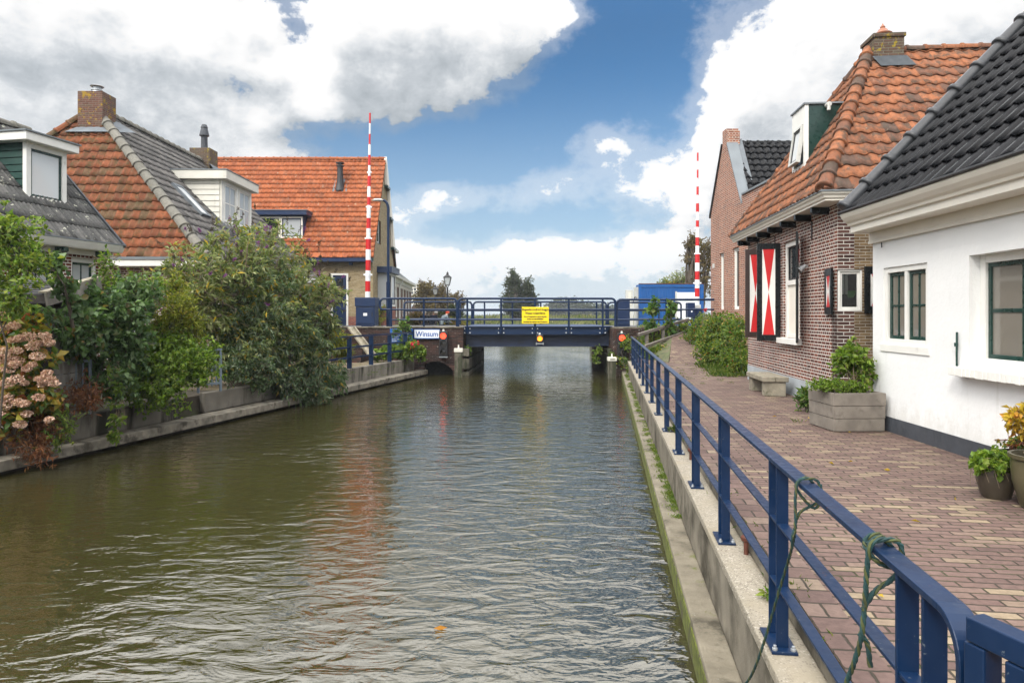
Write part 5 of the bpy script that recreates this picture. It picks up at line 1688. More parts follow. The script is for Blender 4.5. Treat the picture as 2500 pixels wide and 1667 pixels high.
def round_rail(mb, x0, x1, y, zt, zb, r=.045, cr=.16, left=True, right=True, loop=None):
    """tube frame with rounded upper corners"""
    pts = []
    if left:
        pts += [(x0, y, zb)] + [(x0 + cr - cr * math.cos(a), y, zt - cr + cr * math.sin(a)) for a in [PI / 2 * k / 5 for k in range(6)]]
    else:
        pts += [(x0, y, zt)]
    if right:
        pts += [(x1 - cr + cr * math.sin(a), y, zt - cr + cr * math.cos(a)) for a in [PI / 2 * k / 5 for k in range(6)]] + [(x1, y, zb)]
    else:
        pts += [(x1, y, zt)]
    mb.tube(pts, r, 10)


def panel(tt, x0, x1, y, posts, zt=.64, zm=.225, zl=-.165, zb=-.43, off=None, left=True, right=True, lz=None, pz=None, r=.045):
    mb = MB()
    if lz is not None:                       # left end loops back into the middle rail
        cr = .16
        pts = [(x0 + .3, y, zm)] + [(x0 + .12 - .12 * math.sin(a), y, zm + .12 - .12 * math.cos(a)) for a in [PI / 2 * k / 5 for k in range(6)]]
        pts += [(x0 + cr - cr * math.cos(a), y, zt - cr + cr * math.sin(a)) for a in [PI / 2 * k / 5 for k in range(6)]]
        pts += [(x1 - cr + cr * math.sin(a), y, zt - cr + cr * math.cos(a)) for a in [PI / 2 * k / 5 for k in range(6)]] + [(x1, y, zb)]
        mb.tube(pts, r, 10)
    else:
        round_rail(mb, x0, x1, y, zt, zb, r, left=left, right=right)
    mb.build('top_rail', BLUE, tt, off=off, smooth=True)
    for z in (zm, zl):
        MB().tube([(x0 if lz is None or z == zm else posts[0], y, z), (x1, y, z)], r * .72, 8).build('rail', BLUE, tt, off=off, smooth=True)
    for x in posts:
        MB().tube([(x, y, zt), (x, y, pz if pz is not None else zb)], r * .85, 8).build('post', BLUE, tt, off=off, smooth=True)


pb_ = thing('bridge_railing', 'middle blue tube railing on the near edge of the bridge carrying the yellow notice', 'railing', (.9, BY0 - .03, -.43), 0, 'tube railings of the bridge')
panel(pb_, -2.04, 3.93, BY0 - .04, [-1.70 + 1.287 * i for i in range(5)], off=pb_.location, pz=-.70)
pb_ = thing('bridge_railing', 'near left blue tube railing between cabinet and bridge with looped end', 'railing', (-3.5, BY0, -.43), 0, 'tube railings of the bridge')
panel(pb_, -5.03, -2.10, BY0 + .02, [-4.6, -3.36], off=pb_.location, lz=1)
pb_ = thing('bridge_railing', 'near right blue tube railing in front of the blue container', 'railing', (5.5, BY0, -.43), 0, 'tube railings of the bridge')
panel(pb_, 3.99, 7.7, BY0 + .02, [5.88], off=pb_.location, right=False, zt=.60)
pb_ = thing('bridge_railing', 'far middle blue tube railing seen through the near bridge railing', 'railing', (1.2, BY1, -.43), 0, 'tube railings of the bridge')
panel(pb_, -1.82, 4.46, BY1, [-1.3, .02, 1.36, 2.7, 4.0], off=pb_.location, zt=.635)
pb_ = thing('bridge_railing', 'far left blue tube railing in front of the street lanterns', 'railing', (-3.5, BY1, -.43), 0, 'tube railings of the bridge')
panel(pb_, -5.1, -1.9, BY1, [-2.45], off=pb_.location, zt=.635)
pb_ = thing('bridge_railing', 'far right blue tube railing standing right before the container', 'railing', (6.2, BY1, -.43), 0, 'tube railings of the bridge')
panel(pb_, 4.55, 8.0, BY1, [5.0, 6.95], off=pb_.location, zt=.61)

# abutments
t = thing('abutment', 'left dark brick abutment with low arch beside the place name sign', 'bridge abutment', (-3.5, 25.6, WZ))
off = t.location
aw = MB()
YF = 25.6
xl, xr = -3.28, -2.22
aw.add([(-6.9, YF, -2.9), (xl, YF, -2.9), (xl, YF, -1.75), (xl, YF, -.47), (-6.9, YF, -.47)], [(0, 1, 2, 3, 4)])
aw.add([(xr, YF, -2.9), (-1.84, YF, -2.9), (-1.84, YF, -.47), (xr, YF, -.47), (xr, YF, -1.95)], [(0, 1, 2, 3, 4)])
arc = [(xl + .02 + (xr - xl) * k / 10, YF, -1.72 - .35 * ((k / 10 - .35) / .65) ** 2 if k > 3 else -1.72 - .12 * (1 - k / 3.5) ** 2) for k in range(11)]
arc[0] = (xl, YF, -1.85)
arc[-1] = (xr, YF, -2.08)
top = [(p[0], YF, -.47) for p in arc]
for i in range(10):
    aw.add([arc[i], arc[i + 1], top[i + 1], top[i]], [(0, 1, 2, 3)])
    a, b = arc[i], arc[i + 1]
    aw.add([a, b, (b[0], YF + .5, b[2]), (a[0], YF + .5, a[2])], [(3, 2, 1, 0)])
aw.add([(-1.84, YF, -2.9), (-1.84, 32.4, -2.9), (-1.84, 32.4, -.47), (-1.84, YF, -.47)], [(0, 1, 2, 3)])
aw.add([(xl, YF, -2.9), (xl, YF + .5, -2.9), (xl, YF + .5, -1.7), (xl, YF, -1.85)], [(0, 1, 2, 3)])
aw.add([(xr, YF, -2.9), (xr, YF, -1.95), (xr, YF + .5, -1.95), (xr, YF + .5, -2.9)], [(0, 1, 2, 3)])
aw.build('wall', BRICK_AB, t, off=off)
MB().box(-6.9, -1.84, YF + .6, YF + .65, -2.9, -.6).build('arch_shade_panel', DARK, t, off=off)  # near-black panel painted as the shade inside the arch
cp = MB()
x = -6.9
rr = random.Random(3)
while x < -1.9:
    x2 = min(-1.83, x + 1.05)
    cp.box(x, x2 - .012, YF - .04, 26.3, -.468, -.425)
    x = x2
cp.build('coping', CONC, t, off=off, bevel=.008)
t = thing('abutment', 'right dark brick abutment with soldier course behind the lit red lamp', 'bridge abutment', (4.3, 25.4, WZ))
off = t.location
YR = 25.35
aw = MB()
aw.box(3.74, 5.35, YR, 26.5, -2.9, -.72)
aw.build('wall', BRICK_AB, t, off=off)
aw = MB()
x = 3.74
while x < 6.3:
    aw.box(x, x + .058, YR - .015, 26.4, -.719, -.49)
    x += .066
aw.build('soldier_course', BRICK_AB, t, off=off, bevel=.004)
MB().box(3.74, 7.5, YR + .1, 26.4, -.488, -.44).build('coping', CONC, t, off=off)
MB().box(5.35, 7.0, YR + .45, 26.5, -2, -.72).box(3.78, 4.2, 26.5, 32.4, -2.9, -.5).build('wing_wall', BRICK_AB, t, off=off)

# fenders and piles
t = thing('timber_fender', 'dark timber fender wall under the left end of the bridge', 'fender', (-1.6, 28, WZ))
off = t.location
fd = MB()
for z0, z1 in ((-2.6, -2.12), (-2.0, -1.62), (-1.52, -1.25)):
    fd.prism([(-1.86, 25.55, z0), (-1.62, 25.55, z0), (-1.33, 31.8, z0), (-1.5, 31.8, z0)], (0, 0, z1 - z0))
fd.prism([(-1.86, 25.9, -2.9), (-1.70, 25.9, -2.9), (-1.42, 31.6, -2.9), (-1.6, 31.6, -2.9)], (0, 0, 1.6))
fd.build('planks', PILE, t, off=off)
MB().box(-1.50, -1.30, 31.6, 31.9, -2.9, -1.1).build('end_pile', PILE, t, off=off)
t = thing('timber_fender', 'mossy dark fender wall under the right end of the bridge', 'fender', (3.8, 28, WZ))
off = t.location
fd = MB()
fd.prism([(3.72, 25.4, -2.9), (3.62, 25.4, -2.9), (4.02, 31.8, -2.9), (4.2, 31.8, -2.9)], (0, 0, 1.65))
fd.build('planks', mat('mossy_dark_timber', (.03, .032, .015), .95, var=.5, vs=4, bs=.8, bscale=20, dirt=(.06, .075, .012), dscale=2, dthr=(.5, .65)), t, off=off)
for nm, x, Y, zt, lab in (('mooring_pile', -1.95, 24.9, -1.33, 'squared timber pile with white number board at the left abutment'), ('mooring_pile', 3.57, 24.4, -1.62, 'squared timber pile with white number board at the right abutment')):
    t = thing(nm, lab, 'pile', (x, Y, WZ))
    off = t.location
    w_ = .135
    MB().prism([(x - w_, Y - w_, -2.9), (x + w_, Y - w_, -2.9), (x + w_, Y + w_, -2.9), (x - w_, Y + w_, -2.9)], (0, 0, 2.9 + zt)).build('post', PILE, t, off=off, bevel=.02)
    bd = MB().box(x - w_ - .02, x + w_ + .02, Y - w_ - .02, Y + w_ + .02, zt - .0, zt + .13).build('number_board', OFFW, t, off=off, bevel=.008)
    MB().tube([(x, Y, zt + .13), (x, Y, zt + .26)], [.03, .022], 8).build('light_stub', OFFW, t, off=off)
    lettering('3000', bd, INK, .09, Matrix.Translation((x - off.x, Y - w_ - .025 - off.y, zt + .06 - off.z)) @ Matrix.Rotation(R(90), 4, 'X')) if x > 0 else None


# signal lamps
def lens(mb, c, r, d=.02, n=20, mi=0):
    vs = [(c[0] + r * math.cos(2 * PI * k / n), c[1], c[2] + r * math.sin(2 * PI * k / n)) for k in range(n)]
    mb.add(vs + [(c[0], c[1] - d, c[2])], [((k + 1) % n, k, n) for k in range(n)], mi)


def hood(mb, c, r, d, n=20):
    vs = []
    for k in range(n):
        a = 2 * PI * k / n
        vs += [(c[0] + r * math.cos(a), c[1], c[2] + r * math.sin(a)), (c[0] + r * math.cos(a), c[1] - d * (.55 + .45 * math.sin(a)), c[2] + r * math.sin(a))]
    fs = []
    for k in range(n):
        a, b = 2 * k, 2 * ((k + 1) % n)
        fs += [(a, a + 1, b + 1, b), (b, b + 1, a + 1, a)]
    mb.add(vs, fs)


def signal(label, px, py, Y, n, gap, r, lit, back=None):
    c = at(px, py, Y)
    t = thing('signal_light', label, 'signal light', (c.x, Y, c.z))
    off = t.location
    mb = MB()
    mb.box(c.x - r * 1.35, c.x + r * 1.35, Y + .01, Y + .2, c.z - gap * (n - 1) - r * 1.4, c.z + r * 1.5)
    mb.build('housing', IRON, t, off=off, bevel=.02)
    for i in range(n):
        z = c.z - gap * i
        lm = MB()
        lens(lm, (c.x, Y, z), r)
        lo = lm.build('lamp', lit if i == 0 else LAMPOFF, t, off=off)
        hm = MB()
        hood(hm, (c.x, Y + .005, z), r * 1.12, .10)
        hm.build('hood', IRON, lo, off=off)
    if n > 1:
        MB().box(c.x - r * 1.4, c.x + r * 1.4, Y - .02, Y + .2, c.z - gap * (n - 1) - r * 1.75, c.z - gap * (n - 1) - r * 1.5).build('bracket', STEEL, t, off=off)
    else:
        MB().box(c.x - r * 1.3, c.x + r * 1.3, Y - .02, Y + .22, c.z - r * 2.1, c.z - r * 1.75).box(c.x - r * 1.45, c.x - r * 1.2, Y - .03, Y + .2, c.z - r * 2.4, c.z - r * 1.5).box(c.x + r * 1.2, c.x + r * 1.45, Y - .03, Y + .2, c.z - r * 2.4, c.z - r * 1.5).build('bracket', STEEL, t, off=off)
    MB().tube([(c.x, Y + .1, c.z + r * 1.4), (c.x, Y + .1, c.z + r * 2.2)], [.05, .03], 8).build('finial', LIGHTGREY, t, off=off)
    return t


signal('three lamp signal on the left abutment, its red lamp lit beside the name sign', 1082, 820, 25.35, 3, .30, .115, LAMPRED)
signal('three lamp signal on the right abutment, its red lamp lit above moss', 1519, 825, 25.1, 3, .275, .115, LAMPRED)
signal('single lit amber lamp hung below the middle of the bridge', 1318, 826.5, 25.85, 1, .3, .10, LAMPAMB)


# signs
def board(name, label, x0, y0, x1, y1, Y, m, border=None, cat='sign'):
    a, b = at(x0, y1, Y), at(x1, y0, Y)
    t = thing(name, label, cat, (a.x, Y, a.z))
    off = t.location
    MB().box(a.x, b.x, Y, Y + .025, a.z, b.z).build('board', m, t, off=off, bevel=.01)
    if border:
        e = border[1]
        q = MB()
        for p in ((a.x, b.x, b.z - e, b.z), (a.x, b.x, a.z, a.z + e), (a.x, a.x + e, a.z + e, b.z - e), (b.x - e, b.x, a.z + e, b.z - e)):
            q.box(p[0], p[1], Y - .004, Y - .001, p[2], p[3])
        q.build('border', border[0], t, off=off)
    return t, a, b


def write(t, s, x, z, Y, size, m, sx=1., bold=0.):
    off = t.location
    return lettering(s, t, m, size, Matrix.Translation((x - off.x, Y - .004 - off.y, z - off.z)) @ Matrix.Rotation(R(90), 4, 'X'), sx=sx, bold=bold)


t, a, b = board('place_name_sign', 'white sign with blue letters Winsum on the left abutment', 1010.5, 803.5, 1074, 826.5, 25.50, SIGNW, (SIGNB, .022))
write(t, 'Winsum', (a.x + b.x) / 2, (a.z + b.z) / 2 - .01, 25.5, .285, INKB, .86, .004)
t, a, b = board('information_board', 'blue information board with white lines half hidden by leaves', 952, 802.5, 1008.5, 844, 25.52, SIGNB)
off = t.location
q = MB()
q.box(b.x - .42, b.x - .06, 25.512, 25.517, b.z - .13, b.z - .04)
q.build('dark_panel', INK, t, off=off)
q = MB()
for i, (f, wv_) in enumerate(((.30, .20), (.40, .34), (.50, .30), (.62, .36), (.72, .26))):
    zz_ = b.z - (b.z - a.z) * f
    for s, e in ((.08, wv_), (.50, .50 + wv_ * .8)):
        x = s
        while x < e:
            q.box(a.x + x, a.x + x + .035, 25.512, 25.517, zz_ - .012, zz_ + .012)
            x += .052
q.build('text_lines', SIGNW, t, off=off)
Ys = BY0 - .13
t, a, b = board('notice_board', 'yellow notice board with black Dutch text on the bridge railing', 1274, 749.5, 1340, 790, Ys, SIGNY)
cx_, H_ = (a.x + b.x) / 2, b.z - a.z
for s, f, sz, sx_ in (('Brugwachter bedient 2 bruggen', .155, .112, .70), ('Winsum en Easterlittens', .375, .112, .68), ('Geen Brugwachter aanwezig dan', .575, .080, .80), ('bellen met 06-50050001', .725, .080, .78), ('wachttijd kan oplopen tot 15 minuten', .885, .080, .735)):
    write(t, s, cx_, b.z - H_ * f, Ys, sz, INK, sx_, .003)


# cabinets
def cabinet(label, px0, px1, py0, py1, Y, depth, lid=True, plate=True):
    a, b = at(px0, py1, Y), at(px1, py0, Y)
    t = thing('control_cabinet', label, 'cabinet', ((a.x + b.x) / 2, Y, a.z))
    off = t.location
    MB().box(a.x, b.x, Y, Y + depth, a.z, b.z).build('body', BLUEBOX, t, off=off, bevel=.012)
    h = b.z - a.z
    if lid:
        MB().box(a.x - .03, b.x + .03, Y - .04, Y + depth + .03, b.z - h * .30, b.z + .03).build('lid', BLUEBOX, t, off=off, bevel=.012)
    d = MB().box(a.x + .03, b.x - .03, Y - .018, Y - .001, a.z + .08, b.z - h * .33).build('door', BLUEBOX, t, off=off, bevel=.006)
    if plate:
        w = b.x - a.x
        MB().box(a.x + w * .40, a.x + w * .60, Y - .024, Y - .0185, a.z + h * .36, a.z + h * .46).build('label_plate', SIGNW, d, off=off)
        MB().box(a.x + w * .84, a.x + w * .89, Y - .035, Y - .0185, a.z + h * .34, a.z + h * .48).build('handle', IRON, d, off=off)
    return t


cabinet('navy blue control cabinet with overhanging lid on the left abutment', 868.5, 915, 728, 795, 26.2, .75)
cabinet('plain navy blue cabinet behind the right bridge railing', 1508, 1538, 734, 797, 27.2, .7, False, False)
cabinet('small navy box with white label at the foot of the far barrier', 1680, 1697, 739, 775, 32.9, .5, False, True)


# barriers
def barrier(label, px, Y, zb, zt, rb, base_z, lean=0.):
    x = at(px, 0, Y).x
    t = thing('barrier', label, 'barrier', (x, Y, base_z))
    off = t.location
    n = 18
    h = (zt - zb) / n
    rad = lambda i: rb * (1. if i < 6 else .82 if i < 9 else .66 if i < 12 else .5 if i < 15 else .36)
    mb = MB()
    pts_, rs_ = [], []
    for i in range(n):
        pts_ += [(x + lean * (i + .0005) / n, Y, zb + h * (i + .0005)), (x + lean * (i + .9995) / n, Y, zb + h * (i + .9995))]
        rs_ += [rad(i), rad(i)]
    mb.tube(pts_, rs_, 12)
    for q_ in range((2 * n - 1) * 12):
        mb.mi[q_] = (q_ // 24) % 2
    mb.build('arm', [SIGNW, REDP], t, off=off, smooth=True)
    jb = MB()
    for i in (2.6, 6.05, 9.05, 12.35):
        jb.tube([(x - rad(int(i)) * 1.7 + lean * i / n, Y, zb + h * i), (x + rad(int(i)) * 1.7 + lean * i / n, Y, zb + h * i)], .035, 8)
        jb.tube([(x + lean * i / n, Y, zb + h * i - .07), (x + lean * i / n, Y, zb + h * i + .07)], rad(int(i)) * 1.12, 12)
    jb.build('joint_collar', SIGNW, t, off=off, smooth=True)
    MB().box(x - .22, x + .22, Y - .2, Y + .35, base_z, zb - .15).build('base', BLUEBOX, t, off=off, bevel=.02)
    MB().box(x - .16, x + .16, Y - .1, Y + .2, zb - .15, zb + .02).build('pivot', LIGHTGREY, t, off=off, bevel=.02)
    return t


barrier('left raised red and white barrier arm in front of the yellow brick house', 897.5, 28.2, .55, 8.35, .105, -.47, .10)
barrier('right raised red and white barrier arm in front of the blue container', 1702, 33.4, .50, 7.95, .115, -.47, .03)

# street light
x = at(948, 0, 27.6).x
t = thing('street_light', 'blue street light pole with a short arm and grey lamp head', 'street light', (x, 27.6, -.47))
off = t.location
MB().tube([(x, 27.6, -.47), (x, 27.6, 1.35)], .085, 12).build('base_tube', BLUE, t, off=off, smooth=True)
pts = [(x, 27.6, 1.35), (x, 27.6, 4.3)] + [(x - .22 + .22 * math.cos(a), 27.6, 4.3 + .35 * math.sin(a)) for a in [PI / 2 * k / 6 for k in range(1, 7)]]
MB().tube(pts, .055, 10).build('pole', BLUE, t, off=off, smooth=True)
lh = MB()
lh.lathe([(.0, .06), (.10, .05), (.19, .0), (.17, -.035), (.0, -.05)], (0, 0, 0), 14)
for i in range(len(lh.v)):
    p = lh.v[i]
    lh.v[i] = Vector((x - .42 + p.x * 1.35, 27.6 + p.y * .8, 4.66 + p.z))
lh.build('lamp_head', LIGHTGREY, t, off=off, smooth=True)

GLANT, _nt, _b = newmat('lantern_glass')
_tr = N(_nt, 'BsdfTransparent', {0: (.85, .87, .86, 1)})
_df = N(_nt, 'BsdfDiffuse', {0: (.6, .62, .62, 1)})
_nt.links.new(N(_nt, 'MixShader', {0: .35, 1: _tr.outputs[0], 2: _df.outputs[0]}).outputs[0], _nt.nodes['Material Output'].inputs[0])


def lantern(label, px, Y, pyt, pyb, base_z):
    """old square lantern on a cast post; pyt / pyb: photo rows of finial and lower end of the glass"""
    top, bot = at(px, pyt, Y), at(px, pyb, Y)
    x, h = top.x, top.z - bot.z
    t = thing('street_lantern', label, 'street lantern', (x, Y, base_z), 0, 'black street lanterns')
    off = t.location
    zb = bot.z
    MB().tube([(x, Y, base_z), (x, Y, base_z + .9), (x, Y, base_z + .92), (x, Y, zb - h * .18)], [.11, .10, .055, .045], 10).build('post', IRON, t, off=off, smooth=True)
    g0, g1, z0, z1 = h * .145, h * .26, zb, zb + h * .55
    pn = MB()
    lo = [(x - g0, Y - g0, z0), (x + g0, Y - g0, z0), (x + g0, Y + g0, z0), (x - g0, Y + g0, z0)]
    hi = [(x - g1, Y - g1, z1), (x + g1, Y - g1, z1), (x + g1, Y + g1, z1), (x - g1, Y + g1, z1)]
    pn.add(lo + hi, [(0, 1, 5, 4), (1, 2, 6, 5), (2, 3, 7, 6), (3, 0, 4, 7)])
    pn.build('glass', GLANT, t, off=off)
    fr = MB()
    for a, b in zip(lo, hi):
        fr.tube([a, b], h * .022, 6)
    for k in range(4):
        fr.tube([lo[k], lo[(k + 1) % 4]], h * .022, 6)
        fr.tube([hi[k], hi[(k + 1) % 4]], h * .026, 6)
    for k in range(4):
        fr.tube([lo[k], (x, Y, z0 - h * .2)], h * .02, 6)
    fr.build('frame', IRON, t, off=off)
    rfm = MB()
    g2, g3 = h * .30, h * .08
    A = [(x - g2, Y - g2, z1), (x + g2, Y - g2, z1), (x + g2, Y + g2, z1), (x - g2, Y + g2, z1)]
    B = [(x - g3, Y - g3, z1 + h * .2), (x + g3, Y - g3, z1 + h * .2), (x + g3, Y + g3, z1 + h * .2), (x - g3, Y + g3, z1 + h * .2)]
    rfm.add(A + B, [(0, 1, 5, 4), (1, 2, 6, 5), (2, 3, 7, 6), (3, 0, 4, 7), (3, 2, 1, 0), (4, 5, 6, 7)])
    rfm.lathe([(h * .085, z1 + h * .2), (h * .075, z1 + h * .29), (h * .10, z1 + h * .30), (h * .05, z1 + h * .35), (h * .03, z1 + h * .40), (0, z1 + h * .45)], (x, Y, 0), 12)
    rfm.build('hood', IRON, t, off=off)
    return t


lantern('taller nearer black street lantern behind the left bridge railing', 1092.5, 37, 662, 695.5, -.6)
lantern('smaller farther black street lantern left of the taller one', 1063, 52, 694, 719, -.7)

# ================================================================== LEFT-BANK RAILING, STEPS, PLANK
t = thing('quay_fence', 'short navy blue fence with three rails on the far bank wall', 'railing', (*bank(20, .52), -1.6))
off = t.location
pts = [(790, 0), (853, 0), (906, 0), (951, 0), (989.5, 0), (1025, 0)]
fp = []
for px, _ in pts:
    # where the wall line meets that photo column
    r_ = (px - CX) / F
    p0 = Vector(bank(10, .53))
    p1 = Vector(bank(30, .53))
    dx, dy = p1.x - p0.x, p1.y - p0.y
    s = (r_ * p0.y - p0.x) / (dx - r_ * dy)
    fp.append(Vector((p0.x + dx * s, p0.y + dy * s, -1.6)))
for p in fp:
    MB().box(p.x - .07, p.x + .07, p.y - .025, p.y + .025, -1.6, -.66).build('post', BLUE, t, off=off, bevel=.004)
st_ = fp[0] + (fp[0] - fp[1]) * .8
for z in (-.64, -.97, -1.28):
    MB().bar(V(st_.x, st_.y, z), V(fp[-1].x, fp[-1].y, z), .05, .055).build('rail', BLUE, t, off=off)
t = thing('stone_steps', 'narrow brick steps rising from the far quay to the bridge road', 'steps', (-5.9, 24.6, -1.68))
off = t.location
for i in range(5):
    MB().box(-6.4, -5.35, 24.15 + i * .29, 25.6, -1.67 + i * .2, -1.67 + (i + 1) * .2).build('step', BRICK_AB, t, off=off)
o = MB()
a, b = at(855, 800, 25.2), at(906, 868, 24.0)
o.bar(a, b, .20, .07).bar(a + V(.16, -.05, .02), b + V(.16, -.05, .02), .05, .10)
tag(o.build('timber_beam', WOODB), 'pale sloping timber beam beside the brick steps', 'beam')

# fences on the garden wall
for px0, px1, pyt, pyb, Y, lab, post in ((150, 215, 884, 1000, 10.9, 'grey bar fence panel between hydrangea and bramble', 5), (484, 536, 855, 945, 13.9, 'grey bar fence panel at the gap in the garden wall', 6)):
    a, b = at(px0, pyb, Y), at(px1, pyt, Y + .3)
    a.z, b.z = at(0, pyb, Y).z, at(0, pyt, Y).z
    t = thing('bar_fence', lab, 'fence', ((a.x + b.x) / 2, Y, a.z))
    off = t.location
    fm = MB()
    fm.bar((a.x, Y, b.z), (b.x, Y + .35, b.z), .04, .04).bar((a.x, Y, a.z + .05), (b.x, Y + .35, a.z + .05), .04, .04)
    fm.build('frame', GREYRAIL, t, off=off)
    for k in range(post):
        f = k / (post - 1)
        x, y = a.x + (b.x - a.x) * f, Y + .35 * f
        r_ = .028 if k in (0, post - 1) else .014
        MB().tube([(x, y, a.z - (.12 if r_ > .02 else 0)), (x, y, b.z + (.02 if r_ > .02 else 0))], r_, 6).build('bar', GREYRAIL, t, off=off)

# ================================================================== CONTAINER AND BOX
cy = 40.
a, b = at(1560, 800, cy), at(1718, 692, cy)
t = thing('site_container', 'bright blue site container with a white roller shutter behind the bridge', 'container', ((a.x + b.x) / 2, cy, -.75))
off = t.location
zb_, zt_ = -.75, b.z
MB().box(a.x + .05, b.x - .05, cy + .05, cy + 1.25, zb_ + .1, zt_ - .05).build('body', CONTB, t, off=off)
fr = MB()
for x in (a.x, b.x - .16):
    fr.box(x, x + .16, cy, cy + .16, zb_, zt_)
fr.box(a.x + .16, b.x - .16, cy, cy + .1, zt_ - .22, zt_ - .04).box(a.x + .16, b.x - .16, cy, cy + .1, zb_, zb_ + .16)
for k in range(13):
    x = a.x + .3 + k * .17
    fr.box(x, x + .08, cy + .02, cy + .051, zb_ + .16, zt_ - .22)
fr.build('frame', CONTB, t, off=off, bevel=.01)
sb = MB()
xs0, xs1, zs0, zs1 = at(1653, 0, cy).x, at(1697, 0, cy).x, at(0, 790, cy).z, at(0, 714, cy).z
for k in range(22):
    z = zs0 + (zs1 - zs0) * k / 22
    sb.prism([(xs0, cy + .02, z), (xs0, cy - .01, z + .02), (xs0, cy + .02, z + (zs1 - zs0) / 22)], (xs1 - xs0, 0, 0))
so_ = sb.build('roller_shutter', SIGNW, t, off=off)
MB().box(xs0 - .1, xs0, cy - .012, cy + .03, zs0, zs1 + .06).build('shutter_frame', LIGHTGREY, so_, off=off)
MB().box(a.x, b.x, cy - .02, cy + .12, zt_ - .035, zt_).build('roof_edge', RUST, t, off=off)
MB().box(a.x - .10, a.x - .0, cy + .2, cy + 1.2, zb_ + .1, zt_ - .2).build('side_panel', LIGHTGREY, t, off=off)
a, b = at(1529, 770, 39), at(1546, 708, 39)
t = thing('meter_box', 'small grey meter box with cables left of the blue container', 'cabinet', ((a.x + b.x) / 2, 39, -.7))
off = t.location
MB().box(a.x, b.x, 39, 39.3, -.7, b.z).build('body', LIGHTGREY, t, off=off, bevel=.01)
MB().box(a.x + .12, b.x - .12, 38.985, 38.999, .6, b.z - .12).build('door', OFFW, t, off=off)
cbm = MB()
for k in range(3):
    cbm.tube([(b.x, 39.1, .75 + .06 * k), (b.x + .12, 39.1, .95 + .06 * k), (b.x + .28, 39.3, .90 + .06 * k)], .018, 6)
cbm.build('cable', IRON, t, off=off)

# ================================================================== TIMBER HANDRAIL
t = thing('ramp_handrail', 'weathered timber handrail rising past the saplings to the bridge road', 'handrail', (5.4, 25, -1.3))
off = t.location
p = [at(1559, 817, 24.2), at(1680, 780, 25.8)]
q = [at(1574, 846, 23.6), at(1670, 812, 25.4)]
MB().bar(p[0], p[1], .12, .10).build('top_rail', WOODR, t, off=off, bevel=.01)
MB().bar(q[0], q[1], .10, .10).build('low_rail', WOODR, t, off=off, bevel=.01)
for f in (.16, .48, .97):
    c = p[0].lerp(p[1], f)
    MB().box(c.x - .06, c.x + .06, c.y - .02, c.y + .1, c.z - 1.0, c.z - .02).build('post', WOODR, t, off=off, bevel=.01)

# ================================================================== BENCH, PLANTER, POTS
hx = Vector((-.092, -1, 0)).normalized()
hy = Vector((hx.y * -1, hx.x, 0)) * 1.
hy = Vector((1, -.092, 0)).normalized()
t = thing('bench', 'low weathered wooden bench on block legs against the dark brick house', 'bench', (4.93, 13.2, -1.5), math.atan2(hx.y, hx.x))
for y0, y1 in ((-.23, -.005), (.005, .23)):
    MB().box(-.66, .60, y0, y1, .27, .36).build('seat_plank', WOODB, t, bevel=.012)
for x in (-.60, .34):
    MB().box(x, x + .22, -.19, .19, 0, .269).build('leg', WOODB, t, bevel=.012)

PA, PB = at(2010, 1052, 8.55), at(2162, 1052, 8.55)
t = thing('planter_box', 'square grey wooden planter box against the corner of the white house', 'planter', (4.46, 9.12, -1.5), R(2))
pw = .345
for k in range(3):
    z0, z1 = .01 + k * .165, .17 + k * .165
    s = pw * (.97 + .015 * k)
    MB().box(-s, s, -s, -s + .045, z0, z1).build('plank', WOODP, t, bevel=.005)
    MB().box(-s - .002, -s + .043, -s + .046, s, z0, z1).build('plank', WOODP, t, bevel=.005)
    MB().box(s - .043, s + .002, -s + .046, s, z0, z1).build('plank', WOODP, t, bevel=.005)
    MB().box(-s + .044, s - .044, s - .045, s - .001, z0, z1).build('plank', WOODP, t, bevel=.005)
MB().box(-pw + .05, pw - .05, -pw + .05, pw - .05, .05, .44).build('soil', SOIL, t)


def pot(name, label, px, pyb, z, r, h, m, cat='potted plant', rim=True, prof=None):
    Y = -F * z / (pyb - HY)
    Y += r
    c = Vector(((px - CX) * Y / F, Y, z))
    t = thing(name, label, cat, c)
    pr_ = prof or [(r * .62, 0), (r * .72, h * .08), (r * .93, h * .5), (r * .98, h * .8), (r * .95, h * .9), (r * 1.05, h * .93), (r * 1.06, h), (r * .94, h), (r * .9, h * .85), (.0, h * .84)]
    MB().lathe(pr_, (0, 0, 0), 28).build('pot', m, t, smooth=True)
    MB().lathe([(r * .88, h * .852), (0, h * .87)], (0, 0, 0), 16).build('soil', SOIL, t)
    return t


POT1 = pot('potted_plant', 'low dark pot overflowing with small green leaves near the wall', 2431, 1226, -1.5, .15, .28, POTD)
POT2 = pot('potted_plant', 'half hidden dark pot of reddish stems behind the low green pot', 2492, 1196, -1.5, .15, .30, POTD)
POT3 = pot('potted_plant', 'tall olive glazed pot with yellow leaved plant at the photo edge', 2545, 1262, -1.5, .21, .42, POTG)

# green pot in the corner window
c = at(2077, 722, 10.83)
o = MB().lathe([(.04, 0), (.062, .05), (.078, .10), (.083, .105), (.07, .10), (0, .09)], (c.x, c.y, c.z - .03), 18).build('flower_pot', mat('bright_green_pot', (.16, .42, .12), .4, var=.05, bs=0), smooth=True)
tag(o, 'bright green flower pot inside the small corner window', 'pot')

# ================================================================== PLANTS
def zfix(px, py, Y):
    return at(px, py, Y)


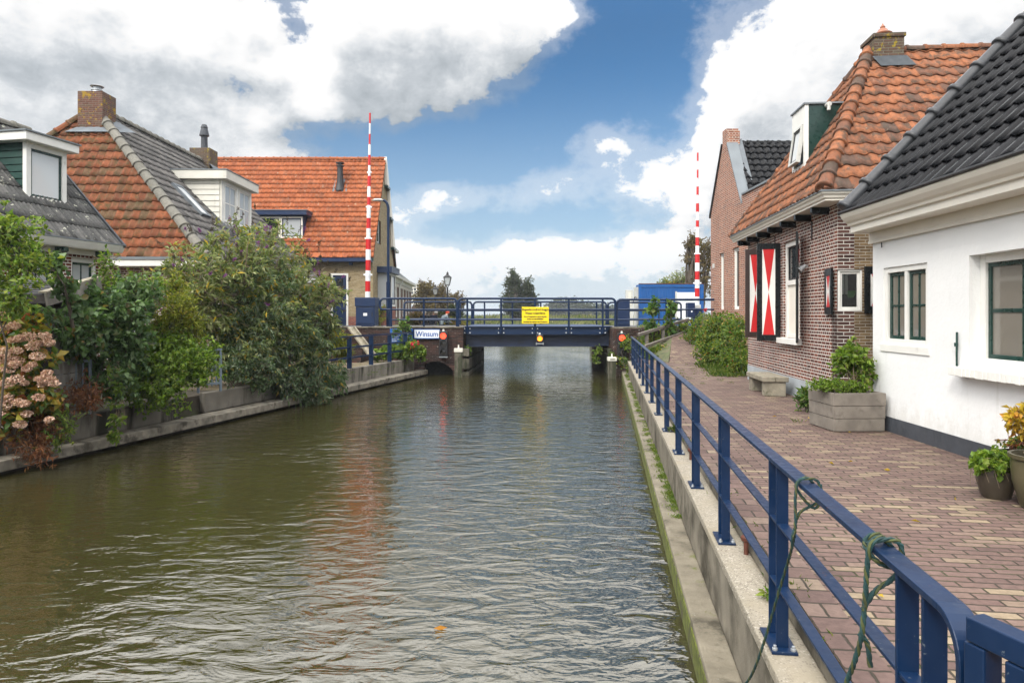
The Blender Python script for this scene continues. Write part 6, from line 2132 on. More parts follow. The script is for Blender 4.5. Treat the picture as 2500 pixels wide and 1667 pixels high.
# big buddleia on the left bank
GZ = -1.68
blobs = []
for px, py, Y, rx, rz in ((470, 690, 15.3, 1.05, 1.25), (560, 640, 16.4, 1.25, 1.25), (650, 640, 17.4, 1.25, 1.30), (730, 720, 18.2, 1.15, 1.15), (610, 760, 16.6, 1.5, 1.4), (770, 800, 18.6, .75, .85), (690, 830, 17.4, 1.2, .95), (600, 850, 16.2, 1.0, .75), (800, 690, 18.9, .55, .55)):
    p = at(px, py, Y)
    blobs.append((p.x, p.y, p.z, rx, 1.0, rz))
bb_ = Vector((-6.9, 17.0, GZ))
shrub('butterfly_bush', 'huge grey green butterfly bush with yellowing leaves and brown flower spikes', 'shrub', bb_, blobs, 1500, 15, (.15, .27), L_BUD, TWIG, tl=.55, up=.55, jit=.35, rho=.36, droop=.45, spread=.8, stems=26, sr=.035, seed=21, tws=420, twr=.006)
root = [o for o in col.objects if o.name.startswith('butterfly_bush')][-1]
rng = np.random.default_rng(5)
st, td, k = twigs_of(rng, blobs, 420, .3, .3, .5, .3)
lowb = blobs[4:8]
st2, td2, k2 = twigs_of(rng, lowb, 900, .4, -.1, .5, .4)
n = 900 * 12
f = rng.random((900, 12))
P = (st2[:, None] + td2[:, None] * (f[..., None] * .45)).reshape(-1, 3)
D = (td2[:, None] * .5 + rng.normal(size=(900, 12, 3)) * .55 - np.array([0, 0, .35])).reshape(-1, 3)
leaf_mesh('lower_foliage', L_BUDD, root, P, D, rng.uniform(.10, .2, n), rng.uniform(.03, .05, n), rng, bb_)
# withered spikes and a few purple ones: chains of tiny florets
nsp = 300
st, td, k = twigs_of(rng, blobs[:4] + blobs[5:7] + blobs[8:], nsp, .0, .6, .3, .13)
for nm, m, sel in (('withered_spike', PET_BRN, range(0, 230)), ('purple_spike', PET_PUR, range(230, nsp))):
    idx = np.array(list(sel))
    q = 46
    f = rng.random((len(idx), q))
    ln = rng.uniform(.10, .24, (len(idx), 1)) * (.5 if m is PET_PUR else 1)
    dd_ = td[idx] + np.array([0, 0, .1])
    P = (st[idx][:, None] + dd_[:, None] * (f * ln)[..., None] + rng.normal(size=(len(idx), q, 3)) * .012).reshape(-1, 3)
    D = rng.normal(size=P.shape)
    leaf_mesh(nm, m, root, P, D, .03, .022, rng, bb_)
# sprays hanging over the ledge
p = at(800, 925, 18.3)
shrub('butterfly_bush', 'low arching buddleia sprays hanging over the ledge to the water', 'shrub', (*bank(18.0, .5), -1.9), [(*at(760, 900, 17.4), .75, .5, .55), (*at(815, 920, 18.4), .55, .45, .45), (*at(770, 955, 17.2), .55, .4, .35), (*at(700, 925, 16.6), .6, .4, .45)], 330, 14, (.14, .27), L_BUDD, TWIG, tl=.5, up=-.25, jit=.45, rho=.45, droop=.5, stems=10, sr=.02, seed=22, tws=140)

# bright green rounded shrub
shrub('green_shrub', 'dense bright green shrub bulging over the low garden wall', 'shrub', (-6.7, 12.9, GZ), [(*at(420, 900, 12.5), .75, .6, .62), (*at(360, 940, 12.2), .65, .5, .5), (*at(470, 870, 12.9), .6, .5, .5), (*at(390, 830, 12.8), .65, .5, .5), (*at(485, 905, 12.7), .28, .25, .3), (*at(330, 870, 12.4), .5, .45, .6)], 900, 14, (.075, .48), L_GRN, TWIGD, tl=.3, up=.35, jit=.6, rho=.35, droop=.2, stems=12, sr=.02, seed=23, tws=200)
shrub('yellow_shrub', 'feathery yellow green shrub between the bright shrub and the butterfly bush', 'shrub', (-6.9, 13.4, GZ), [(*at(440, 745, 12.9), .36, .34, .40), (*at(405, 780, 12.8), .32, .3, .32), (*at(465, 790, 13.2), .36, .34, .36), (*at(430, 690, 13.5), .22, .25, .35), (*at(430, 830, 13.6), .55, .4, .4)], 620, 18, (.06, .34), L_YEL, TWIGD, tl=.32, up=.7, jit=.4, rho=.4, droop=.15, stems=10, sr=.016, seed=24, tws=160)
# bramble mass and its long shoots
shrub('bramble', 'dark green bramble thicket beside the shed with drooping shoots', 'shrub', (-7.6, 11.6, GZ), [(*at(200, 800, 11.0), .5, .4, .5), (*at(270, 760, 11.6), .65, .45, .55), (*at(180, 835, 10.9), .38, .3, .3), (*at(150, 790, 10.7), .32, .25, .3), (*at(225, 885, 11.4), .3, .2, .25), (*at(310, 840, 11.7), .5, .4, .6), (*at(260, 920, 11.4), .55, .35, .45), (*at(330, 720, 12.2), .5, .4, .45), (*at(230, 720, 11.4), .3, .3, .25)], 760, 12, (.095, .62), L_DGR, TWIGD, tl=.34, up=.25, jit=.6, rho=.4, droop=.3, stems=10, sr=.010, seed=25, tws=200, twr=.005)
shrub('bramble', 'single bramble shoot trailing down over the garden wall to the ledge', 'shrub', (-6.55, 11.4, GZ), [(*at(282, 900 + 40 * k, 11.3 - .05 * k), .13, .1, .10) for k in range(5)] + [(*at(262, 845, 11.4), .18, .12, .12)], 60, 7, (.085, .62), L_GRN, TWIG, tl=.16, up=.0, jit=.6, droop=.5, stems=6, sr=.007, seed=26, tws=60)
shrub('twiggy_shrub', 'sparse twiggy shrub with bare pale stems before the white fascia', 'shrub', (-7.9, 12.8, GZ), [(*at(270, 690, 12.6), .45, .35, .42), (*at(330, 700, 12.9), .5, .35, .4), (*at(380, 700, 13.2), .4, .35, .35), (*at(258, 640, 12.6), .12, .12, .35)], 300, 10, (.075, .42), L_GRN, TWIG, tl=.36, up=.6, jit=.5, rho=.5, droop=.1, stems=6, sr=.011, seed=27, tws=220, twr=.006)
# tree at the photo edge
shrub('young_tree', 'light green young tree at the left photo edge with one dark leafy branch', 'tree', (-6.75, 8.9, GZ), [(*at(20, 560, 9.0), .42, .4, .42), (*at(60, 640, 9.0), .42, .4, .45), (*at(-30, 650, 9.), .5, .4, .6), (*at(30, 730, 9.0), .30, .3, .32), (*at(-60, 540, 9.1), .5, .4, .5)], 420, 12, (.070, .55), L_LIM, TWIGD, tl=.28, up=.4, jit=.55, rho=.45, droop=.3, stems=4, sr=.018, seed=28, tws=160, parts=('crown', 'trunk'))
shrub('climbing_branch', 'dark branch with large round leaves arching towards the shed roof', 'shrub', tuple(at(188, 800, 10.2)), [(*at(130, 640, 10.0), .26, .2, .13), (*at(75, 610, 9.9), .26, .2, .14), (*at(160, 690, 10.1), .2, .16, .18), (*at(185, 740, 10.2), .18, .15, .2), (*at(110, 760, 10.1), .25, .15, .10)], 110, 6, (.10, .72), L_DGR, TWIGD, tl=.2, up=.1, jit=.6, droop=.35, stems=3, sr=.016, seed=29, tws=60)
# hydrangea with faded heads
hb = (-7.0, 9.9, GZ)
hyd = [(*at(40, 880, 9.8), .45, .35, .45), (*at(90, 960, 9.8), .32, .3, .35), (*at(20, 990, 9.7), .38, .3, .35), (*at(60, 800, 9.95), .38, .3, .3), (*at(10, 850, 9.9), .4, .3, .4)]
ht = shrub('hydrangea', 'hydrangea with faded pink brown flower heads and yellowing leaves', 'shrub', hb, hyd, 420, 10, (.12, .62), L_HYD, TWIGD, tl=.25, up=.3, jit=.6, rho=.4, droop=.2, stems=10, sr=.012, seed=30, tws=80)
rng = np.random.default_rng(77)
heads = [(12, 800), (30, 830), (70, 822), (90, 870), (65, 900), (20, 900), (40, 925), (115, 910), (95, 925), (60, 935), (130, 935), (15, 935), (95, 970), (120, 925), (25, 965), (60, 985), (10, 990), (35, 795), (80, 845), (5, 860), (66, 1010), (78, 890), (0, 1010), (40, 855), (100, 838), (50, 1035), (5, 770)]
heads += [(int(rng.uniform(-10, 140)), int(rng.uniform(800, 1030))) for _ in range(14)]
for i, (px, py) in enumerate(heads):
    c = at(px, py, 9.42 + .12 * rng.random())
    n = 200
    d = rng.normal(size=(n, 3))
    d /= np.linalg.norm(d, axis=1, keepdims=True)
    r_ = rng.uniform(.045, .09)
    P = np.array(c) + d * r_ * np.array([1.15, 1, .72]) * (1 + .16 * np.sin(d[:, :1] * 5 + i) * np.cos(d[:, 2:] * 6 + i * 2))
    leaf_mesh('flower_head', PET_PNK, ht, P - d * .01, d * .5 + rng.normal(size=(n, 3)) * .6, .026, .026, rng, hb, fold=.1)
shrub('red_flowering_plant', 'small plant with crimson flower heads before the dark shed', 'plant', (-7.15, 10.2, GZ), [(*at(55, 790, 10.15), .16, .1, .12), (*at(70, 802, 10.15), .1, .1, .1)], 40, 10, (.035, .8), PET_RED, TWIGD, tl=.1, up=.2, droop=.1, stems=4, sr=.006, seed=31, tws=20)
shrub('dead_fern', 'clump of rust brown dead fern hanging over the garden wall', 'fern', (-6.9, 10.2, GZ), [(*at(110, 1030, 10.0), .35, .2, .22), (*at(70, 1060, 9.9), .30, .15, .18), (*at(205, 960, 10.8), .35, .2, .22), (*at(130, 985, 10.2), .3, .2, .2), (*at(90, 1085, 9.75), .25, .12, .2)], 330, 14, (.075, .22), L_FERN, TWIGD, tl=.35, up=-.1, jit=.6, droop=.55, stems=6, sr=.006, seed=32, tws=60)
shrub('fern', 'green fern fronds hanging at the end of the hydrangea', 'fern', (-6.65, 10.3, GZ), [(*at(155, 1020, 10.1), .20, .12, .22), (*at(140, 1060, 10.0), .12, .1, .2)], 40, 18, (.06, .3), L_LIM, TWIGD, tl=.35, up=.0, jit=.5, droop=.5, stems=5, sr=.005, seed=33, tws=30)
shrub('ivy', 'dark ground ivy spilling along the shaded wall under the butterfly bush', 'climbing plant', (-6.3, 15.2, GZ), [(*at(560, 900, 14.9), .5, .3, .35), (*at(620, 890, 15.6), .6, .3, .4), (*at(680, 900, 16.4), .5, .3, .35), (*at(640, 930, 15.7), .4, .2, .25)], 260, 12, (.07, .6), L_BUDD, TWIGD, tl=.3, up=.0, droop=.4, stems=6, sr=.01, seed=34, tws=40)
shrub('ornamental_grass', 'yellow green tuft of grass beside the brick steps', 'plant', (*at(815, 870, 22.5).xy, GZ), [(*at(810, 825, 22.5), .55, .4, .35), (*at(835, 850, 22.8), .35, .3, .3)], 220, 10, (.22, .09), L_YEL, TWIGD, tl=.3, up=.8, jit=.3, droop=.3, stems=3, sr=.01, seed=35, tws=10)
# roses and climbers in front of the signs
shrub('hollyhock', 'leafy plant with a few red flowers under the place name sign', 'plant', (*at(985, 870, 24.7).xy, GZ), [(*at(960, 855, 24.6), .55, .3, .3), (*at(1005, 850, 24.7), .45, .3, .4), (*at(925, 862, 24.4), .3, .25, .2), (*at(1030, 860, 24.9), .2, .2, .3)], 260, 9, (.12, .8), L_GRN, TWIGD, tl=.3, up=.4, jit=.5, droop=.2, stems=10, sr=.012, seed=36, tws=60)
shrub('climbing_plant', 'thin climber with pale leaves growing up past the blue board', 'climbing plant', (*at(975, 860, 24.9).xy, GZ), [(*at(985, 790, 25.2), .28, .15, .3), (*at(965, 800, 25.2), .2, .12, .25), (*at(990, 830, 25.2), .3, .15, .25)], 60, 8, (.10, .8), L_MAPLE, TWIGD, tl=.25, up=.5, droop=.2, stems=9, sr=.008, seed=37, tws=50)
o = shrub('rose', 'red roses flowering over the short blue fence', 'flower', (*at(1015, 845, 24.5).xy, GZ), [(*at(1014, 838, 24.4), .22, .1, .1), (*at(1006, 848, 24.4), .08, .08, .06)], 9, 14, (.05, .9), PET_RED, TWIGD, tl=.06, up=.3, droop=.1, stems=4, sr=.006, seed=38, tws=5)

# hedge on the right
hg = []
for px, py, Y, rx, ry, rz in ((1715, 808, 23.5, .55, .9, .70), (1755, 818, 21.0, .70, 1., .75), (1795, 845, 18.8, .55, .8, .75), (1742, 862, 20.6, .62, .8, .5), (1785, 790, 20.5, .55, .9, .42), (1806, 885, 17.2, .34, .5, .42), (1697, 840, 25.0, .40, .6, .5)):
    hg.append((*at(px, py, Y), rx, ry, rz))
shrub('hedge', 'rounded leafy green hedge between the walkway and the tall brick house', 'hedge', (*at(1770, 900, 21.6).xy, -1.5), hg, 1500, 13, (.075, .55), L_HEDGE, TWIGD, tl=.28, up=.4, jit=.6, rho=.25, droop=.2, stems=14, sr=.02, seed=41, tws=120)
shrub('rose', 'single red rose on thin stems above the hedge against the brick wall', 'flower', (*at(1722, 790, 22.4).xy, -1.5), [(*at(1722, 757, 22.3), .06, .06, .06)], 8, 10, (.05, .9), PET_RED, TWIG, tl=.05, up=.3, droop=.1, stems=9, sr=.006, seed=42, tws=5)
for px, py, Y, h, lab, sd in ((1597, 752, 25.0, .34, 'left leafy sapling in front of the container', 43), (1637, 756, 25.1, .38, 'right fuller sapling in front of the container', 44)):
    c = at(px, py, Y)
    shrub('sapling', lab, 'plant', (c.x, Y, -1.3), [(c.x, Y, c.z, .26, .22, h), (c.x - .05, Y, c.z - .55, .3, .25, .3), (c.x + .05, Y, c.z + .25, .12, .12, .25)], 34, 8, (.16, .75), L_MAPLE, TWIGD, tl=.22, up=.3, jit=.5, droop=.4, stems=5, sr=.014, seed=sd, group='saplings on the ramp bank')
shrub('bank_weeds', 'mixed weeds and grasses covering the bank under the timber handrail', 'plant', (5.3, 24.8, -1.5), [(*at(1600, 825, 25.2), .9, .5, .3), (*at(1660, 800, 25.6), .9, .5, .35), (*at(1560, 845, 24.3), .5, .4, .25), (*at(1620, 850, 23.8), .7, .4, .16), (*at(1690, 830, 24.6), .7, .4, .3), (*at(1580, 800, 25.8), .6, .3, .25)], 640, 10, (.12, .3), [L_HEDGE, L_GRASS][0], TWIG, tl=.3, up=.5, jit=.5, droop=.2, stems=10, sr=.008, seed=45, tws=60)
shrub('bank_weeds', 'green creeper and weeds beside the right signal light', 'plant', (*C(.72, 23.7, 0).xy, -1.9), [(*at(1530, 835, 24.9), .28, .2, .3), (*at(1525, 880, 24.4), .25, .2, .25), (*at(1545, 900, 23.2), .25, .25, .2), (*at(1500, 870, 25.2), .2, .15, .2)], 150, 10, (.08, .6), L_HEDGE, TWIGD, tl=.25, up=.3, droop=.2, stems=6, sr=.008, seed=46, tws=40)
shrub('bank_weeds', 'leafy sprig growing out over the water from the right fender', 'plant', (3.72, 26.2, -1.5), [(*at(1453, 873, 26.0), .16, .12, .30), (*at(1462, 850, 26.2), .15, .1, .15)], 36, 9, (.10, .6), L_GRN, TWIGD, tl=.2, up=-.1, droop=.4, stems=4, sr=.008, seed=47)
shrub('bank_weeds', 'ferny green sprig in the corner under the left end of the bridge', 'plant', (-1.85, 25.8, -1.6), [(*at(1142, 853, 25.9), .16, .1, .16)], 40, 9, (.08, .6), L_GRN, TWIGD, tl=.18, up=.1, droop=.4, stems=4, sr=.008, seed=48)

# planter shrubs, potted plants
c = Vector((4.32, 9.0, -1.03))
pb0 = [o for o in col.objects if o.name == 'planter_box'][0].location
c = Vector((pb0.x, pb0.y, -1.04))
shrub('planter_shrub', 'low spreading green shrub over the left rim of the wooden planter', 'shrub', c, [(c.x - .20, c.y - .12, c.z + .12, .27, .26, .10), (c.x - .36, c.y - .1, c.z + .14, .2, .2, .09), (c.x + .05, c.y - .16, c.z + .12, .22, .18, .09)], 330, 12, (.032, .6), L_GRN, TWIGD, tl=.12, up=.3, jit=.6, droop=.1, stems=8, sr=.008, seed=51, tws=60)
shrub('planter_shrub', 'taller upright shrub at the back of the wooden planter', 'shrub', c + V(.2, .1, 0), [(c.x + .12, c.y + .1, c.z + .50, .22, .22, .24), (c.x + .27, c.y + .05, c.z + .33, .15, .16, .22), (c.x + .0, c.y + .1, c.z + .42, .16, .18, .2)], 150, 10, (.075, .55), L_GRN, TWIG, tl=.16, up=.4, jit=.5, droop=.2, stems=18, sr=.008, seed=52, tws=80)
shrub('ground_weeds', 'leafy weeds growing at the foot of the dark brick house behind the planter', 'plant', (*at(1965, 1000, 10.7).xy, -1.5), [(*at(1966, 962, 10.7), .18, .15, .18), (*at(1985, 970, 10.5), .14, .12, .13)], 90, 10, (.09, .3), L_MAPLE, TWIGD, tl=.2, up=.6, jit=.4, droop=.2, stems=6, sr=.006, seed=53)
p = POT1.location
shrub('x', '', '', p + V(0, 0, .26), [(p.x, p.y, p.z + .34, .18, .18, .08), (p.x - .08, p.y - .05, p.z + .30, .16, .14, .08), (p.x + .08, p.y, p.z + .31, .16, .16, .08)], 210, 9, (.045, .85), L_GRN, TWIG, tl=.08, up=.3, droop=.25, stems=14, sr=.004, seed=54, tws=40, parent=POT1)
rng = np.random.default_rng(8)
hm = MB()
rr = random.Random(8)
for i in range(26):
    a = rr.uniform(0, 2 * PI)
    r0 = .155
    hm.tube([(r0 * .8 * math.cos(a), r0 * .8 * math.sin(a), .29), (r0 * 1.15 * math.cos(a), r0 * 1.15 * math.sin(a), .26), (r0 * 1.12 * math.cos(a + .2), r0 * 1.12 * math.sin(a + .2), rr.uniform(.06, .18))], [.002, .002, .001], 4)
hm.build('dry_stalk', TWIG, POT1)
p = POT2.location
shrub('x', '', '', p + V(0, 0, .26), [(p.x, p.y, p.z + .40, .16, .16, .10)], 70, 8, (.035, .6), L_HYD, RUST, tl=.14, up=.6, droop=.1, stems=20, sr=.0035, seed=55, tws=60, parent=POT2)
p = POT3.location
shrub('x', '', '', p + V(0, 0, .42), [(p.x - .08, p.y, p.z + .66, .16, .16, .12), (p.x - .19, p.y, p.z + .72, .10, .1, .08), (p.x - .02, p.y, p.z + .80, .14, .12, .07)], 130, 10, (.055, .5), PET_YL, TWIG, tl=.12, up=.4, droop=.1, stems=10, sr=.006, seed=56, tws=60, parent=POT3)

# small green things along the kerb, the quay ledge and the foot of the walls
def tufts(name, label, pts, n, h, m, seed, spread=.06):
    rng = np.random.default_rng(seed)
    P, D = [], []
    for c in pts:
        q = np.array(c) + np.concatenate([rng.normal(size=(n, 2)) * spread, np.zeros((n, 1))], axis=1)
        P.append(q)
        D.append(rng.normal(size=(n, 3)) * .45 + np.array([0, 0, 1.]))
    P, D = np.concatenate(P), np.concatenate(D)
    o = leaf_mesh(name, m, None, P, D, rng.uniform(.5, 1.2, len(P)) * h, h * .12, rng, (0, 0, 0), fold=.2, bend=.3)
    o['kind'] = 'stuff'
    return o


rr = random.Random(12)
tufts('moss', '', [C(.745 - abs(rr.gauss(0, .03)), rr.uniform(7.0, 10.5), -2.03) for _ in range(60)] + [C(.74 - abs(rr.gauss(0, .05)), rr.uniform(10.5, 24), -2.03) for _ in range(110)], 40, .035, L_LIM, 61, .03)
tufts('joint_grass', '', [C(rr.uniform(1.05, 3.6), rr.uniform(15, 23), -1.5) for _ in range(90)] + [C(1.01, rr.uniform(3, 20), -1.51) for _ in range(40)], 14, .04, L_GRASS, 62, .05)
tufts('joint_grass', '', [(rr.uniform(-7.5, -3.6), rr.uniform(19, 25), -1.67) for _ in range(90)], 14, .05, L_GRASS, 63, .09)
hp = [Vector((*at(px, py, -F * -1.5 / (py - HY)).xy, -1.5)) for px, py in [(rr.uniform(1690, 1830), 0) for _ in range(0)]] if False else []
for _ in range(70):
    f = rr.random()
    a_ = Vector((5.25, 16.6, -1.5)).lerp(Vector((6.2, 21.2, -1.5)), f)
    hp.append(a_ + V(rr.gauss(0, .18), rr.gauss(0, .1), 0))
tufts('verge_grass', '', hp, 30, .14, L_GRASS, 64, .09)
tufts('verge_grass', '', [V(rr.uniform(4.5, 5.2), rr.uniform(23.0, 24.6), -1.48) for _ in range(120)], 30, .16, L_GRASS, 65, .1)
tufts('verge_grass', '', [V(4.55, 9.6, -1.5) + V(rr.gauss(0, .25), rr.gauss(0, .12), 0) for _ in range(16)], 18, .06, L_GRASS, 66, .06)
# sprig on the pebble cap and plants by the rail
shrub('wall_sprig', 'small green sprig growing on the pebble cap by the low rail', 'plant', C(.95, 4.05, -1.6), [(*C(.93, 4.0, -1.56), .07, .07, .03)], 8, 7, (.05, .3), L_GRN, TWIGD, tl=.06, up=.4, droop=.1, stems=3, sr=.002, seed=67)
shrub('wall_sprig', 'grassy sprig growing beside a railing post in the kerb joint', 'plant', C(.95, 9.6, -1.6), [(*C(.95, 9.6, -1.54), .10, .10, .06)], 26, 9, (.06, .15), L_GRASS, TWIGD, tl=.1, up=.7, droop=.1, stems=3, sr=.002, seed=68)

# ------------------------------------------------------------------ distance
def tree(name, label, px, pyt, pyb, Y, base_z, blobs, n, lpt, leaf, lm, seed, group=None, sr=.12, tl=.8, up=.4, rho=.4, stems=16, twr=.012, lean=0):
    c = at(px, 770, Y)
    b = Vector((c.x, Y, base_z))
    bs = [(*at(q[0], q[1], Y + q[4]), q[2], q[2] * .8, q[3]) for q in blobs]
    t = shrub(name, label, 'tree', b, bs, n, lpt, leaf, lm, BARK, tl=tl, up=up, jit=.45, rho=rho, droop=.2, stems=stems, sr=sr, seed=seed, group=group, tws=150, twr=twr, parts=('crown', 'trunk'))
    return t


tree('willow_tree', 'lone twin crowned windblown tree in the meadow behind the yellow notice', 1265, 650, 770, 92, -1.7, [(1251, 690, 1.2, 2.2, 0), (1246, 735, 1.5, 1.8, 0), (1262, 715, 1.3, 2.4, .4), (1289, 702, 1.0, 1.8, 0), (1296, 735, 1.2, 1.5, 0), (1270, 752, 1.9, 1.2, 0)], 900, 15, (.36, .3), L_TREE, 71, sr=.2, tl=.9, up=.6)
tree('leafy_tree', 'sparse brown green tree behind the tall brick house and container', 1705, 560, 770, 47, -.9, [(1700, 610, 1.1, 1.3, 0), (1725, 640, 1.2, 1.4, 0), (1690, 590, .7, .8, 0), (1735, 600, .9, 1.1, .5), (1712, 690, 1.1, 1.2, 0), (1680, 625, .5, .7, 0)], 330, 10, (.20, .45), L_BRN, 72, sr=.14, tl=.6, up=.5, rho=.55, stems=24)
tree('leafy_tree', 'pale bushy tree crown rising just over the container roof', 1645, 665, 770, 56, -1., [(1640, 690, 1.3, .9, 0), (1665, 680, 1.1, 1.0, 0), (1618, 694, .9, .6, 0), (1690, 692, 1., .8, 0)], 330, 12, (.2, .35), L_YEL if False else L_BUD, 73, sr=.1, tl=.7, up=.9, rho=.45)
tree('autumn_tree', 'rust brown autumn tree behind the lattice roofed house', 1042, 685, 770, 72, -1.1, [(1030, 725, 1.2, 1.2, 0), (1045, 705, 1.0, 1.0, 0), (1060, 730, 1.3, 1.3, 0), (1030, 695, .5, .9, 0)], 420, 12, (.24, .45), L_BRN, 74, sr=.12, tl=.7, up=.6)
tree('autumn_tree', 'brownish tree between the two street lanterns', 1077, 692, 770, 66, -1.1, [(1075, 715, 1.0, 1.2, 0), (1080, 740, 1.2, 1.1, 0)], 280, 12, (.22, .45), L_BRN, 75, sr=.12, tl=.7, up=.6)
tree('autumn_tree', 'thin open branched tree right of the taller lantern', 1115, 705, 770, 60, -1.1, [(1110, 725, 1.2, .8, 0), (1125, 735, .9, .7, 0), (1105, 755, 1.2, .6, 0)], 150, 8, (.18, .5), L_BRN, 76, sr=.1, tl=.7, up=.3, rho=.6, stems=24)
for i, (px, py, r_, h_, Y, lab) in enumerate(((1363, 750, 5.5, 4.6, 270, 'left round field tree seen through the right bridge rails'), (1398, 752, 7.5, 5.2, 280, 'broad middle field tree seen through the right bridge rails'), (1428, 756, 5.0, 3.6, 285, 'small right field tree seen through the right bridge rails'), (1470, 757, 6., 3.4, 300, 'field tree seen past the right end of the far railing'))):
    tree('field_tree', lab, px, py, 770, Y, -1.75, [(px, py, r_, h_, 0), (px - 10, py + 8, r_ * .7, h_ * .7, 0), (px + 10, py + 8, r_ * .7, h_ * .7, 0)], 420, 9, (1.1, .5), L_TREE, 80 + i, group='trees far out in the meadow', sr=.5, tl=2.2, up=.4, rho=.35, twr=.05)
# far wood along the horizon: one mass
rng = np.random.default_rng(9)
n = 16000
X = rng.uniform(-420, 520, n)
hh_ = 3.2 + 2.5 * np.sin(X * .031) + 1.8 * np.sin(X * .083 + 1) + 1.0 * np.sin(X * .21)
hh_ = np.clip(hh_, .8, 9)
P = np.stack([X, 640 + rng.uniform(-8, 8, n), -1.7 + rng.random(n) * hh_], axis=1)
o = leaf_mesh('far_wood', L_TREE, None, P, rng.normal(size=(n, 3)), 2.2, 1.4, rng)
o['kind'] = 'stuff'
# reeds and tall grass on the far bank
n = 52000
X = rng.uniform(-34, 44, n)
Yr = 80 + rng.random(n) ** 1.3 * 34
P = np.stack([X, Yr, np.full(n, -1.9)], axis=1)
hgt = (1.55 + .45 * np.sin(X * .35 + Yr * .2) + .35 * rng.normal(size=n) * .6) * np.where(Yr < 84, .8, 1.)
D = rng.normal(size=(n, 3)) * .22 + np.array([.28, 0, 1.])
o = leaf_mesh('reeds', L_REED, None, P, D, np.clip(hgt, .4, 2.4), .12, rng, (0, 0, 0), fold=.1, bend=.25)
o['kind'] = 'stuff'
mb = MB()
mb.prism([(-40, 79, -1.95), (50, 79, -1.95), (50, 112, -1.70), (-40, 112, -1.70)], (0, 0, -1))
tag(mb.build('reed_bank', VERGE), kind='structure')
# bushes of the gardens beyond the left bridge end
shrub('garden_bush', 'reddish brown round bush behind the left bridge railing', 'shrub', (-5.6, 38, -.55), [(*at(1008, 778, 38), .55, .4, .45), (*at(1022, 775, 38.2), .4, .4, .4)], 200, 10, (.10, .6), L_BRN, TWIGD, tl=.25, up=.4, droop=.2, stems=6, sr=.012, seed=91)
shrub('garden_bush', 'low flowering bush at the foot of the taller lantern', 'shrub', (-3.2, 37.5, -.6), [(*at(1110, 785, 37.5), .45, .35, .3), (*at(1095, 790, 37.5), .35, .3, .25), (*at(1128, 788, 38), .4, .3, .2)], 160, 10, (.09, .6), L_HYD, TWIGD, tl=.22, up=.4, droop=.2, stems=6, sr=.012, seed=92)
shrub('garden_bush', 'dark green bush right of the taller lantern behind the railing', 'shrub', (-3.9, 44, -.65), [(*at(1105, 755, 44), .55, .4, .5), (*at(1120, 765, 44), .5, .4, .4), (*at(1085, 765, 44), .5, .4, .4)], 240, 10, (.12, .55), L_TREE, TWIGD, tl=.3, up=.4, droop=.2, stems=6, sr=.012, seed=93)
shrub('garden_bush', 'green plant with thin stems between cabinet and blue pole', 'plant', (*at(930, 790, 29).xy, -.47), [(*at(932, 760, 29), .25, .2, .35), (*at(925, 778, 28.6), .3, .2, .2)], 70, 9, (.10, .3), L_YEL, TWIGD, tl=.25, up=.5, droop=.3, stems=8, sr=.008, seed=94)


# ------------------------------------------------------------------ people seated beyond the bridge
SKIN = mat('skin', (.42, .25, .18), .6, var=.05, bs=0)
JBLK = mat('black_jacket', (.006, .006, .008), .9, spec=.08, var=.2, bs=.1)
JGRY = mat('grey_blue_jacket', (.12, .15, .17), .85, var=.25, bs=.2)
JNVY = mat('dark_navy_jacket', (.007, .009, .016), .9, spec=.08, var=.2, bs=.1)
TROU = mat('dark_trousers', (.02, .024, .035), .85, var=.2, bs=.1)
HAIRG = mat('grey_hair', (.28, .27, .26), .8, var=.25, bs=.2, bscale=90)
HAIRB = mat('dark_hair', (.02, .015, .012), .7, var=.3, bs=.2, bscale=90)
CAPR = mat('orange_red_cap', (.55, .06, .02), .8, var=.1, bs=.1)


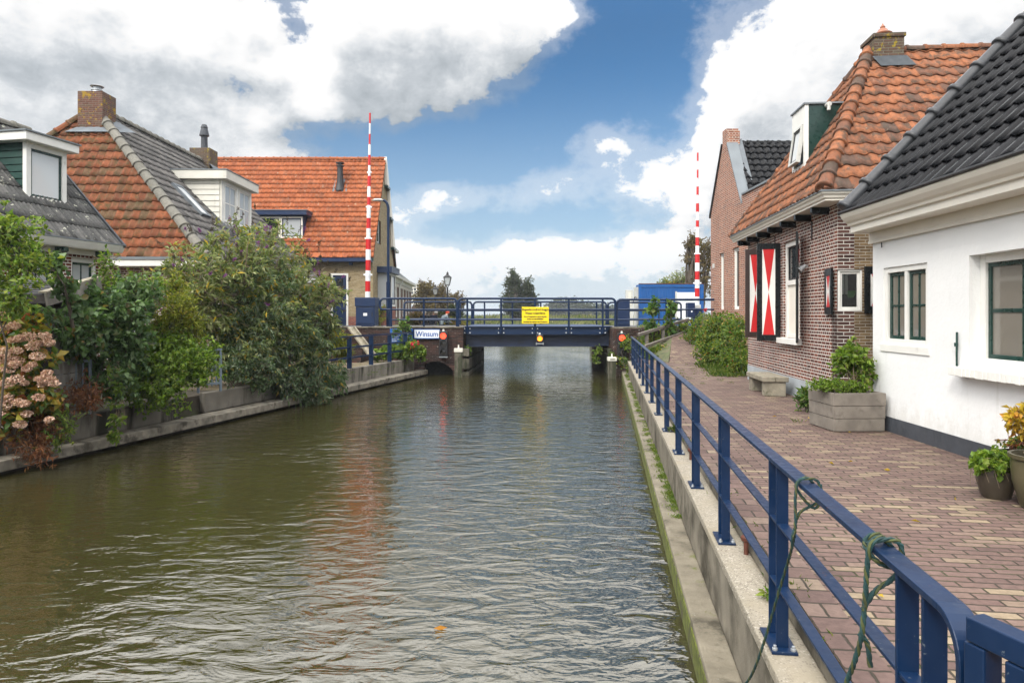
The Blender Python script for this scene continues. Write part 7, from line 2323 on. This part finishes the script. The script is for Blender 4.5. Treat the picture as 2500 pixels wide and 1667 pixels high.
def person(label, loc, yaw, jacket, hat, lean=.25, tilt=0.):
    """seated figure: one skinned body, hair or cap as its child; +y is where it faces before yaw"""
    t = thing('person', label, 'person', loc, yaw)
    V_ = []
    E = []

    def v(p, r):
        V_.append((Vector(p), r))
        return len(V_) - 1
    ly = lean
    pel = v((0, 0, .52), .14)
    ab = v((0, ly * .25, .70), .135)
    ch = v((0, ly * .7, .92), .155)
    nk = v((0, ly * 1.0, 1.07), .065)
    hd = v((tilt * .3, ly * 1.15, 1.17), .085)
    ht = v((tilt * .5, ly * 1.25, 1.27), .075)
    E += [(pel, ab), (ab, ch), (ch, nk), (nk, hd), (hd, ht)]
    for s in (-1, 1):
        sh_ = v((s * .19, ly * .8, 1.0), .075)
        el_ = v((s * .27, ly * .8 + .02, .74), .055)
        wr = v((s * .16, ly + .22, .66), .038)
        hn = v((s * .11, ly + .30, .66), .042)
        E += [(ch, sh_), (sh_, el_), (el_, wr), (wr, hn)]
        hp = v((s * .10, .03, .50), .10)
        kn = v((s * .12, .44, .50), .075)
        an = v((s * .12, .46, .08), .05)
        to = v((s * .13, .62, .04), .045)
        E += [(pel, hp), (hp, kn), (kn, an), (an, to)]
    bm = bmesh.new()
    lay = bm.verts.layers.skin.verify()
    vs = [bm.verts.new(p) for p, r in V_]
    for a, b in E:
        bm.edges.new((vs[a], vs[b]))
    for x, (p, r) in zip(vs, V_):
        x[lay].radius = (r, r * .85)
    vs[0][lay].use_root = True
    me = bpy.data.meshes.new('body')
    bm.to_mesh(me)
    bm.free()
    tmp = bpy.data.objects.new('body', me)
    col.objects.link(tmp)
    tmp.modifiers.new('skin', 'SKIN')
    sb_ = tmp.modifiers.new('sub', 'SUBSURF')
    sb_.levels = sb_.render_levels = 2
    dg = bpy.context.evaluated_depsgraph_get()
    m2 = bpy.data.meshes.new_from_object(tmp.evaluated_get(dg))
    bpy.data.objects.remove(tmp)
    m2.materials.clear()
    for m in (jacket, SKIN, TROU):
        m2.materials.append(m)
    for p in m2.polygons:
        c = p.center
        hand = c.y > ly + .24 and .55 < c.z < .78 and abs(c.x) < .24
        p.material_index = 1 if (c.z > 1.085 or hand) else 2 if (c.z < .60 and c.y > -.05 and c.z < .58) else 0
        p.use_smooth = True
    b = link('body', m2, t)
    hc = V_[hd][0].lerp(V_[ht][0], .55)
    h = MB()
    prof = [(.0, .13), (.06, .115), (.095, .07), (.108, .01), (.105, -.05), (.09, -.07)]
    h.lathe(prof[::-1], (hc.x, hc.y - .012, hc.z), 16)
    o = h.build('hair' if hat is not CAPR else 'cap', hat, t, smooth=True)
    fc = MB()
    fc.lathe([(.0, -.02), (.012, -.012), (.016, 0), (.0, .02)], (hc.x, hc.y + .095, hc.z - .03), 8)
    for s in (-1, 1):
        fc.lathe([(.0, -.03), (.012, -.02), (.014, .01), (0, .03)], (hc.x + s * .10, hc.y, hc.z - .03), 8)
    fc.build('nose_and_ears', SKIN, t, smooth=True)
    return t


BZ = -1.05
pp = at(1038, 770, 36)
person('person in a black jacket with grey hair seated with back to the bridge', (pp.x, 36, BZ), R(20), JBLK, HAIRG, .2)
pp = at(1053, 770, 36.1)
person('person in a dark navy jacket leaning over between the other two', (pp.x, 36.1, BZ), R(-25), JNVY, HAIRG, .3, .2)
pp = at(1074, 770, 36.4)
person('person in a grey blue jacket and orange red cap bent forward', (pp.x, 36.4, BZ), R(-50), JGRY, CAPR, .42)
t = thing('bench', 'wooden street bench under the three seated people beyond the bridge', 'bench', (at(1053, 0, 36.2).x, 36.15, BZ))
MB().box(-.75, .75, -.2, .2, .38, .43).build('seat', WOODB, t)
for x in (-.65, .58):
    MB().box(x, x + .07, -.18, .18, -.02, .379).build('leg', IRON, t)
tag(sheet('verge', [(-6.5, 33, -1.04), (-1.8, 33, -1.04), (-2.2, 42, -1.04), (-6.5, 42, -1.04)], VERGE), kind='structure')

# fallen leaf on the water, litter
c = at(1058, 1537, -F * WZ / (1537 - HY))
P = np.array([[c.x, c.y, WZ + .012]])
o = leaf_mesh('fallen_leaf', PET_YL, None, P, np.array([[1., .15, .0]]), .10, .035, np.random.default_rng(3), fold=.05, bend=.0, rnd=np.array([[.95, .7]]))
tag(o, 'single orange fallen leaf floating on the water', 'leaf')

rr = random.Random(33)
for i in range(16):
    c = C(rr.uniform(1.15, 3.2), rr.uniform(2.6, 13), -1.488)
    a = rr.uniform(0, 6.28)
    o = leaf_mesh('fallen_leaf', PET_YL, None, np.array([list(c)]), np.array([[math.cos(a), math.sin(a), .12]]), rr.uniform(.035, .07), rr.uniform(.018, .035), np.random.default_rng(i), c, fold=.25, bend=.1, rnd=np.array([[rr.random(), rr.random()]]))
    o.location = c
    tag(o, 'small curled yellowish fallen leaf lying on the brick walkway', 'leaf', 'fallen leaves on the walkway')

# the moist air over the fields: far things pale towards the horizon
hm, hnt, hb_ = newmat('moist_air')
hnt.nodes.remove(hb_)
hv = N(hnt, 'VolumePrincipled', {'Color': (.86, .92, 1., 1), 'Density': .0005, 'Anisotropy': .2})
hnt.links.new(hv.outputs[0], hnt.nodes['Material Output'].inputs['Volume'])
o = MB().box(-900, 900, -40, 1400, -4, 14).build('haze', hm)
o['kind'] = 'stuff'
